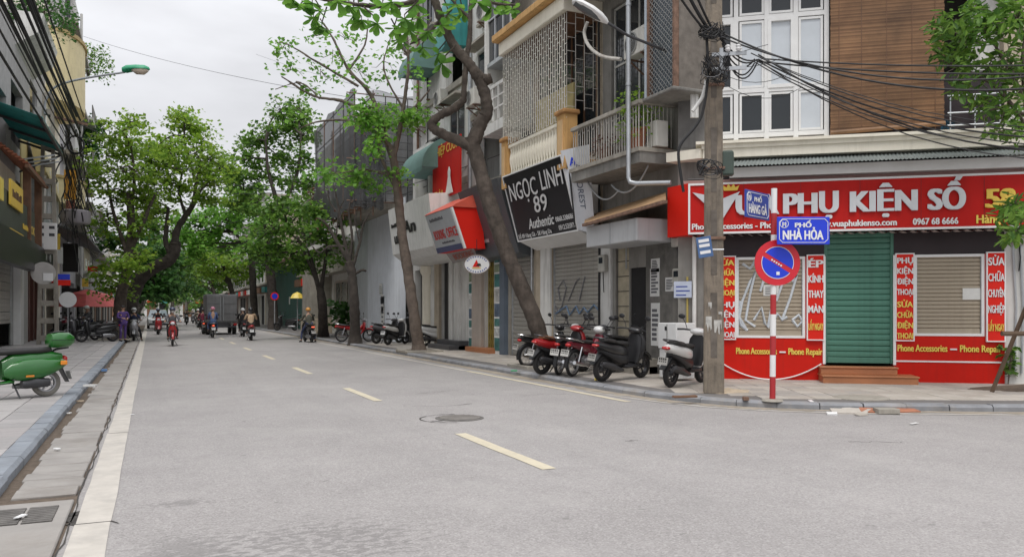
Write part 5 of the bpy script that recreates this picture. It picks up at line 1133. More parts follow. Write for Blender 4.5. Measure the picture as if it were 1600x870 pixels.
# third: cream wall with curved balcony
lc_ = lhouse('cream_curved_house', 'left house with a curved cream balcony front', 47.6, 55, 17.5, m_cream, [(48.2, 54.4, SW, 3.6)])
for zc_ in (12.6, 7.2):
    pts = [(-5.0, 48)]+[(-5.0+1.6*math.sin(a*math.pi/10), 51.3-3.3*math.cos(a*math.pi/10)) for a in range(1, 10)]+[(-5.0, 54.6)]
    o = MB().flat(pts, zc_, zc_+(3.6 if zc_ > 10 else 1.3)).build('curved_balcony', M('cream_bright', (.75,.64,.38), .7, var=.08, streak=.3, dirt=(.45,.36,.2)), lc_); MB().flat([(x+.1, y) for x, y in pts], zc_+(3.6 if zc_ > 10 else 1.3), zc_+(3.8 if zc_ > 10 else 1.45)).build('balcony_coping', M('tan_coping', (.45,.33,.15), .7), lc_)
    for q in lc_.children[-2:]: q.matrix_parent_inverse = lc_.matrix_world.inverted()
for ch in lc_.children:
    if ch.name.startswith(('curved', 'balcony_cop')): ch.matrix_parent_inverse = (Matrix.Translation((-5,0,0))@Matrix.Rotation(math.pi/2, 4, 'Z')).inverted()
# fourth: tall grey house with barred windows
ld_ = lhouse('tall_barred_house', 'tall grey left house with barred windows and a white pipe', 55.1, 66, 24, M('lilac_grey', (.45,.44,.46), .8, var=.1, streak=.4), [(56, 65, SW, 3.4)])
for zf in (8, 12, 16, 20):
    w_ = framebars(MB(), 57, 61, zf, zf+2.6, .15, -.1, .1).build('window', m_white, ld_); MB().box(57.1, 60.9, -.03, .0, zf+.1, zf+2.5).build('pane', m_glass, w_)
    for k in range(6): MB().box(57.3+k*.6, 57.38+k*.6, -.14, -.1, zf, zf+2.6).build('bar', m_gunmetal, w_)
    MB().box(62, 65.5, -.25, .0, zf-.6, zf+2.8).build('white_panel', m_wallw, ld_)
    MB().box(55.5, 65.6, -.9, .0, zf-.95, zf-.7).build('balcony_slab', m_concrete, ld_)
MB().tube([(65.8, -.4, 3), (65.8, -.4, 23)], .09, 8).build('pipe', m_wallw, ld_)
for i, (y, z, r, lab) in enumerate(((69, 19.3, 1.6, 'green shrub topping the tall grey left house'), (70, 15, 1.0, 'dry trailing plant on the far left balcony'), (68, 13.2, .9, 'potted shrub hanging off the far left balcony'))):
    potted_plant(lab, (-4.4, y, z), r, r*1.5, 900, LEAF_MID if i == 0 else LEAF_DARK, None, leafsize=.2, hang=.8, name='rooftop_plant')
le_ = lhouse('grey_balcony_house', 'dark grey left house with plants on its balconies', 66.1, 74, 19, m_wallg, [(67, 73, SW, 3.4)])
for zf in (4.2, 8.2, 12.2, 15.5): MB().box(66.3, 73.8, -1.1, .0, zf, zf+.2).build('balcony_slab', m_wallw, le_); MB().box(66.3, 73.8, -1.1, -1.04, zf+.2, zf+1.1).build('balcony_front', m_wallg, le_)
fl = [(74.2, 84, 12, m_beige), (84.2, 96, 10, m_wallg), (96.2, 110, 12, m_concrete), (110.2, 130, 10, m_cream)]
fb = ['beige house on the left behind the leaning tree', 'grey house on the left beyond the tree trunks', 'concrete house far along the left side', 'cream house at the far end of the left side']
for i, (ya, yb, h, m) in enumerate(fl): far_house('far_house', fb[i], -5.2, ya, yb, h, m, -1)
MB().box(28.2, 37.3, -.06, .0, 5.4, 6.9).build('cream_panel', m_cream, la_); MB().box(39.0, 40.9, -.05, .0, 4.2, 9.5).build('yellow_panel', M('pale_yellow', (.62,.52,.25)), la_)
dm = thing('cable_drum', 'grey drum shaped junction housing under the left cables', 'junction box', (-3.1, 41, 5.4)); MB().lathe([(0,0),(.55,0),(.62,.1),(.62,.55),(.5,.62),(0,.62)], 18).build('housing', M('drum_grey', (.3,.28,.3), .6, var=.15, streak=.3), dm); MB().bar((-.8,0,.3), (-1.8,0,.3), .08).build('bracket', m_rust, dm)
# smaller signs and shop clutter on the left
def lsign(label, x, u0, u1, v0, v1, mat, text=None, tm=None, name='projecting_sign', face='y'):
    t = thing(name, label, 'sign'); yy = XP((u0+u1)/2, v0, x).y; a, b = YP(u0, v0, yy), YP(u1, v1, yy)
    MB().box(min(a.x, b.x), max(a.x, b.x), yy, yy+.12, b.z, a.z).build('board', mat, t)
    if text: letter(t, text, a.x+.1*(b.x-a.x), a.x+.9*(b.x-a.x), b.z+(a.z-b.z)*.35, b.z+(a.z-b.z)*.7, yy, tm or m_letw, depth=.01)
    return t
lsign('blue and red projecting sign above the dark motorbikes', -3.4, 86, 109, 428, 437, m_blueb); lsign('orange red strip under the blue sign above the dark motorbikes', -3.45, 80, 110, 437, 446, m_redb, None)
lsign('orange hanging sign with a white edge among the cables', -3.6, 100, 119, 265, 312, M('sign_orange', (.75,.36,.04), .5, var=.1)); lsign('red and white wavy sign below the orange one', -3.6, 103, 117, 313, 330, M('sign_salmon', (.6,.22,.15), .5))
lsign('small yellow square sign by the red umbrella', -3.8, 128, 138, 435, 448, m_gold); lsign('white panel sign above the yellow square sign', -3.8, 139, 153, 425, 440, m_white); lsign('white lower panel sign beside the red umbrella', -3.8, 140, 154, 443, 456, m_white)
lsign('pale grey board sign near the left tree trunks', -3.2, 156, 170, 455, 466, m_white); lsign('dark shop board with white marks behind the round sign', -4.2, 98, 122, 380, 425, m_black); lsign('black board above the parked motorbikes', -4.3, 96, 120, 450, 462, m_black); lsign('small red sign hanging below the dark canopy on the left', -3.9, 137, 153, 416, 424, m_redb)
lsign('yellowish plate behind the utility pole', -4.0, 86, 94, 365, 390, m_gold); lsign('white square plate tied behind the utility pole', -4.1, 84, 98, 386, 412, m_white)
can = thing('dark_canopy', 'sloping dark sheet canopy over the left shop fronts', 'canopy'); MB().hexa([(-5,46,6.0),(-3.0,46,5.3),(-3.0,60,5.3),(-5,60,6.0),(-5,46,6.08),(-3.0,46,5.38),(-3.0,60,5.38),(-5,60,6.08)]).build('sheet', M('canopy_dark', (.09,.09,.09), .6, var=.2), can)
for i, (u, v, r, lab, mt) in enumerate(((69, 427, .42, 'round grey disc sign on the left utility pole', M('disc_grey', (.45,.43,.41), .6)), (106, 468, .35, 'small round white sign on a thin post by the motorbikes', m_letw))):
    p = XP(u, v, -3.72 if i == 0 else -3.4); t = thing('round_sign', lab, 'sign', (p.x, p.y-.25*(i == 0), 0))
    MB().lathe([(0,-.02),(r,-.02),(r,.02),(0,.02)], 24, (0, 0, p.z), 'Y').build('disc', mt, t)
    if i: MB().tube([(0,.03,SW), (0,.03,p.z)], .03, 6).build('post', m_galv, t)
    else: MB().box(0, .32, -.05, -.021, p.z-.3, p.z).build('white_tag', m_letw, t)
p = XP(137, 472, -3.3); um = thing('parasol', 'faded red parasol over the far left pavement', 'parasol', (p.x, p.y, SW))
rr = 1.9; n = 8; zt_ = p.z-SW+.75; zb_ = p.z-SW-.25
for k in range(n):
    a, b = k*2*math.pi/n, (k+1)*2*math.pi/n; am = (a+b)/2
    MB().add([(0,0,zt_), (rr*.55*math.cos(a),rr*.55*math.sin(a),zt_-.3), (rr*.55*math.cos(b),rr*.55*math.sin(b),zt_-.3), (rr*math.cos(a),rr*math.sin(a),zb_), (rr*math.cos(b),rr*math.sin(b),zb_), (rr*.97*math.cos(am),rr*.97*math.sin(am),zb_-.02)], [(0,1,2),(1,3,5),(1,5,2),(2,5,4)], False).build('canopy_gore', M('parasol_red', (.5,.09,.085), .7, var=.2), um)
MB().tube([(0,0,0),(0,0,zt_)], .03, 8).build('pole', m_galv, um); MB().lathe([(0,0),(.25,0),(.22,.12),(0,.14)], 12).build('base', m_concrete, um)
p = XP(457, 465, 9.3); um2 = thing('parasol', 'yellow parasol by the green gate', 'parasol', (9.3, 57, SW))
for k in range(8):
    a, b = k*math.pi/4, (k+1)*math.pi/4; MB().add([(0,0,2.7),(.32*math.cos(a),.32*math.sin(a),2.55),(.32*math.cos(b),.32*math.sin(b),2.55),(.5*math.cos(a),.5*math.sin(a),2.25),(.5*math.cos(b),.5*math.sin(b),2.25)], [(0,1,2),(1,3,4,2)]).build('canopy_gore', m_yel, um2)
MB().tube([(0,0,0),(0,0,2.7)], .03, 8).build('pole', m_galv, um2)
# ------------------------------------------------------------------ trees
def TP(u, v, Zc): d = ray(u, v); return Vector((d.x*Zc, d.y*Zc, EYE+d.z*Zc))
def curve_pts(pts, n=4):
    P = [Vector(p) for p in pts]; out = []
    for i in range(len(P)-1):
        p0, p1, p2, p3 = P[max(i-1,0)], P[i], P[i+1], P[min(i+2, len(P)-1)]
        for k in range(n):
            t = k/n; out.append(.5*((2*p1)+(p2-p0)*t+(2*p0-5*p1+4*p2-p3)*t*t+(3*p1-p0-3*p2+p3)*t**3))
    return out+[P[-1]]
def limb(mb, pts, r0, r1, n=9, knob=.06, rn=rnd):
    c = curve_pts(pts, 8); L = len(c)
    mb.tube(c, [(r0+(r1-r0)*(i/(L-1))**.85)*(1+rn.uniform(-knob, knob)) for i in range(L)], n); return c
def make_tree(name, label, base, limbs, clusters, leaf, bark, size=.2, seed=1, group=None, twig=True, r_tw=.03, foot=True, spread=.55, wide=.45, flat=.33):
    """limbs: (points, r0, r1); clusters: (centre, (rx,ry,rz), subclumps, leaves per subclump)"""
    rn = random.Random(seed); base = Vector(base); t = thing(name, label, 'tree', base, 0, group); tr = MB(); sk = []
    for k, (pts, r0, r1) in enumerate(limbs):
        pts = [Vector(p)-base for p in pts]
        if k == 0 and foot: tr.tube([pts[0]-Vector((0,0,.1)), pts[0]+Vector((0,0,.02)), pts[0].lerp(pts[1], .25), ], [r0*1.5, r0*1.3, r0*1.02], 10)
        sk += limb(tr, pts, r0, r1, 10, .07, rn)
    cr = MB(); tw = MB()
    for (c, rad, ns, nl) in clusters:
        c = Vector(c)-base
        cand = [q for q in sk if q.z < c.z+rad[2]*.4] or sk
        a = min(cand, key=lambda q: (q-c).length)
        if twig and (a-c).length > .7:
            mid = a.lerp(c, .5)+Vector((rn.uniform(-.3,.3), rn.uniform(-.3,.3), .15))
            tw.tube(curve_pts([a, mid, c], 3), [r_tw*2.2*(1-.6*i/6) for i in range(7)], 6)
        for j in range(ns):
            d = Vector((rn.gauss(0,1), rn.gauss(0,1), rn.gauss(0,1))).normalized()*(rn.random()**.45)
            s = Vector((c.x+d.x*rad[0], c.y+d.y*rad[1], c.z+d.z*rad[2])); rs = spread*rn.uniform(.6, 1.3)
            if twig: tw.tube([c.lerp(s, .12), c.lerp(s, .6)+Vector((0,0,rn.uniform(-.1,.15))), s], [r_tw*.8, r_tw*.5, r_tw*.25], 5)
            for q in range(int(nl*rn.uniform(.6, 1.4))):
                g = Vector((rn.gauss(0,.5), rn.gauss(0,.5), rn.gauss(0,flat)))*rs
                leafquad(cr, s+g, size*rn.uniform(.65, 1.25), rn, wide=wide)
    tr.jitter(.011 if limbs[0][1] < .3 else .02).build('trunk', bark, t)
    if tw.v: tw.build('branches', bark, t, kind='stuff')
    if cr.v: cr.build('crown', leaf, t, kind='stuff')
    return t
RS = 'street trees on the right pavement'; LS = 'street trees on the left pavement'
# --- leaning tree with big leaves in front of the dark sign
Z1 = 19.7; p1 = lambda u, v, dz=0: TP(u, v, Z1+dz)
b = G(846, 572, SW)
leaning = [([b, p1(843,523), p1(817,455), p1(789,388), p1(765,318), p1(747,255), p1(736,214)], .215, .175), ([p1(739,225), p1(750,195), p1(761,174), p1(757,146), p1(745,118), p1(729,95), p1(709,72), p1(696,45), p1(683,12), p1(668,-40), p1(660,-110)], .175, .09),
           ([p1(740,232), p1(721,222), p1(690,209), p1(675,197), p1(684,183), p1(709,170), p1(725,155)], .15, .085), ([p1(724,160), p1(727,114), p1(734,52), p1(737,-10), p1(748,-60)], .075, .05),
           ([p1(745,118), p1(757,125), p1(768,122)], .16, .12), ([p1(674,-20), p1(640,5), p1(590,10), p1(540,5,-1), p1(480,-5,-1.5)], .09, .03), ([p1(690,30), p1(665,55), p1(640,70)], .06, .02), ([p1(737,-10), p1(770,5), p1(805,8)], .05, .02), ([p1(735,30), p1(710,5), p1(690,-25)], .04, .02)]
lt = make_tree('street_tree', 'thick leaning tree with twisted trunk in front of the black sign', b, leaning, [], LEAF_BIG, m_bark, seed=3, group=RS)
ros = [(455,-2),(470,12),(488,5),(490,28),(500,18),(503,42),(528,3),(545,8),(552,26),(560,12),(565,32),(590,38),(598,8),(612,4),(617,45),(625,62),(632,30),(640,48),(648,8),(655,28),(660,75),(668,50),(685,85),(690,100),(700,22),(712,8),(690,40),(722,20),(745,4),(768,12),(785,4),(800,15),(640,-15),(570,-12),(700,-15),(610,-20),(520,-15)]
bigleaf = MB(); pr = [(0,.0),(.12,.3),(.2,.62),(.17,.86),(.06,.99),(0,1.0)]
vs = [(0, y, -.05*math.sin(y*3)) for x, y in pr]+[(x, y, .05-.05*math.sin(y*3)) for x, y in pr]+[(-x, y, .05-.05*math.sin(y*3)) for x, y in pr]
bigleaf.add(vs, [(i, i+1, 7+i, 6+i) for i in range(5)]+[(i, 12+i, 13+i, i+1) for i in range(5)], True); blm = bigleaf.mesh('leaf', LEAF_BIG)
n_leaf = 0; rn = random.Random(5)
rosette = [(TP(u, v, Z1+rn.uniform(-1.6, .6))-b) for u, v in ros]
cm = MB()
for c in rosette: cm.tube([c+Vector((rn.uniform(-.3,.3), rn.uniform(-.3,.3), .4)), c+Vector((0,0,.1)), c], [.02, .015, .01], 5)
crown1 = cm.build('crown', m_bark, lt, kind='stuff')
for c in rosette:
    k = 8; a0 = rn.uniform(0, 6.28)
    for i in range(k):
        if n_leaf >= 298: break
        az = a0+i*2*math.pi/k+rn.uniform(-.3,.3); s = rn.uniform(.24, .42)
        o = link('leaf', blm, crown1, c, Euler((rn.uniform(-1.1,.35), rn.uniform(-.4,.4), az), 'XYZ')); o.scale = (s*1.25, s, s); n_leaf += 1
# --- slim tree with sparse canopy over the parked scooters
Z2 = 27.2; p2 = lambda u, v, dz=0: TP(u, v, Z2+dz); b = G(655, 549, SW)
rn = random.Random(11)
lm = [([b, p2(648,500), p2(638,430), p2(628,365), p2(622,305), p2(616,255), p2(608,228)], .21, .12), ([p2(614,250), p2(625,200), p2(633,150), p2(638,100), p2(635,40)], .1, .03), ([p2(612,240), p2(585,190), p2(540,160), p2(490,150), p2(440,120)], .1, .02), ([p2(610,235), p2(580,150), p2(545,110), p2(520,60), p2(500,30)], .09, .02),
      ([p2(600,215), p2(550,190), p2(500,190), p2(470,200)], .06, .015), ([p2(628,190), p2(655,160), p2(672,140)], .05, .015), ([p2(560,135), p2(500,100), p2(450,70), p2(430,68)], .045, .012), ([p2(545,110), p2(570,70), p2(575,30)], .045, .012), ([p2(630,170), p2(600,110), p2(610,60)], .04, .012), ([p2(500,155), p2(470,130), p2(430,140)], .03, .01), ([p2(616,290), p2(595,245), p2(588,215)], .07, .03)]
cls = [(p2(u, v, rn.uniform(-1, 1)), (.6,.6,.45), 5, 12) for u, v in ((440,75),(455,110),(480,140),(500,110),(520,85),(540,60),(560,110),(470,170),(600,95),(640,120),(630,70),(500,55))]
cls += [(p2(u, v, rn.uniform(-1, .5)), (.7,.7,.35), 5, 34) for u, v in ((585,170),(605,185),(625,195),(560,185),(640,180),(550,275),(580,285),(610,282),(535,270),(595,225),(570,195))]
make_tree('street_tree', 'slim tall tree with sparse light leaves beside the parked white scooters', b, lm, cls, LEAF_FRESH, m_barkg, .17, 21, RS, r_tw=.018, spread=.45)
# --- bare tree in front of the hoarding
Z3 = 34; p3 = lambda u, v, dz=0: TP(u, v, Z3+dz); b = G(555, 536, SW)
lm = [([b, p3(554,480), p3(550,430), p3(546,408)], .24, .17), ([p3(547,412), p3(525,375), p3(510,350), p3(495,340)], .1, .03), ([p3(546,410), p3(535,360), p3(528,320), p3(522,290)], .09, .02), ([p3(546,412), p3(550,370), p3(545,330), p3(552,300)], .08, .02), ([p3(549,425), p3(562,380), p3(568,350), p3(580,330)], .08, .015), ([p3(540,385), p3(515,385), p3(500,395), p3(488,385)], .06, .02), ([p3(562,380), p3(555,345), p3(560,320)], .04, .012), ([p3(530,335), p3(515,315), p3(512,290)], .04, .012), ([p3(550,430), p3(566,422), p3(572,424)], .07, .04), ([p3(525,375), p3(530,330), p3(540,310)], .035, .012)]
make_tree('bare_tree', 'leafless dark tree in front of the grey hoarding', b, lm, [(p3(505,345), (.5,.5,.4), 3, 5)], LEAF_RED, m_barkd, .16, 31, RS, r_tw=.02)
# --- dense green trees farther on
def crown_px(lst, Zc, dz, ns, nl, rx=1.6): return [(TP(u, v, Zc+rnd.uniform(-dz, dz)), (r*rx/1.6, r*rx/1.6, r*.7), ns, nl) for u, v, r in lst]
b = G(505, 526, SW); Z4 = 41; p4 = lambda u, v, dz=0: TP(u, v, Z4+dz)
make_tree('street_tree', 'bushy mid green tree over the stopped rider in the orange helmet', b, [([b, p4(504,480), p4(500,450)], .26, .2), ([p4(501,458), p4(488,420), p4(475,395), p4(465,370)], .14, .06), ([p4(501,455), p4(508,410), p4(510,380)], .13, .05), ([p4(500,452), p4(480,390), p4(445,360)], .09, .04)],
          crown_px([(470,330,1.3),(450,360,1.5),(430,390,1.4),(480,370,1.4),(505,350,1.3),(515,380,1.2),(490,400,1.2),(455,405,1.2),(420,360,1.2),(410,400,1.0),(500,330,1.0),(440,330,1.2)], Z4, 1.6, 11, 30), LEAF_MID, m_barkd, .24, 41, RS, r_tw=.03)
bx = Vector((8.4, 62, SW)); Z5 = 60; p5 = lambda u, v, dz=0: TP(u, v, Z5+dz); bu = 800+FPX*((bx.x*CS-bx.y*SN)/(bx.x*SN+bx.y*CS))
make_tree('street_tree', 'tall dark green tree rising above the middle of the street on the right', bx, [([bx, p5(bu-4,440), p5(bu-10,380), p5(440,320)], .38, .25), ([p5(438,330), p5(420,270), p5(415,220)], .2, .06), ([p5(440,325), p5(465,270), p5(470,210)], .18, .06), ([p5(bu-8,395), p5(410,340), p5(385,310)], .16, .05)],
          crown_px([(420,200,1.8),(450,190,1.6),(400,225,1.7),(470,215,1.7),(385,250,1.6),(430,240,1.9),(485,250,1.6),(380,285,1.5),(410,280,1.8),(460,285,1.8),(490,290,1.4),(400,315,1.6),(440,320,1.7),(440,170,1.2),(475,185,1.2),(365,270,1.2),(375,320,1.5)], Z5, 2.5, 11, 30), LEAF_MID, m_barkd, .32, 51, RS, r_tw=.04, spread=.7)
bx = Vector((8.4, 74, SW)); Z6 = 70
make_tree('street_tree', 'bright green tree leaning over the road before the grey truck', bx, [([bx, TP(395,440,Z6), TP(392,400,Z6), TP(380,370,Z6)], .35, .2), ([TP(388,385,Z6), TP(360,360,Z6), TP(330,350,Z6), TP(300,355,Z6)], .16, .04), ([TP(388,390,Z6), TP(400,350,Z6), TP(395,320,Z6)], .15, .05)],
          crown_px([(300,345,1.7),(325,335,1.8),(350,345,1.9),(375,345,2),(400,350,1.9),(290,370,1.4),(320,370,1.7),(345,385,1.6),(365,320,1.7),(400,390,1.8),(420,375,1.8),(310,390,1.4),(385,300,1.6),(420,415,1.4),(275,385,1.3)], Z6, 3, 12, 30), LEAF_FRESH, m_barkd, .36, 61, RS, r_tw=.05, spread=.8)
# --- left side: brown trunk and dark leaning trunk, wide yellow green canopy
b = G(187, 531, SW); Z7 = 38.8; p7 = lambda u, v, dz=0: TP(u, v, Z7+dz)
make_tree('street_tree', 'brown trunked tree beside the man in purple clothes', b, [([b, p7(186,500), p7(190,460), p7(198,425), p7(203,390), p7(205,350), p7(203,300)], .32, .16), ([p7(202,395), p7(225,345), p7(235,320), p7(245,300)], .13, .05), ([p7(200,400), p7(180,340), p7(170,300)], .12, .04), ([p7(204,340), p7(210,280), p7(205,230)], .1, .04)],
          crown_px([(170,215,1.2),(190,205,1.2),(165,245,1.3),(200,235,1.2),(185,265,1.4),(160,280,1.2),(210,265,1.3),(195,300,1.2),(175,310,1.1),(230,290,1.1),(170,345,1.0),(195,395,1.1),(215,400,1.1),(190,420,.9),(205,350,1.0),(165,430,.8),(180,450,.8),(225,310,1.0),(200,190,.9)], Z7, 1.5, 10, 27), LEAF_YEL, m_bark, .2, 71, LS, r_tw=.026, spread=.62, flat=.16)
b = G(202, 524, SW); Z8 = 43; p8 = lambda u, v, dz=0: TP(u, v, Z8+dz)
make_tree('street_tree', 'dark tree leaning far out over the left lane', b, [([b, p8(203,490), p8(210,455), p8(222,432), p8(243,417), p8(262,408), p8(272,395), p8(274,378)], .38, .29), ([p8(272,392), p8(276,362), p8(288,340), p8(302,318), p8(306,290), p8(315,255)], .23, .07), ([p8(268,400), p8(259,378), p8(260,355), p8(263,325)], .18, .07), ([p8(300,320), p8(312,300), p8(330,280), p8(345,270)], .1, .04), ([p8(290,336), p8(280,300), p8(285,270)], .1, .04), ([p8(306,285), p8(290,230), p8(288,190)], .09, .03)],
          crown_px([(250,225,1.3),(275,230,1.3),(300,240,1.4),(325,250,1.3),(345,262,1.1),(240,255,1.4),(265,260,1.5),(290,265,1.4),(320,275,1.2),(335,290,1.0),(255,290,1.3),(280,295,1.2),(230,280,1.2),(290,195,1.1),(285,180,.8),(300,200,.9),(225,240,1.2),(245,320,1.1),(225,330,1.1),(260,240,1.3),(310,225,1.0),(330,310,.7)], Z8, 1.8, 11, 28), LEAF_YEL, m_barkd, .21, 81, LS, r_tw=.028, spread=.68, flat=.16)
# a dark-leaved clump that sits in the same canopy belongs to its own tree behind
far = [((6, 165), 290, 430, LEAF_MID, 'pale green tree farthest off where the street bends', 'trees closing the view', 158, [(230,455,3),(262,462,3),(290,466,3),(320,462,3),(345,455,3),(245,470,2.5),(275,474,2.5),(305,474,2.5),(335,470,2.5)]),
       ((-1.9, 66), 235, 400, LEAF_DARK, 'dark leafy tree behind the leaning left tree', LS, 60, [(215,420,1.6),(240,430,1.6),(255,450,1.4),(225,455,1.3),(250,400,1.6),(200,380,1.5)]),
       ((-1.9, 84), 250, 380, LEAF_MID, 'mid green tree far along the left kerb', LS, 78, [(240,340,2),(262,360,2),(255,390,2),(275,410,2),(245,430,2),(270,440,1.6),(225,350,2),(235,390,1.8)]),
       ((-1.9, 104), 262, 400, LEAF_DARK, 'dark tree at the far end of the left kerb', LS, 96, [(255,430,2.2),(275,430,2.2),(262,455,1.8),(285,450,2.0),(280,400,2.2),(260,400,2.2)]),
       ((8.5, 92), 330, 380, LEAF_YEL, 'yellow green tree beyond the bright green one on the right', RS, 88, [(320,400,2.2),(345,410,2.2),(365,420,2.0),(300,410,2),(330,430,1.8),(310,380,2),(385,430,1.8),(355,395,2)]),
       ((8.5, 116), 310, 400, LEAF_MID, 'mid green tree far along the right kerb', RS, 110, [(290,420,2.4),(310,430,2.4),(330,440,2),(300,450,2),(345,440,2),(280,440,2.2),(320,410,2.2)]),
       ((3.2, 150), 268, 420, LEAF_DARK, 'dark tree closing the far end of the street', 'trees closing the view', 140, [(260,430,3),(285,440,3),(310,445,3),(235,440,3),(270,460,2.4),(300,462,2.4),(330,455,2.6),(250,410,3),(290,415,3)]),
       ((-2.2, 130), 258, 420, LEAF_MID, 'mid green tree before the far end on the left', LS, 122, [(245,440,2.4),(265,435,2.4),(255,415,2.4),(235,425,2.2),(275,455,2)])]
for i, ((x, y), u, v, lf, lb, gp_, zc, px) in enumerate(far):
    b = Vector((x, y, SW if abs(x-3) > 3 else 0)); pu = 800+FPX*((b.x*CS-b.y*SN)/(b.x*SN+b.y*CS)); top = TP((pu+u)/2, v+35, zc)
    make_tree('street_tree', lb, b, [([b, b.lerp(top, .5)+Vector((.15,0,.4)), top], .35, .22), ([b.lerp(top, .7), TP(px[0][0], px[0][1], zc)], .16, .06), ([b.lerp(top, .8), TP(px[2][0], px[2][1], zc)], .16, .06)], crown_px(px, zc, 2.5, 12, 28, 1.9), lf, m_barkd, .42, 100+i, gp_, r_tw=.06, spread=.9)
# --- young staked tree at the right edge
Z9 = 13.2; p9 = lambda u, v, dz=0: TP(u, v, Z9+dz); b = G(1618, 606, SW); rn = random.Random(91)
yt = make_tree('young_tree', 'young staked tree with glossy leaves at the right edge', b, [([b, p9(1612,520), p9(1608,420), p9(1612,300), p9(1605,180), p9(1600,90), p9(1610,0), p9(1600,-60)], .075, .03), ([p9(1606,200), p9(1560,140), p9(1510,110), p9(1470,95)], .03, .012), ([p9(1604,160), p9(1560,80), p9(1530,40)], .03, .012), ([p9(1611,310), p9(1585,330), p9(1570,320)], .025, .01), ([p9(1605,180), p9(1560,170), p9(1530,180)], .025, .01)], [], LEAF_FRESH, m_barkg, foot=False)
yc = MB(); pos = []
for u, v, r, k in ((1475,40,22,30),(1510,60,30,44),(1550,40,34,50),(1590,30,36,46),(1470,80,20,18),(1505,100,26,26),(1545,110,30,30),(1580,100,34,34),(1500,135,20,14),(1535,160,26,24),(1570,170,30,30),(1595,140,30,26),(1560,205,14,8),(1590,200,22,18),(1585,320,18,16),(1575,335,18,16),(1590,360,18,16),(1578,365,14,10),(1595,330,18,14),(1520,15,26,26),(1580,0,30,28)):
    for i in range(int(k*3)):
        d = rn.gauss(0, .45), rn.gauss(0, .45); pos.append((p9(u+d[0]*r, v+d[1]*r, rn.gauss(0, .45))-b, (u, v)))
rn.shuffle(pos)
lf2 = MB(); pr = [(0,0),(.14,.25),(.19,.52),(.14,.78),(0,1)]; vs = [(0,y,-.04) for x, y in pr]+[(x,y,.03) for x, y in pr]+[(-x,y,.03) for x, y in pr]
lf2.add(vs, [(i,i+1,6+i,5+i) for i in range(4)]+[(i,10+i,11+i,i+1) for i in range(4)], True); lfm = lf2.mesh('leaf', LEAF_MID)
tw = MB()
for q, (u, v) in pos[::6]: tw.tube([p9(u, v)-b, q], [.008, .005], 4)
cy = tw.build('crown', m_barkg, yt, kind='stuff'); rest = MB()
for i, (q, uv) in enumerate(pos):
    e = Euler((rn.uniform(-1.2,.5), rn.uniform(-.6,.6), rn.uniform(0,6.28))); s = rn.uniform(.13, .24)
    if i < 290: o = link('leaf', lfm, cy, q, e); o.scale = (s*1.1, s, s)
    else: rest.merge(lf2, Matrix.Translation(q)@e.to_matrix().to_4x4()@Matrix.Scale(s, 4))
rest.build('more_leaves', LEAF_MID, cy, kind='stuff')
sk_ = thing('tree_stake', 'wooden tripod stakes tied round the young tree', 'stake')
m_stk = M('stake_wood', (.14,.095,.065), .9, var=.3, scale=5)
p = G(1550, 612, SW); MB().tube([p, p9(1604,478)], .035, 8).build('stake', m_stk, sk_); p = G(1640, 614, SW); MB().tube([p, p9(1606,470)], .035, 8).build('stake', m_stk, sk_); MB().tube([p9(1565,521), p9(1650,521)], .04, 8).build('cross_bar', m_stk, sk_)
# tree pits, weeds and stones at feet of trees
def pit(label, c, w, l, a=0):
    t = thing('tree_pit', label, 'tree pit', (c.x, c.y, SW), a, 'tree pits'); MB().box(-w/2+.1, w/2-.1, -l/2+.1, l/2-.1, -.02, .014).build('soil', m_soil, t)
    for x0, x1, y0, y1 in ((-w/2, w/2, -l/2, -l/2+.1), (-w/2, w/2, l/2-.1, l/2), (-w/2, -w/2+.1, -l/2+.1, l/2-.1), (w/2-.1, w/2, -l/2+.1, l/2-.1)): MB().bbox(x0, x1, y0, y1, -.02, .07, .012).build('kerb_piece', m_concrete, t)
pit('square concrete pit round the slim tall tree', G(655, 549, SW), 1.3, 1.3); pit('square pit under the thick leaning tree', G(842, 573, SW), 1.2, 1.2); pit('soil pit under the brown left tree', G(187, 531, SW)+Vector((-.2, .2, 0)), 1.4, 1.8)
heap('soil_bed', 'dark soil and rubble bed round the staked young tree', (b.x-.15, b.y+.1), 1.3, .6, .07, m_soil, 'soil')
potted_plant('tuft of tall grass and weeds against the white wall', G(1575, 600, SW), .12, .7, 60, LEAF_MID, None, leafsize=.14, name='weed_tuft')
potted_plant('red flowering shrub on the balcony above the pale shop', (9.4, 46.8, 7.0), 1.0, 1.5, 700, LEAF_RED, None, leafsize=.16, name='balcony_shrub')
# ------------------------------------------------------------------ poles, signs on posts, lamps, cables
pb = G(1115, 613, SW); pole = thing('utility_pole', 'weathered rectangular concrete utility pole on the right corner', 'pole', (pb.x, pb.y, SW), -YAW-.18)
H = 9.2; prof = lambda z: (.168-.005*z, .14-.005*z)
def ring(z, ix=0, iy=0):
    w, d = prof(z); return [(-w+.02, -d, z), (w-.02, -d, z), (w, -d+.02, z), (w, d-.02, z), (w-.02, d, z), (-w+.02, d, z), (-w, d-.02, z), (-w, -d+.02, z)]
m_pole = M('pole_concrete', (.24,.2,.155), .92, var=.3, scale=3, streak=.75, sscale=14, dirt=(.09,.08,.07), bump=.5, bscale=22, blotch=.35)
MB().loft([ring(z*H/12) for z in range(13)], True, False).build('shaft', m_pole, pole)
for z0 in (.6, 2.0, 3.4, 5.0, 6.6): w, d = prof(z0); MB().box(-w*.35, w*.3, -d-.004, -d+.03, z0, z0+1.1).build('recess_shade', M('pole_shadow', (.15,.13,.11), .95, var=.4, scale=5, streak=.5), pole)  # darker panels on the flat face, recess shade painted into their colour
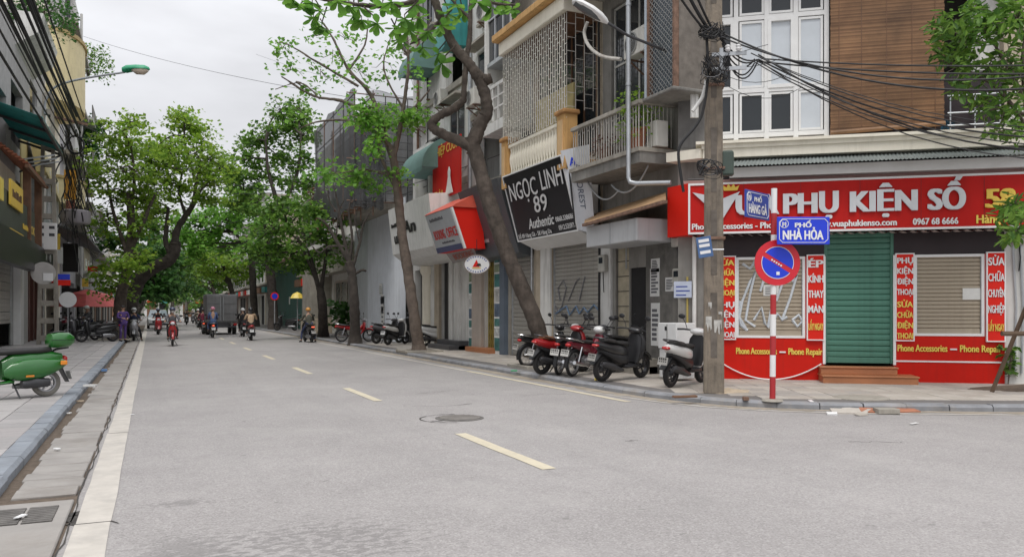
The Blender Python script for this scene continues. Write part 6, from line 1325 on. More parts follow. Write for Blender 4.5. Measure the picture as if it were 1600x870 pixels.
for z in (2.6, 3.78, 5.2): w, d = prof(z); framebars(MB(), -w-.03, w+.03, -d-.03, d+.03, .03, 0, .05); MB().bbox(-w-.03, w+.03, -d-.03, d+.03, z, z+.05, .006).build('steel_band', m_rust, pole)
for i, (x, z, w, h) in enumerate(((-.09, 1.0, .1, .3), (.06, .98, .13, .26), (-.07, 1.4, .06, .14), (.1, 1.28, .06, .1))):
    tp = MB(); n = 11; d = prof(z)[1]
    poly = [(x-w/2+w*k/n, z+h) for k in range(n, -1, -1)]+[(x-w/2+w*k/n, z+rnd.uniform(0, .85)*h) for k in range(n+1)]
    tp.prism(poly, -d-.012, -d-.006).build('torn_paper', M('old_paper', (.5,.49,.46), .85, var=.3, scale=12), pole)
bplate = thing('street_plate', 'small tilted blue plate tied to the utility pole', 'sign', pole.matrix_world@Vector((0,0,0)), -YAW-.1)
p = TP(1101, 386, 13.2); bplate.location = p; bplate.rotation_euler = (0, -.15, -YAW-.2)
MB().bbox(-.12, .12, -.01, .01, -.17, .17, .004).build('plate', M('plate_blue', (.07,.14,.3), .5, var=.1), bplate)
for z in (-.09, .02, .1): MB().box(-.085, .085, -.015, -.0105, z-.02, z+.03).build('white_line', m_letw, bplate)
MB().tube([(.1,.02,-.06), (.3,.02,-.09)], .012, 5).build('wire_tie', m_galv, bplate)
bx_ = thing('junction_box', 'dark green junction box behind the pole below the awning', 'junction box', TP(1137, 275, 13.6), -YAW-.3); MB().bbox(-.1, .1, -.1, .1, 0, .42, .03).build('casing', M('dark_green', (.06,.085,.07), .5), bx_)
# insulator bracket and cable tangle
br = thing('insulator_bracket', 'rusty cross bracket with white insulators high on the utility pole', 'bracket', TP(1122, 98, 13.2), -YAW-.2)
for z in (-.12, .12): MB().box(-.1, .45, -.05, -.02, z-.03, z+.03).build('cross_arm', m_galv, br)
MB().box(.02, .08, -.06, -.01, -.2, .22).build('back_plate', m_galv, br)
for x in (.15, .32): MB().lathe([(.0,.0),(.03,.0),(.05,.03),(.03,.05),(.05,.08),(.03,.1),(.0,.11)], 10, (x, -.08, .15)).build('insulator', m_letw, br)
rn = random.Random(17)
for j, (u, v, lab, k, r) in enumerate(((1113, 50, 'knot of black cables round the pole top', 24, .24), (1118, 105, 'tangle of black wires by the insulators', 26, .26), (1110, 262, 'coil of wire strapped to the middle of the pole', 12, .26))):
    t = thing('cable_tangle', lab, 'cables', TP(u, v, 13.15), 0)
    for i in range(k):
        a = rn.uniform(0, 6.28); pts = [(math.cos(a+q*1.1)*r*rn.uniform(.4, 1.1), math.sin(a+q*1.1)*r*rn.uniform(.3, .9), rn.uniform(-.6, .5)*r*(1.6 if j == 1 else 1)) for q in range(5)]
        MB().tube(curve_pts(pts, 3), rn.choice((.005, .007, .01)), 5).build('wire', m_wire if i % 5 else m_gunmetal, t)
# cables leaving that pole
gR = 'cables leaving the corner pole to the right'; pt = lambda u, v: TP(u, v, 13.2)
ends = [((1128,52),(1760,118),10.5,.5,.016,'thick black cable sagging first below the pole top to the right'), ((1125,58),(1760,96),10.5,.45,.014,'thin upper cable running level to the right'), ((1190,92),(1760,98),10.8,.08,.012,'topmost cable crossing the bamboo blind'), ((1190,97),(1760,112),10.8,.1,.014,'second cable crossing the bamboo blind')]
for a, e, z, sg_, r, lb in ends: cable('overhead_cable', lb, pt(*a), TP(e[0], e[1], z), sg_, r, gR, 20)
rn = random.Random(4)
for i in range(7):
    a = pt(1180+rn.uniform(-8, 8), 88+rn.uniform(-5, 8)); e = TP(1780, 205+i*7+rn.uniform(-3, 3), 10.6); cable('overhead_cable', 'one of the bundled black cables drooping across the bamboo blind', a, e, .35+.03*i, rn.choice((.007,.01,.014)), 'bundled cables across the bamboo blind', 20, wob=.006)
for i in range(5): cable('overhead_cable', 'short black cable from the pole joining the bundle at the window', pt(1122+i*3, 50+i*9), pt(1182+rn.uniform(-4,4), 92+rn.uniform(-6,8)), .15+.05*i, .013, 'short cables between pole and bundle', 10)
for i in range(4): cable('overhead_cable', 'thin wire fanning over the white upstairs windows', pt(1125, 90+i*12), pt(1200+i*18, 70+i*22), .08*i, .005, 'thin wires over the upstairs windows', 8)
for i, (a, e, z, s_, r) in enumerate((((1108,48),(1060,-40),12.6,.05,.03), ((1112,44),(1075,-40),12.6,.04,.022), ((1105,52),(1040,-40),12.4,.05,.02))): cable('overhead_cable', ['thickest black cable rising from the pole top to the left', 'right hand black cable rising from the pole top', 'outer black cable rising leftwards from the pole top'][i], pt(*a), TP(e[0], e[1], z), s_, r, 'cables rising from the pole top', 10)
t = thing('drop_cable', 'thick black cable hanging in a curve left of the pole', 'cable', (0,0,0)); MB().tube(curve_pts([TP(u, v, 13.3) for u, v in ((1104,55),(1106,120),(1098,175),(1085,200),(1066,222),(1060,240),(1064,275),(1068,300))]), .024, 8).build('cable', m_wire, t)
t = thing('pale_hose', 'pale twin hose curving down beside the pole', 'hose', (0,0,0)); MB().tube(curve_pts([TP(u, v, 13.4) for u, v in ((1104,125),(1098,150),(1088,166),(1082,174))]), .03, 8).build('hose', m_wallw, t)
# no parking sign with two street name plates
sb_ = G(1207, 626, SW); sp_ = thing('sign_post', 'red and white banded post with a round no parking sign', 'sign post', (sb_.x, sb_.y, SW), -YAW)
bands = [(626,589,'r'),(589,555,'w'),(555,525,'r'),(525,491,'w'),(491,460,'r'),(460,366,'w'),(366,332,'r'),(332,293,'w')]
zz = lambda v: (EYE+(HOR-v)/FPX*12.3)-SW
tilt = .008
for v0, v1, c in bands: MB().tube([(-.0+tilt*zz(v0), 0, max(0, zz(v0))), (tilt*zz(v1), 0, zz(v1))], .045, 14).build('red_band' if c == 'r' else 'white_band', M('post_red', (.42,.025,.03), .5, var=.1) if c == 'r' else m_white, sp_)
MB().lathe([(0,0),(.17,0),(.15,.025),(.05,.035)], 14).build('foot', m_concrete, sp_)
zc = zz(410); sx_ = .06; dk = lambda r0, r1, y, m, n, a0=0, a1=2*math.pi: MB().lathe([(r0, y), (r1, y)], 40, (sx_, 0, zc), 'Y', a0, a1).build(n, m, sp_)
sr = .352; MB().lathe([(0,-.055),(sr,-.055),(sr,-.035),(0,-.035)], 40, (sx_, 0, zc), 'Y').build('disc', M('disc_red', (.62,.02,.035), .35, var=.06), sp_)
for s in (1, -1):
    ri = sr*.70; hb_ = .036; pts = []; a0 = math.asin(hb_/ri)
    for k in range(17): a = a0+(math.pi-2*a0)*k/16; pts.append((ri*math.cos(a), ri*math.sin(a)))
    an = R_(-32)+(math.pi if s < 0 else 0); MB().prism([(sx_+x*math.cos(an)-y*math.sin(an), zc+x*math.sin(an)+y*math.cos(an)) for x, y in pts], -.059, -.0555).build('blue_field', m_blueb, sp_)
    an2 = an; o = MB()
    for k in range(16):
        p0, p1_ = pts[k], pts[k+1]; f = lambda p: (sx_+p[0]*math.cos(an2)-p[1]*math.sin(an2), -.058, zc+p[0]*math.sin(an2)+p[1]*math.cos(an2)); o.bar(f(p0), f(p1_), .008)
    o.build('white_edge', m_letw, sp_)
MB().box(sx_-.02, sx_+.03, -.064, -.06, zc-.19, zc-.14).build('sticker', m_letw, sp_)
for k in range(5): MB().box(sx_-.1+k*.035, sx_-.075+k*.035, -.064, -.06, zc+.03-k*.022, zc+.055-k*.022).build('sticker', m_letw, sp_)
def name_plate(label, c, rz, l1, l2, w, h, mat):
    t = thing('street_name_plate', label, 'sign', c, rz); MB().bbox(-w/2, w/2, -.015, .015, -h/2, h/2, .006).build('plate', mat, t)
    e = .03; pts = [(-w/2+e+.05, -h/2+e), (w/2-e-.05, -h/2+e), (w/2-e, -h/2+e+.05), (w/2-e, h/2-e-.05), (w/2-e-.05, h/2-e), (-w/2+e+.05, h/2-e), (-w/2+e, h/2-e-.05), (-w/2+e, -h/2+e+.05)]; o = MB()
    for a, b in zip(pts, pts[1:]+pts[:1]): o.bar((a[0], -.017, a[1]), (b[0], -.017, b[1]), .008)
    o.build('border', m_letw, t)
    letter(t, l1, -w*.17, w*.15, h*.12, h*.29, -.015, m_letw, bold=.014, depth=.004); letter(t, l2, -w*.4, w*.38, -h*.32, h*.02, -.015, m_letw, bold=.016, extra=(-.03,.03), depth=.004)
    o = MB(); cx, cz, r = -w*.37, h*.25, h*.15; q = [(cx+r*math.cos(k*math.pi/10), cz+r*math.sin(k*math.pi/10)) for k in range(20)]
    for a, b in zip(q, q[1:]+q[:1]): o.bar((a[0], -.018, a[1]), (b[0], -.018, b[1]), .008)
    o.bar((cx-r*.5, -.018, cz-r*.2), (cx+r*.5, -.018, cz-r*.2), .012); o.bar((cx-r*.5, -.018, cz+r*.15), (cx+r*.5, -.018, cz+r*.15), .01); o.bar((cx-r*.35, -.018, cz-r*.8), (cx-r*.35, -.018, cz+r*.4), .012); o.bar((cx+r*.35, -.018, cz-r*.8), (cx+r*.35, -.018, cz+r*.4), .012)
    o.build('emblem', m_letw, t); MB().box(-.02, .02, .01, .05, -h*.3, h*.3).build('clamp', m_galv, t); return t
c = TP(1255, 360.5, 12.22); name_plate('bright blue street name plate facing the camera above the no parking sign', c, -YAW, 'PHỐ', 'NHÀ HỎA', .80, .42, m_blueb)
c = TP(1183, 321, 12.5); t = name_plate('darker blue street name plate turned along the main street', c, -YAW-R_(-47), 'PHỐ', 'HÀNG GÀ', .80, .42, m_blue)
# street lamp on the right
hp = TP(922, 19, 16.0); ae = TP(1020, 80, 16.3); lr = thing('street_lamp', 'white oval street lamp head on a thin arm at the top', 'street lamp', hp, 0)
dv = (ae-hp); dvn = dv.normalized(); ax = Vector((dvn.x, dvn.y, dvn.z)); sd = Vector((-ax.y, ax.x, 0)).normalized(); upv = ax.cross(sd)
def lring(s, w, h0, h1): return [ax*s+sd*(w*math.cos(a))+upv*((h1 if math.sin(a) > 0 else -h0)*abs(math.sin(a))) for a in [k*math.pi/8 for k in range(16)]]
upv = upv if upv.z > 0 else -upv
MB().loft([lring(-.42,.02,.005,.02), lring(-.38,.11,.03,.06), lring(-.25,.17,.045,.1), lring(0,.19,.05,.12), lring(.22,.14,.05,.11), lring(.36,.07,.04,.07), lring(.42,.03,.03,.03)]).build('housing', m_white, lr)
MB().loft([lring(-.36,.1,.055,-.03), lring(-.2,.15,.065,-.03), lring(0,.165,.07,-.03), lring(.15,.12,.065,-.03), lring(.26,.04,.055,-.04)]).build('lens_bowl', M('lamp_bowl', (.1,.11,.115), .15, var=.1), lr)
MB().tube([ax*.36, dv*.6, dv+Vector((.3,-.1,.0))], .03, 8).build('arm', m_gunmetal, lr)
cp_ = MB().tube(curve_pts([XP(u, v, 9.25) for u, v in ((918,35),(913,52),(920,72),(940,88),(970,93))]), .04, 8).build('scroll_bracket', m_iw); tag(cp_, 'curved pale iron bracket at the corner of the lattice grille', 'bracket')
# left lattice pole
lp_b = Vector((-3.9, 38.2, SW)); lpole = thing('lattice_pole', 'concrete lattice utility pole with square holes on the left pavement', 'pole', lp_b)
Hl = 10.4; wl = lambda z: .33-.018*z
for s in (-1, 1): MB().hexa([(s*wl(0)-.07,-.15,0),(s*wl(0)+.07,-.15,0),(s*wl(0)+.07,.15,0),(s*wl(0)-.07,.15,0),(s*wl(Hl)-.06,-.1,Hl),(s*wl(Hl)+.06,-.1,Hl),(s*wl(Hl)+.06,.1,Hl),(s*wl(Hl)-.06,.1,Hl)]).build('leg', m_concrete, lpole)
k = 0; z = .15
while z < Hl: w = wl(z)-.06; MB().box(-w, w, -.12, .12, z, z+.22).build('rung', m_concrete, lpole); z += .72
mc_ = thing('meter_cabinet', 'white meter cabinet with dark windows strapped to the left pole', 'meter cabinet', (-3.9, 37.98, 4.0)); MB().bbox(-.36, .36, -.2, .0, 0, 1.1, .02).build('cabinet', m_white, mc_)
for x in (-.2, .18):
    for z in (.55, .85): MB().box(x-.1, x+.1, -.206, -.2, z, z+.12).build('meter_window', m_gunmetal, mc_)
MB().box(-.28, -.12, -.206, -.2, .1, .25).build('label_plate', m_galv, mc_)
hd_ = TP(213, 109, 33); ll = thing('street_lamp', 'green street lamp on a long curved arm reaching from the left pole', 'street lamp', (-3.9, 38.0, 9.0)); o_ = ll.location
MB().tube(curve_pts([TP(u, v, 33)-o_ for u, v in ((70,178),(71,160),(80,142),(95,132),(130,123),(195,113))]), .045, 8).build('arm', m_galv, ll)
hl = hd_-o_; axl = Vector((CS,-SN,0)); dl = Vector((SN,CS,0))
def gring(s, w, h0, h1): return [hl+axl*s+dl*(w*math.cos(a))+Vector((0,0,(h1 if math.sin(a) > 0 else -h0)*abs(math.sin(a)))) for a in [k*math.pi/8 for k in range(16)]]
MB().loft([gring(-.56,.1,.12,.1), gring(-.4,.16,.14,.18), gring(0,.2,.02,.2), gring(.35,.18,.02,.18), gring(.52,.08,.01,.1), gring(.56,.02,.01,.02)]).build('housing', M('lamp_green', (.03,.3,.15), .45, var=.08), ll)
MB().loft([gring(-.2,.12,.05,-.01), gring(.0,.17,.2,-.01), gring(.3,.17,.22,-.01), gring(.48,.08,.1,-.01)]).build('lens_bowl', M('bowl_cream', (.6,.5,.4), .3), ll)
# bunches of cable along the left side
rn = random.Random(33)
def q3(y, z, x=-3.9): return Vector((x, y, z))
for i in range(20):
    z0 = rn.uniform(8.0, 10.0); z1 = z0+rn.uniform(-.5,.5); xx = rn.uniform(-3.5,-2.6); cable('overhead_cable', 'black cable running from the left pole towards the viewer above the teal awning', q3(39, z0, xx), q3(4, z1, xx+rn.uniform(-.25,.25)), rn.uniform(.0,.5), rn.choice((.014,.018,.024,.03,.04)), 'cables overhead along the left side', 16)
for i in range(18):
    z0 = rn.uniform(5.0, 9.4); cable('overhead_cable', 'black cable running from the left pole down the street', q3(39, z0, -3.1+rn.uniform(-.5,.4)), q3(74, rn.uniform(5.5, 9), -3.4+rn.uniform(-.5,.6)), rn.uniform(.3,1.6), rn.choice((.014,.02,.03)), 'cables running down the left side', 16)
for i in range(17):
    a = q3(38.5+rn.uniform(0,4), rn.uniform(6.8,9.8), -3.1+rn.uniform(-.5,.6)); cable('hanging_cable', 'loose black cable dropping beside the left pole', a, a+Vector((rn.uniform(-.5,.6), rn.uniform(-1,3), -rn.uniform(2,4.5))), rn.uniform(-.2,.4), rn.choice((.012,.02,.03)), 'loose cables at the left pole', 10, wob=.08)
t = thing('cable_coil', 'heavy coil of black cable hanging at the left pole', 'cables', (-2.95, 39, 8.6)); cr_ = MB().bar((-3.9, 38.3, 9.6), (-2.5, 39, 9.5), .09).build('cross_arm', m_rust, t); cr_.location = -Vector((-2.95, 39, 8.6))

for k in range(3): MB().tube([(.3*math.cos(a*.42+k)*(1+.06*k), .1*math.sin(a+k), .36*math.sin(a*.42+k)*(1+.04*k)) for a in range(16)], .025, 6).build('turn', m_wire, t)
xs_ = [((130,57),62,(700,175),33,.5,.012,'long thin wire crossing the sky from the left house'), ((120,185),50,(420,280),70,.4,.02,'upper wire crossing in front of the left canopy'), ((125,195),45,(400,275),66,.5,.025,'middle wire crossing in front of the left canopy'), ((120,212),42,(470,300),62,.7,.03,'lower wire crossing in front of the left canopy'),
       ((230,375),52,(520,300),45,.3,.02,'wire sagging across the street at tree height'), ((150,275),44,(500,290),60,.8,.02,'wire from the left pole to the green trees'), ((280,420),75,(500,315),50,.4,.025,'wire rising to the netted scaffold'), ((400,85),60,(690,165),34,.2,.008,'faint wire between the sparse tree and the white wall'), ((430,335),50,(800,235),26,.35,.012,'wire along the right houses above the banner'), ((440,345),50,(720,270),30,.4,.012,'second wire along the right houses')]
for a, z0, e, z1, s_, r, lb in xs_: cable('overhead_wire', lb, TP(a[0], a[1], z0), TP(e[0], e[1], z1), s_, r, 'wires crossing the street', 18)
# sand, rubble and litter
heap('sand_heap', 'low heap of pale sand round the foot of the utility pole', (pb.x+.32, pb.y+.02), .5, .3, .07, m_sand)
def flatpiece(name, label, cat, c, w, l, h, a, mat, group=None, tilt_=(0,0), z=None):
    t = MB().bbox(-w/2, w/2, -l/2, l/2, 0, h, .004).jitter(.004).build(name, mat); t.location = (c.x, c.y, (SW if z is None else z)+.004); t.rotation_euler = (tilt_[0], tilt_[1], a); return tag(t, label, cat, group)
rb = [((1318,645),.34,.26,.03,.2,m_tilew[2],'white broken slab leaning on the kerb'), ((1335,643),.4,.28,.02,-.3,m_tilew[2],'pale broken tile beside the white slab'), ((1372,644),.5,.25,.03,.1,M('brick_orange', (.4,.17,.1), .9, var=.25),'orange tile fragment by the kerb'), ((1410,643),.45,.2,.025,.5,M('brick_orange', (.5,.17,.08)),'flat orange tile at the right of the rubble'), ((1385,646),.3,.24,.07,.3,m_concrete,'grey lump of concrete on the orange tiles'), ((1345,649),.18,.1,.02,.8,m_tilew[0],'small shard of tile below the slab'), ((1300,648),.14,.1,.03,.1,m_white,'small white shard at the left of the rubble')]
for (u, v), w, l, h, a, m, lb in rb: flatpiece('rubble_piece', lb, 'rubble', G(u, v), w, l, h, -YAW-.4+a, m, 'rubble at the kerb', (.12 if h < .05 else 0, 0), z=.004)
for i, (u, v, w, l, h, m, lb, z) in enumerate(((163,580,.2,.12,.05,M('bag_blue', (.12,.25,.5), .4),'blue plastic bag on the left gutter',.02), (141,604,.22,.1,.04,m_paper,'crumpled white paper on the left kerb',SW), (125,627,.1,.06,.015,m_sand,'small tan scrap beside the left kerb',.02), (108,646,.07,.05,.012,m_paper,'white scrap low on the left gutter',.02), (89,702,.07,.04,.012,m_letw,'white scrap on the gutter slabs',.03), (32,808,.1,.04,.01,m_letw,'white scrap lying on the drain grate',.035), (207,648,.06,.03,.008,m_letw,'white scrap on the edge line',.006), (1428,662,.18,.04,.008,m_paper,'white strip of paper on the road near the rubble',.004),
        (935,594,.16,.06,.04,m_yel,'yellow wheel lock on the pavement by the black scooter',SW), (1070,621,.4,.1,.03,m_wood,'brown board on the pavement left of the pole',SW), (1165,625,.14,.08,.05,m_rust,'brown stone at the right of the sand',SW), (1267,627,.28,.06,.01,m_letw,'white paper strip on the pavement right of the post',SW), (803,580,.14,.1,.03,M('green_scrap', (.1,.4,.2), .6),'green scrap by the pit of the leaning tree',SW))):
    flatpiece('litter', lb, 'litter', G(u, v, z), w, l, h, rnd.uniform(0, 3), m, None, z=z)
mc2 = G(1345, 621, SW); t = thing('pavement_cover', 'oval concrete inspection cover in the right pavement', 'cover', (mc2.x, mc2.y, SW+.002), -YAW-.4); MB().lathe([(0,.006),(.42,.006),(.43,.002),(.43,-.01)], 24).build('lid', m_concrete, t)
# ------------------------------------------------------------------ motorbikes (x forward, origin on the ground between the wheels)
def sup(cx, cz, hw, hh, n=14, e=2.6, y0=0.0):        # superellipse ring in the yz plane
    r = []
    for k in range(n):
        a = 2*math.pi*k/n; c, s = math.cos(a), math.sin(a)
        r.append((cx, y0+hw*math.copysign(abs(c)**(2/e), c), cz+hh*math.copysign(abs(s)**(2/e), s)))
    return r
def hull(st, e=2.6, n=14, y0=0.0): return MB().loft([sup(x, (a+b)/2, w, (b-a)/2, n, e, y0) for x, a, b, w in st])   # stations x, bottom, top, half width
def upright(st, e=2.6, n=14):                        # stations z, centre x, half depth, half width
    return MB().loft([[(cx+hd*math.copysign(abs(math.cos(a))**(2/e), math.cos(a)), hw*math.copysign(abs(math.sin(a))**(2/e), math.sin(a)), z) for a in [2*math.pi*k/n for k in range(n)]] for z, cx, hd, hw in st])
def tyre_mb(R, r, n=26, m=8):
    return MB().lathe([(R-r+r*math.cos(2*math.pi*k/m), r*1.05*math.sin(2*math.pi*k/m)) for k in range(m+1)], n, (0,0,0), 'Y')
def rim_mb(R, r, spokes, thick):
    mb = MB().lathe([(R-2*r-.012,-r*.7),(R-2*r+.012,-r*.7),(R-2*r+.012,r*.7),(R-2*r-.012,r*.7),(R-2*r-.012,-r*.7)], 26, (0,0,0), 'Y')
    mb.lathe([(0,-.06),(.045,-.06),(.045,.06),(0,.06)], 12, (0,0,0), 'Y')
    for k in range(spokes):
        a = 2*math.pi*k/spokes; mb.bar((.03*math.cos(a), .02*(-1)**k, .03*math.sin(a)), ((R-2*r)*math.cos(a+.12*(-1)**k), 0, (R-2*r)*math.sin(a+.12*(-1)**k)), thick, thick)
    return mb
def arc_guard(cx, cz, R, a0, a1, w, t=.012, n=10):
    rings = []
    for k in range(n+1):
        a = a0+(a1-a0)*k/n; c, s = math.cos(a), math.sin(a); rings.append([(cx+(R+q)*c, y, cz+(R+q)*s) for y, q in ((-w, -.03), (-w*.8, 0), (0, .015), (w*.8, 0), (w, -.03), (w*.8, -t), (0, .015-t), (-w*.8, -t))])
    return MB().loft(rings)
def mirror_mb(s, x=.27, z=1.03): 
    mb = MB().tube(curve_pts([(x, s*.2, z), (x+.02, s*.26, z+.12), (x, s*.31, z+.2)], 3), .007, 6); mb.ell((x-.005, s*.33, z+.24), (.018, .075, .048), 12, 6); return mb
def style_parts(style):
    P = []                                           # (name, MB, slot, parent index or None)
    add = lambda n, mb, slot, par=None: (P.append((n, mb, slot, par)), len(P)-1)[1]
    if style == 'cub': R, r, wb, sp, th = .285, .034, .61, 18, .006
    elif style == 'vespa': R, r, wb, sp, th = .225, .045, .645, 5, .03
    else: R, r, wb, sp, th = .265, .046, .635, 5, .026
    for s in (1, -1):
        w = add('wheel', rim_mb(R, r, sp, th), 'rim'); P[w] = ('wheel', P[w][1], 'rim', None, (s*wb, 0, R)); t = add('tyre', tyre_mb(R, r), 'tyre', w)
    for s in (-1, 1): add('fork_leg', MB().tube([(wb, s*.075, R), (wb-.2, s*.07, R+.45)], .022, 8), 'metal')
    if style == 'scooter':
        add('front_fender', arc_guard(wb, R, R+.035, R_(20), R_(165), .075), 'body')
        add('front_shield', upright([(.30,.33,.05,.09),(.42,.38,.07,.16),(.6,.43,.085,.2),(.78,.45,.09,.19),(.9,.43,.08,.15),(.97,.4,.06,.1)]), 'body')
        add('inner_shield', upright([(.36,.29,.04,.15),(.6,.33,.05,.185),(.85,.35,.05,.16),(.93,.34,.04,.1)]), 'trim')
        add('headset', MB().ell((.36, 0, 1.0), (.14, .17, .075), 14, 8), 'body'); add('headlight', MB().ell((.455, 0, .93), (.07, .1, .06), 12, 8), 'lens')
        add('floorboard', hull([(.38,.27,.34,.12),(.3,.25,.33,.16),(.0,.24,.33,.17),(-.12,.26,.36,.15)]), 'trim')
        add('tail_body', hull([(.03,.5,.62,.085),(-.1,.48,.71,.145),(-.3,.5,.75,.175),(-.5,.54,.77,.17),(-.7,.6,.79,.135),(-.85,.66,.8,.08),(-.93,.7,.78,.04)]), 'body'); add('lower_body', hull([(.05,.28,.54,.1),(-.1,.29,.56,.152),(-.3,.34,.58,.168),(-.5,.43,.6,.155),(-.68,.52,.64,.11),(-.78,.58,.66,.05)]), 'trim'); add('rear_shock', MB().tube([(-.5,.14,.55),(-.6,.14,.3)], .03, 8), 'metal')
        add('seat', hull([(.09,.68,.73,.06),(.02,.70,.785,.11),(-.2,.72,.79,.14),(-.36,.74,.80,.145),(-.42,.75,.84,.145),(-.6,.77,.86,.13),(-.72,.79,.85,.08)]), 'seat')
        add('taillight', MB().ell((-.9, 0, .73), (.06, .085, .035), 12, 6), 'red'); add('mudflap', MB().add([(-.72,-.07,.6),(-.72,.07,.6),(-1.0,.06,.36),(-1.0,-.06,.36),(-.70,-.07,.58),(-.70,.07,.58),(-.98,.06,.34),(-.98,-.06,.34)], [(0,1,2,3),(7,6,5,4),(0,4,5,1),(3,2,6,7)]), 'trim')
        add('grab_rail', MB().tube(curve_pts([(-.5,.15,.8),(-.75,.14,.86),(-.86,.06,.88),(-.86,-.06,.88),(-.75,-.14,.86),(-.5,-.15,.8)], 4), .014, 6), 'metal')
        add('engine', hull([(-.2,.2,.36,.1),(-.4,.18,.38,.11),(-.62,.2,.36,.07),(-.72,.22,.32,.04)], y0=.1), 'engine'); add('exhaust', hull([(-.18,.2,.26,.03),(-.3,.2,.3,.05),(-.5,.24,.38,.062),(-.78,.3,.43,.055),(-.84,.33,.41,.03)], 2, y0=-.15), 'muffler')
        plate_at = (-.99, .5); hb = (.29, 1.03)
    elif style == 'vespa':
        add('front_fender', MB().ell((wb, 0, R+.06), (R+.05, .1, R*.8), 14, 8, -.1, 1), 'body'); add('front_shield', upright([(.28,.33,.03,.12),(.4,.42,.035,.26),(.6,.45,.04,.28),(.8,.46,.05,.24),(.93,.45,.06,.14),(.98,.44,.05,.08)]), 'body')
        add('headset', MB().ell((.42, 0, 1.02), (.13, .16, .08), 14, 8), 'body'); add('headlight', MB().ell((.52, 0, 1.03), (.06, .085, .08), 14, 8), 'lens'); add('floorboard', hull([(.36,.24,.29,.14),(.0,.23,.28,.17),(-.15,.24,.32,.14)]), 'body')
        add('tail_body', hull([(.0,.3,.62,.08),(-.15,.3,.72,.13),(-.4,.36,.74,.15),(-.7,.44,.74,.13),(-.88,.54,.7,.08)]), 'body')
        for s in (1, -1): add('side_cowl', hull([(.0,.36,.46,.02),(-.1,.3,.56,.06),(-.3,.27,.62,.1),(-.5,.29,.63,.115),(-.7,.36,.62,.1),(-.86,.45,.6,.06),(-.92,.5,.57,.02)], 2.2, 16, s*.125), 'body')
        add('seat', hull([(.12,.7,.75,.06),(.05,.69,.79,.12),(-.2,.69,.8,.14),(-.5,.69,.805,.145),(-.66,.7,.81,.12),(-.73,.72,.79,.06)]), 'seat')
        add('taillight', MB().ell((-.93, 0, .6), (.05, .07, .06), 12, 8), 'red'); add('indicator', MB().bbox(-.9, -.8, -.235, -.2, .5, .57, .01), 'amber'); add('indicator', MB().bbox(-.9, -.8, .2, .235, .5, .57, .01), 'amber'); add('side_reflector', MB().bbox(-.4, -.28, -.25, -.225, .33, .36, .006), 'amber'); add('side_reflector', MB().bbox(-.4, -.28, .225, .25, .33, .36, .006), 'amber')
        add('mudflap', MB().hexa([(-.96,-.07,.22),(-.96,.07,.22),(-.98,.07,.22),(-.98,-.07,.22),(-.83,-.08,.5),(-.83,.08,.5),(-.86,.08,.5),(-.86,-.08,.5)]), 'trim'); add('engine', hull([(-.25,.16,.28,.08),(-.45,.15,.32,.1),(-.65,.17,.3,.06)], y0=.12), 'metal'); add('exhaust', hull([(-.2,.16,.22,.03),(-.4,.14,.27,.06),(-.7,.15,.28,.06),(-.76,.17,.25,.03)], 2, y0=-.13), 'engine')
        tb = add('top_box', hull([(-.68,.84,.94,.1),(-.71,.79,1.02,.16),(-.82,.78,1.05,.18),(-.98,.79,1.04,.17),(-1.06,.84,.98,.11)], 3), 'body'); add('box_seam', hull([(-.7,.905,.918,.165),(-.82,.905,.918,.188),(-.98,.905,.918,.178),(-1.065,.905,.918,.12)], 3), 'trim', tb); add('box_pad', hull([(-.74,1.02,1.05,.1),(-.85,1.03,1.065,.12),(-.96,1.02,1.05,.1)], 3), 'seat', tb); add('rack', MB().tube([(-.7,0,.7),(-.8,0,.76),(-1.0,0,.79)], .02, 6), 'metal')
        plate_at = (-1.0, .33); hb = (.38, 1.04)
    else:
        add('front_fender', arc_guard(wb, R, R+.03, R_(5), R_(150), .055), 'body'); add('front_shield', upright([(.32,.22,.03,.06),(.45,.32,.04,.16),(.62,.38,.05,.18),(.78,.41,.06,.13),(.88,.4,.06,.08)]), 'body')
        add('headset', MB().ell((.37, 0, .98), (.13, .13, .085), 14, 8), 'body2'); add('headlight', MB().ell((.47, 0, .96), (.05, .09, .065), 12, 8), 'lens'); add('spine', hull([(.36,.62,.84,.05),(.2,.46,.66,.06),(.05,.42,.6,.07),(-.1,.44,.66,.08)]), 'body')
        add('tail_body', hull([(.0,.5,.68,.07),(-.2,.5,.72,.1),(-.45,.55,.74,.1),(-.7,.62,.76,.08),(-.9,.68,.75,.035)]), 'body'); add('seat', hull([(.1,.66,.71,.07),(.0,.69,.76,.11),(-.3,.7,.77,.12),(-.6,.73,.81,.12),(-.8,.75,.8,.08)]), 'seat')
        add('taillight', MB().ell((-.88, 0, .68), (.05, .07, .04), 12, 6), 'red'); add('rear_fender', arc_guard(-wb, R, R+.03, R_(40), R_(195), .05), 'trim'); add('engine', hull([(.2,.24,.42,.06),(.08,.2,.44,.1),(-.12,.2,.42,.11),(-.22,.24,.36,.06)]), 'engine'); add('exhaust', MB().tube(curve_pts([(.18,-.1,.3),(.1,-.14,.2),(-.2,-.15,.2),(-.35,-.16,.24),(-.85,-.17,.33)], 3), [.018]*10+[.04]*3, 8), 'chrome')
        add('swing_arm', MB().bar((-.15,.1,.3), (-.61,.1,.285), .06, .03), 'metal')
        for s in (1, -1): add('shock', MB().tube([(-.5,s*.12,.64),(-.6,s*.12,.3)], [.03,.022], 8), 'chrome')
        add('grab_rail', MB().tube(curve_pts([(-.45,.12,.74),(-.75,.13,.8),(-.9,.05,.82),(-.9,-.05,.82),(-.75,-.13,.8),(-.45,-.12,.74)], 4), .013, 6), 'chrome'); plate_at = (-.99, .52); hb = (.3, 1.03)
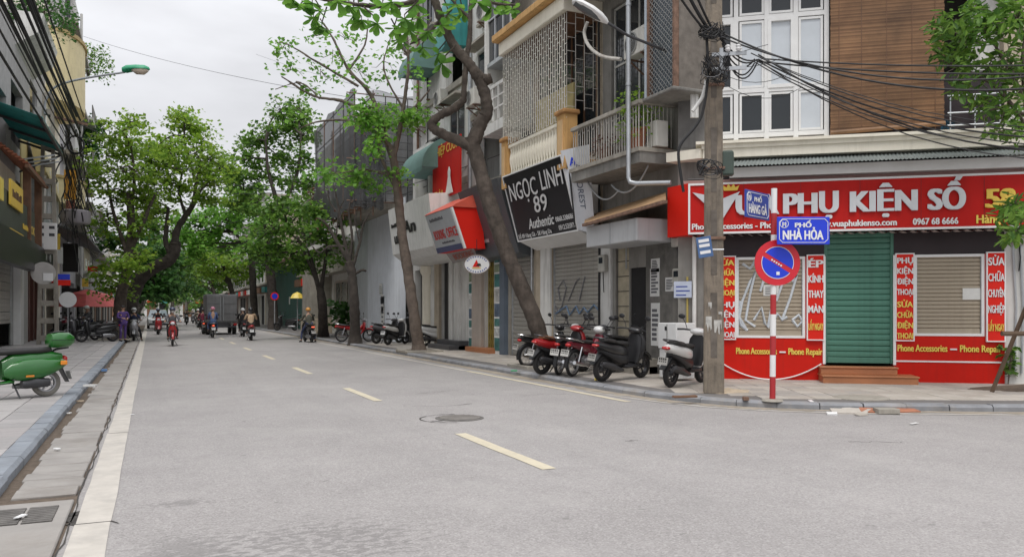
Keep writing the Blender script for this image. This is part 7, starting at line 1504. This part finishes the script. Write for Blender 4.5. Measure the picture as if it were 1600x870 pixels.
    for s in (1, -1):
        h = add('handlebar', MB().tube([(hb[0]+.05, s*.1, hb[1]-.01), (hb[0]-.06, s*.24, hb[1]), (hb[0]-.1, s*.36, hb[1]-.01)], [.014,.018,.02], 8), 'trim'); add('mirror', mirror_mb(s, hb[0], hb[1]), 'mirror', h); add('footpeg', MB().tube([(-.12, s*.12, .3), (-.12, s*.22, .3)], .012, 6), 'metal')
    px, pz = plate_at; pl = add('number_plate', MB().obox((px, 0, pz), (.008, .19, .14), Euler((0, .25, 0)).to_matrix()), 'plate')
    add('plate_digits', MB().add([(px-.006, y0+q, z+.002) for z in (pz-.035, pz+.02) for y0 in (-.06,-.02,.02,.06) for q in (-.012,.012)]+[(px-.012, y0+q, z+.038) for z in (pz-.035, pz+.02) for y0 in (-.06,-.02,.02,.06) for q in (-.012,.012)], [(2*i, 2*i+1, 17+2*i, 16+2*i) for i in range(8)]), 'ink', pl)
    st = add('stand', MB().tube([(-.15,.06,.25),(-.2,.2,.01)], .014, 6), 'metal')
    return P
_bike = {}
def bmesh_for(style):
    if style not in _bike: _bike[style] = [(p[0], p[1].mesh(p[0], m_black), p[2], p[3], p[4] if len(p) > 4 else None) for p in style_parts(style)]
    return _bike[style]
PAINT = {'white': M('paint_white', (.7,.7,.69), .34, coat=.5, var=.06, blotch=.15, dirt=(.45,.43,.4)), 'black': M('paint_black', (.018,.018,.02), .34, coat=.4, var=.15, blotch=.2, dirt=(.08,.075,.07)), 'red': M('paint_red', (.34,.012,.015), .34, coat=.5, var=.1, blotch=.15, dirt=(.2,.06,.05)), 'green': M('paint_green', (.012,.13,.014), .3, coat=.8, var=.04), 'silver': M('paint_silver', (.4,.4,.42), .35, metal=.6, var=.05), 'maroon': M('paint_maroon', (.2,.015,.03), .3, coat=.6, var=.05), 'grey': M('paint_grey', (.12,.12,.13), .35, coat=.4, var=.05), 'blue': M('paint_blue', (.03,.06,.2), .3, coat=.5)}
m_seat = M('seat_vinyl', (.025,.024,.024), .55, var=.15, scale=8); m_seatb = M('seat_brown', (.17,.075,.035), .5, var=.1)
m_tail = M('tail_red', (.45,.02,.02), .2, var=.05); m_tail_on = M('tail_lit', (.8,.1,.04), .2, emit=1.2); m_amber = M('amber', (.75,.25,.02), .25); m_lens = M('headlamp_lens', (.65,.67,.7), .12, var=.05)
def bike(label, style, body, pos, head, group='parked motorbikes', trim='black', body2=None, seat=None, lit=False, lean=0.0, plate=None, z=SW, rim=None):
    t = thing('motorbike' if style == 'cub' else 'scooter', label, 'motorbike' if style == 'cub' else 'scooter', (pos[0], pos[1], z), 0, group); t.rotation_euler = (lean, 0, head)
    ms = {'body': PAINT[body], 'body2': PAINT[body2 or body], 'trim': m_black if trim == 'black' else PAINT[trim], 'seat': seat or m_seat, 'red': m_tail_on if lit else m_tail, 'lens': m_lens, 'metal': m_gunmetal, 'chrome': m_chrome, 'engine': m_alloy, 'muffler': m_gunmetal if body != 'silver' else m_alloy, 'rim': rim or (m_alloy if style != 'scooter' else m_gunmetal), 'tyre': m_rubber if style != 'vespa' else M('tyre_grey', (.2,.19,.17), .9, var=.2), 'mirror': m_black, 'plate': rnd.choice((m_letw, M('plate_dusty', (.45,.44,.42), .6, var=.2), M('plate_dirty', (.3,.29,.27), .7, var=.25))), 'ink': m_letk, 'amber': m_amber}
    objs = []
    for nm, me, slot, par, loc in bmesh_for(style):
        objs.append(link(nm, me, t if par is None else objs[par], loc, mat=ms[slot]))
    return t
def at_rear(u, v, head, z=SW, wb=.635): p = G(u, v, z); return (p.x+math.cos(head)*wb, p.y+math.sin(head)*wb)
def at_front(u, v, head, z=SW, wb=.635): p = G(u, v, z); return (p.x-math.cos(head)*wb, p.y-math.sin(head)*wb)
# parked by the leaning tree
h = R_(12); bike('dark underbone motorbike leftmost beside the leaning trunk', 'cub', 'black', at_rear(822, 574, h), h, lean=.08)
h = R_(16); bike('red motorbike with brown seat beside the leaning trunk', 'scooter', 'red', at_rear(846, 585, h), h, seat=m_seatb, lean=.1)
h = R_(30); bike('maroon and white underbone motorbike with chrome exhaust', 'cub', 'maroon', at_rear(893, 588, h), h, body2='white', lean=.1)
h = R_(40); bike('white front motorbike behind the red one before the graffiti shutter', 'cub', 'white', at_rear(872, 572, h), h, lean=.08)
h = R_(20); bike('big black scooter nearest the kerb left of the cabinet', 'scooter', 'black', at_rear(940, 596, h), h, lean=.09)
h = R_(8); bike('second black scooter in front of the dark doorway', 'scooter', 'black', at_rear(955, 582, h), h, lean=.08)
h = R_(27); bike('white and black scooter half hidden by the utility pole', 'scooter', 'white', at_rear(1047, 605, h), h, lean=.08)
h = R_(42); bike('dark underbone between the red and maroon motorbikes', 'cub', 'black', at_rear(872, 586, h), h, lean=.1)
h = R_(38); bike('dark motorbike behind the maroon one', 'cub', 'grey', at_rear(912, 578, h), h, lean=.1)
# parked by the slim tree and hoarding
h = R_(-8); bike('white scooter facing the door behind the slim tree', 'scooter', 'white', at_rear(663, 541, h), h, trim='white')
h = R_(40); bike('white tailed scooter left of the slim tree', 'scooter', 'white', at_rear(606, 539, h), h); h = R_(25); bike('dark scooter between the two white ones by the slim tree', 'scooter', 'grey', at_rear(588, 537, h), h)
h = R_(0); bike('red and silver motorbike by the bare tree', 'cub', 'red', at_rear(533, 534, h), h, body2='silver', rim=m_alloy); bike('dark scooter parked by the green gate', 'scooter', 'black', (8.6, 57.5), R_(150))
# green scooter at the left edge
p = G(72, 619, SW); hv = R_(205); bike('shiny green retro scooter with a green top box on the left pavement', 'vespa', 'green', (p.x+math.cos(hv)*.645, p.y+math.sin(hv)*.645), hv, group='green scooter', lean=.06)
for i, (u, v, hd_, c, lb) in enumerate(((152, 534, 196, 'black', 'black scooter side on before the left tree'), (128, 532, 215, 'grey', 'dark scooter behind the black one on the left'), (100, 530, 240, 'black', 'dark scooter beside the left lattice pole'), (112, 527, 230, 'maroon', 'maroon scooter in the row behind the left pole'), (140, 524, 200, 'grey', 'grey scooter farthest in the left row'))): bike(lb, 'scooter', c, G(u, v, SW)[:2], R_(hd_), 'scooters parked on the left pavement', lean=.06)
# ------------------------------------------------------------------ people
def skin_mesh(name, verts, edges, mat, root=0, sub=2):
    me = bpy.data.meshes.new(name); me.from_pydata([v[:3] for v in verts], edges, []); o = bpy.data.objects.new(name, me); KIT.collection.objects.link(o)
    o.modifiers.new('skin', 'SKIN').use_smooth_shade = True; sv = me.skin_vertices[0].data
    for i, v in enumerate(verts): r = v[3]; sv[i].radius = (r, v[4] if len(v) > 4 else r); sv[i].use_root = (i == root)
    m = o.modifiers.new('sub', 'SUBSURF'); m.levels = sub; m.render_levels = sub
    KIT.view_layers[0].update(); dg = KIT.view_layers[0].depsgraph; out = bpy.data.meshes.new_from_object(o.evaluated_get(dg)); bpy.data.objects.remove(o); bpy.data.meshes.remove(me)
    out.name = name; out.materials.clear(); out.materials.append(mat)
    out.polygons.foreach_set('use_smooth', [True]*len(out.polygons)); return out
m_skin = M('skin', (.42,.25,.17), .55, var=.06); m_hair = M('hair_black', (.02,.017,.015), .6, var=.1)
POSE = {  # joints, x forward; seat height .8 when riding
 'ride': dict(pel=(-.12,0,.86), ch=(-.06,0,1.18), nk=(-.01,0,1.36), hd=(.03,0,1.5), sh=(-.03,.18,1.3), el=(.08,.27,1.08), wr=(.22,.29,1.06), hp=(-.1,.09,.84), kn=(.28,.17,.72), an=(.16,.17,.36), toe=(.3,.19,.33)),
 'stop': dict(pel=(-.12,0,.86), ch=(-.06,0,1.18), nk=(-.01,0,1.36), hd=(.03,0,1.5), sh=(-.03,.18,1.3), el=(.08,.27,1.08), wr=(.22,.29,1.06), hp=(-.1,.1,.84), kn=(.12,.27,.5), an=(.0,.34,.08), toe=(.14,.37,.03)),
 'pillion': dict(pel=(-.5,0,.92), ch=(-.47,0,1.24), nk=(-.44,0,1.42), hd=(-.42,0,1.56), sh=(-.45,.18,1.36), el=(-.38,.24,1.12), wr=(-.24,.16,1.02), hp=(-.48,.1,.9), kn=(-.12,.22,.78), an=(-.2,.22,.42), toe=(-.06,.24,.39)),
 'stand': dict(pel=(0,0,.88), ch=(-.01,0,1.2), nk=(0,0,1.38), hd=(.03,0,1.52), sh=(0,.19,1.33), el=(.03,.26,1.08), wr=(.2,.12,1.05), hp=(0,.09,.84), kn=(.02,.1,.46), an=(-.02,.11,.08), toe=(.12,.13,.03))}
def mir(p, s): return (p[0], p[1]*s, p[2])
def person(label, pose, pos, head, top, trousers, helmet=None, z=0.0, hat=None, group='riders on the street', mask=None, long_coat=False, hair=None, bag=None, fem=1.0):
    J = POSE[pose]; V = []; E = []
    def add(p, r, par=None, r2=None):
        V.append((p[0], p[1], p[2], r, r2 or r)); 
        if par is not None: E.append((par, len(V)-1))
        return len(V)-1
    lerp = lambda a, b, t: tuple(a[i]+(b[i]-a[i])*t for i in range(3))
    pel = add(J['pel'], .12); ch = add(J['ch'], .13, pel); nk = add(J['nk'], .055, ch); jaw = add(lerp(J['nk'], J['hd'], .45), .06, nk); hd = add(J['hd'], .088, jaw); tp = add((J['hd'][0]-.01, 0, J['hd'][2]+.075), .065, hd)
    for s in (1, -1):
        sh = add(mir(J['sh'], s), .06, ch); el = add(mir(J['el'], s), .042, sh); wr = add(mir(J['wr'], s), .028, el); d = Vector(J['wr'])-Vector(J['el']); d = d.normalized(); d = Vector((d.x, d.y*s, d.z))
        W = Vector(mir(J['wr'], s)); pm = add(W+d*.06, .03, wr)
        for k in range(4): a = add(W+d*.09+Vector((0, s*(.025-.017*k), 0)), .009, pm); add(W+d*(.135-.008*abs(k-1.4))+Vector((0, s*(.025-.017*k), -.02)), .008, a)
        th = add(W+d*.05+Vector((0,-s*.035,.0)), .01, wr); add(W+d*.085+Vector((0,-s*.045,-.005)), .008, th)
        hp = add(mir(J['hp'], s), .085, pel); kn = add(mir(J['kn'], s), .055, hp); an = add(mir(J['an'], s), .036, kn); to = add(mir(J['toe'], s), .034, an)
    body = link('person', skin_mesh('person_body', V, E, m_skin), None, (pos[0], pos[1], z)); body.rotation_euler = (0, 0, head); tag(body, label, 'person', group)
    V2, E2 = [], []
    def add2(p, r, par=None):
        V2.append((p[0], p[1], p[2], r, r*.78))
        if par is not None: E2.append((par, len(V2)-1))
        return len(V2)-1
    hem = lerp(J['pel'], J['ch'], -.12 if not long_coat else -.45); a = add2(J['pel'], .155); h0 = add2(hem, .165, a); c = add2(J['ch'], .165, a); n = add2(lerp(J['ch'], J['nk'], .8), .07, c)
    for s in (1, -1): q = add2(mir(J['sh'], s), .08, c); e = add2(mir(J['el'], s), .062, q); add2(mir(lerp(J['el'], J['wr'], .92), s), .045, e)
    link('jacket', skin_mesh('jacket', V2, E2, top), body)
    V2, E2 = [], []; a = add2(J['pel'], .15)
    for s in (1, -1): q = add2(mir(J['hp'], s), .105, a); k = add2(mir(J['kn'], s), .075, q); add2(mir(lerp(J['kn'], J['an'], .93), s), .056, k)
    link('trousers', skin_mesh('trousers', V2, E2, trousers), body)
    hx, hz = J['hd'][0], J['hd'][2]
    for s in (1, -1):
        A, T = Vector(mir(J['an'], s)), Vector(mir(J['toe'], s)); MB().loft([sup(A.x-.05, A.z-.02, .035, .04, 10, 2.4, A.y), sup((A.x+T.x)/2, A.z-.03, .045, .038, 10, 2.4, (A.y+T.y)/2), sup(T.x+.03, T.z-.008, .04, .026, 10, 2.4, T.y), sup(T.x+.07, T.z-.012, .02, .014, 10, 2.4, T.y)]).build('shoe', m_black, body)
    f = MB(); f.ell((hx+.093, 0, hz-.005), (.018, .014, .024), 8, 6)
    f.build('nose', m_skin, body)
    for s in (1, -1): MB().ell((hx+.078, s*.032, hz+.012), (.012, .014, .008), 8, 6).build('eye', m_letk, body); MB().ell((hx-.005, s*.088, hz-.005), (.02, .012, .03), 8, 6).build('ear', m_skin, body)
    MB().ell((hx+.08, 0, hz-.05), (.012, .026, .007), 8, 6).build('mouth', M('lips', (.35,.13,.1), .5), body)
    if mask: MB().ell((hx+.03, 0, hz-.045), (.085, .082, .055), 12, 8).build('face_mask', mask, body)
    if helmet:
        hm = MB().ell((hx-.01, 0, hz+.035), (.135, .122, .125), 16, 10, -.25, 1).build('helmet', helmet, body); MB().ell((hx+.1, 0, hz+.03), (.075, .1, .018), 12, 6).build('visor', m_black if helmet is not m_black else m_gunmetal, hm)
    if hair or not helmet: MB().ell((hx-.025, 0, hz+.03), (.1, .098, .1), 14, 8).build('hair', m_hair, body)
    if hair: MB().loft([sup(hx-.09, hz-.02, .08, .07, 12), sup(hx-.12, hz-.12, .075, .08, 12), sup(hx-.15, hz-.2, .04, .03, 12)]).build('long_hair', m_hair, body)
    return body
def cloth(n, c): return M('cloth_'+n, c, .85, var=.15, scale=6, bump=.15, bscale=25)
J_ = {'navy': cloth('navy', (.03,.04,.09)), 'black': cloth('black', (.02,.02,.022)), 'grey': cloth('grey', (.13,.13,.14)), 'purple': cloth('purple', (.09,.05,.2)), 'beige': cloth('beige', (.58,.42,.28)), 'maroon': cloth('maroon', (.2,.03,.06)), 'denim': cloth('denim', (.08,.12,.22)), 'blue': cloth('blue', (.1,.15,.3)), 'olive': cloth('olive', (.09,.09,.07)), 'khaki': cloth('khaki', (.3,.26,.2))}
H_ = {'white': M('helmet_white', (.75,.75,.75), .3, coat=.4), 'black': M('helmet_black', (.02,.02,.022), .3, coat=.4), 'orange': M('helmet_orange', (.55,.26,.05), .35, coat=.4), 'pink': M('helmet_pink', (.6,.22,.32), .35, coat=.3), 'navy': M('helmet_navy', (.04,.05,.1), .3, coat=.4)}
def rider(bl, style, body, pl, u, v, heading, top, tr, helm, pose='ride', lit=False, z=0.0, rear=True, body2=None, **k):
    h = R_(heading); xy = (at_rear if rear else at_front)(u, v, h, z); bike(bl, style, body, xy, h, 'motorbikes with riders', lit=lit, z=z, body2=body2)
    return person(pl, pose, xy, h, top, tr, helm, z, **k), xy, h
fwd, onc = 90, 270
rider('red motorbike coming towards the camera in the left lane', 'cub', 'red', 'rider in dark jacket and face mask on the oncoming red motorbike', 270, 541, onc, J_['grey'], J_['black'], H_['navy'], rear=False, mask=m_paper, body2='red')
rider('red scooter farther back in the left lane', 'scooter', 'red', 'rider in black on the farther oncoming red scooter', 248, 523, onc+3, J_['black'], J_['grey'], H_['navy'], rear=False, mask=J_['black'])
_, xy, h = rider('red motorbike with lit tail carrying two people', 'cub', 'red', 'driver in a maroon jacket and white helmet carrying a passenger', 333, 528, fwd, J_['maroon'], J_['denim'], H_['white'], lit=True)
person('passenger in blue denim jacket and pink helmet', 'pillion', xy, h, J_['blue'], J_['denim'], H_['pink'], 0)
rider('dark motorbike just left of the couple on the red motorbike', 'cub', 'grey', 'rider in dark maroon clothes left of the couple', 318, 522, fwd, J_['maroon'], J_['black'], H_['black'], lit=True)
rider('red scooter ridden by the woman in the beige coat', 'scooter', 'red', 'woman in a belted beige coat riding a red scooter', 393, 532, fwd-3, J_['beige'], J_['black'], H_['black'], hair=True, long_coat=True)
rider('dark scooter just ahead of the beige coat rider', 'scooter', 'black', 'rider in black with a white helmet beside the beige coat', 381, 526, fwd, J_['black'], J_['black'], H_['white'])
rider('dark scooter stopped at the right edge line with a lit tail', 'scooter', 'black', 'rider in dark olive with an orange helmet and both feet down', 487, 535, fwd+4, J_['olive'], J_['navy'], H_['orange'], pose='stop', lit=True)
rider('silver fronted scooter stopped at the left gutter', 'scooter', 'silver', 'rider in a white helmet stopped at the left gutter', 209, 533, onc, J_['navy'], J_['black'], H_['white'], pose='stop', rear=False, mask=m_paper)
pm = G(192, 533, SW); person('man in purple work clothes standing with arms folded by the left tree', 'stand', (pm.x, pm.y), R_(-60), J_['purple'], J_['purple'], None, SW, group='people on foot')
for u, v, hd_, c, lb, pb_ in ((291, 507, onc, 'black', 'small dark motorbike far off coming towards the camera', 'far rider in black behind the oncoming bikes'), (301, 505, onc, 'grey', 'grey scooter far off near the middle of the road', 'far rider in grey near the middle of the road'), (310, 512, fwd, 'grey', 'grey motorbike overtaking the truck on its left', 'rider in khaki passing left of the truck')):
    rider(lb, 'scooter', c, pb_, u, v, hd_, J_['khaki' if u == 310 else 'black' if u == 291 else 'grey'], J_['black'], H_['white' if u != 291 else 'black'])
person('person in a pale helmet sitting on a scooter under the red parasol', 'ride', (-2.9, 45), R_(200), J_['grey'], J_['navy'], H_['white'], SW, group='people on foot'); bike('dark scooter under the person by the red parasol', 'scooter', 'black', (-2.9, 45), R_(200), 'scooters parked on the left pavement')
# ------------------------------------------------------------------ truck and car
tk = thing('box_truck', 'small grey box truck driving away in the right lane', 'truck', (4.0, 54.5, 0), math.pi/2)     # x forward
m_tk = M('truck_grey', (.17,.17,.175), .5, metal=.3, var=.12, streak=.3); m_tk2 = M('truck_cab', (.35,.36,.36), .4, coat=.3)
MB().bbox(-2.0, 1.2, -.92, .92, .75, 2.5, .03).build('cargo_box', m_tk, tk)
for s in (1, -1):
    d = MB().bbox(-2.03, -2.003, min(s*.03, s*.87), max(s*.03, s*.87), .85, 2.4, .008).build('rear_door', M('truck_door', (.21,.21,.215), .45, metal=.3, var=.1, streak=.3), tk); MB().box(-2.06, -2.03, s*.08-.01, s*.08+.01, .9, 2.35).build('lock_bar', m_galv, d)
    for z in (1.3, 1.9): MB().box(-2.045, -2.031, min(s*.1, s*.85), max(s*.1, s*.85), z, z+.04).build('door_rib', m_tk, d)
    MB().bbox(-2.04, -1.99, s*.78-.1, s*.78+.1, .58, .7, .01).build('tail_lamp', m_tail, tk)
    for x in (-1.3, 1.9):
        w = MB().lathe([(0,-.09),(.19,-.09),(.2,.09),(0,.09)], 16, (x, s*.78, .33), 'Y').build('wheel', m_alloy, tk); MB().lathe([(.2,-.11),(.3,-.11),(.33,-.07),(.33,.07),(.3,.11),(.2,.11)], 20, (x, s*.78, .33), 'Y').build('tyre', m_rubber, w)
MB().bbox(-2.0, 2.3, -.4, .4, .45, .74, .02).build('chassis', m_gunmetal, tk); MB().bbox(-2.05, -1.95, -.85, .85, .45, .55, .01).build('bumper', m_gunmetal, tk)
cab = MB().loft([[(x, y, z) for y, z in ((-.8,.55),(.8,.55),(.82,1.2),(.7,zt),(-.7,zt),(-.82,1.2))] for x, zt in ((1.3,2.0),(2.0,2.02),(2.35,1.7),(2.6,1.25),(2.65,1.1))], True, False).build('cab', m_tk2, tk)
for s in (1, -1): MB().box(1.5, 2.1, s*.8-.03, s*.8+.03, 1.25, 1.75).build('side_window', m_glass, cab); MB().box(2.1, 2.2, min(s*.85, s*1.08), max(s*.85, s*1.08), 1.3, 1.65).build('mirror', m_black, cab)
car = thing('parked_car', 'white hatchback facing the camera at the far left kerb', 'car', (.55, 74, 0), -math.pi/2)
m_cw = M('car_white', (.72,.73,.74), .3, coat=.6, var=.03)
MB().loft([[(x, y, z) for y, z in ((-w,.3),(w,.3),(w*1.02,.6),(w*.96,zt),(0,zt+.03),(-w*.96,zt),(-w*1.02,.6))] for x, w, zt in ((-1.9,.72,.9),(-1.7,.83,1.0),(-.6,.86,1.0),(.9,.86,.98),(1.6,.82,.86),(1.9,.7,.7))], True, True).build('body', m_cw, car)
MB().loft([[(x, y, z) for y, z in ((-w0,.97),(w0,.97),(w1,zt),(-w1,zt))] for x, w0, w1, zt in ((-1.75,.72,.6,1.02),(-1.5,.78,.62,1.42),(-.3,.8,.64,1.55),(.3,.8,.62,1.5),(1.0,.78,.7,1.0))], True, False).build('cabin', M('car_glass', (.3,.36,.4), .06, var=.05), car)
MB().loft([[(x, y, z) for y, z in ((-.6,zt-.03),(.6,zt-.03),(.58,zt+.015),(-.58,zt+.015))] for x, zt in ((-1.45,1.43),(-.3,1.56),(.28,1.52))], True, False).build('roof', m_cw, car)
for s in (1, -1):
    MB().ell((1.78, s*.58, .72), (.12, .16, .07), 12, 6).build('headlight', m_lens, car); MB().ell((.75, s*.95, 1.02), (.07, .1, .07), 10, 6).build('mirror', m_cw, car)
    for x in (-1.2, 1.2): w = MB().lathe([(0,-.08),(.2,-.08),(.2,.08),(0,.08)], 16, (x, s*.76, .31), 'Y').build('wheel', m_alloy, car); MB().lathe([(.2,-.1),(.29,-.1),(.31,-.06),(.31,.06),(.29,.1),(.2,.1)], 20, (x, s*.76, .31), 'Y').build('tyre', m_rubber, w)
MB().bbox(1.86, 1.93, -.45, .45, .5, .66, .01).build('grille', m_black, car); MB().bbox(1.9, 1.95, -.7, .7, .3, .44, .02).build('bumper', m_black, car); MB().box(1.945, 1.955, -.24, .24, .42, .53).build('number_plate', m_letw, car)
# far no-parking roundel on the right
t = thing('round_sign', 'small blue and red no parking roundel beyond the truck', 'sign', (7.9, 58, 0)); MB().tube([(0,0,SW),(0,0,2.7)], .035, 8).build('post', m_galv, t); MB().lathe([(0,-.04),(.28,-.04),(.28,-.02),(0,-.02)], 24, (0,0,2.5), 'Y').build('rim', m_redb, t); MB().lathe([(0,-.05),(.2,-.05),(.2,-.041),(0,-.041)], 24, (0,0,2.5), 'Y').build('centre', m_blueb, t)
bpy.data.scenes.remove(KIT)
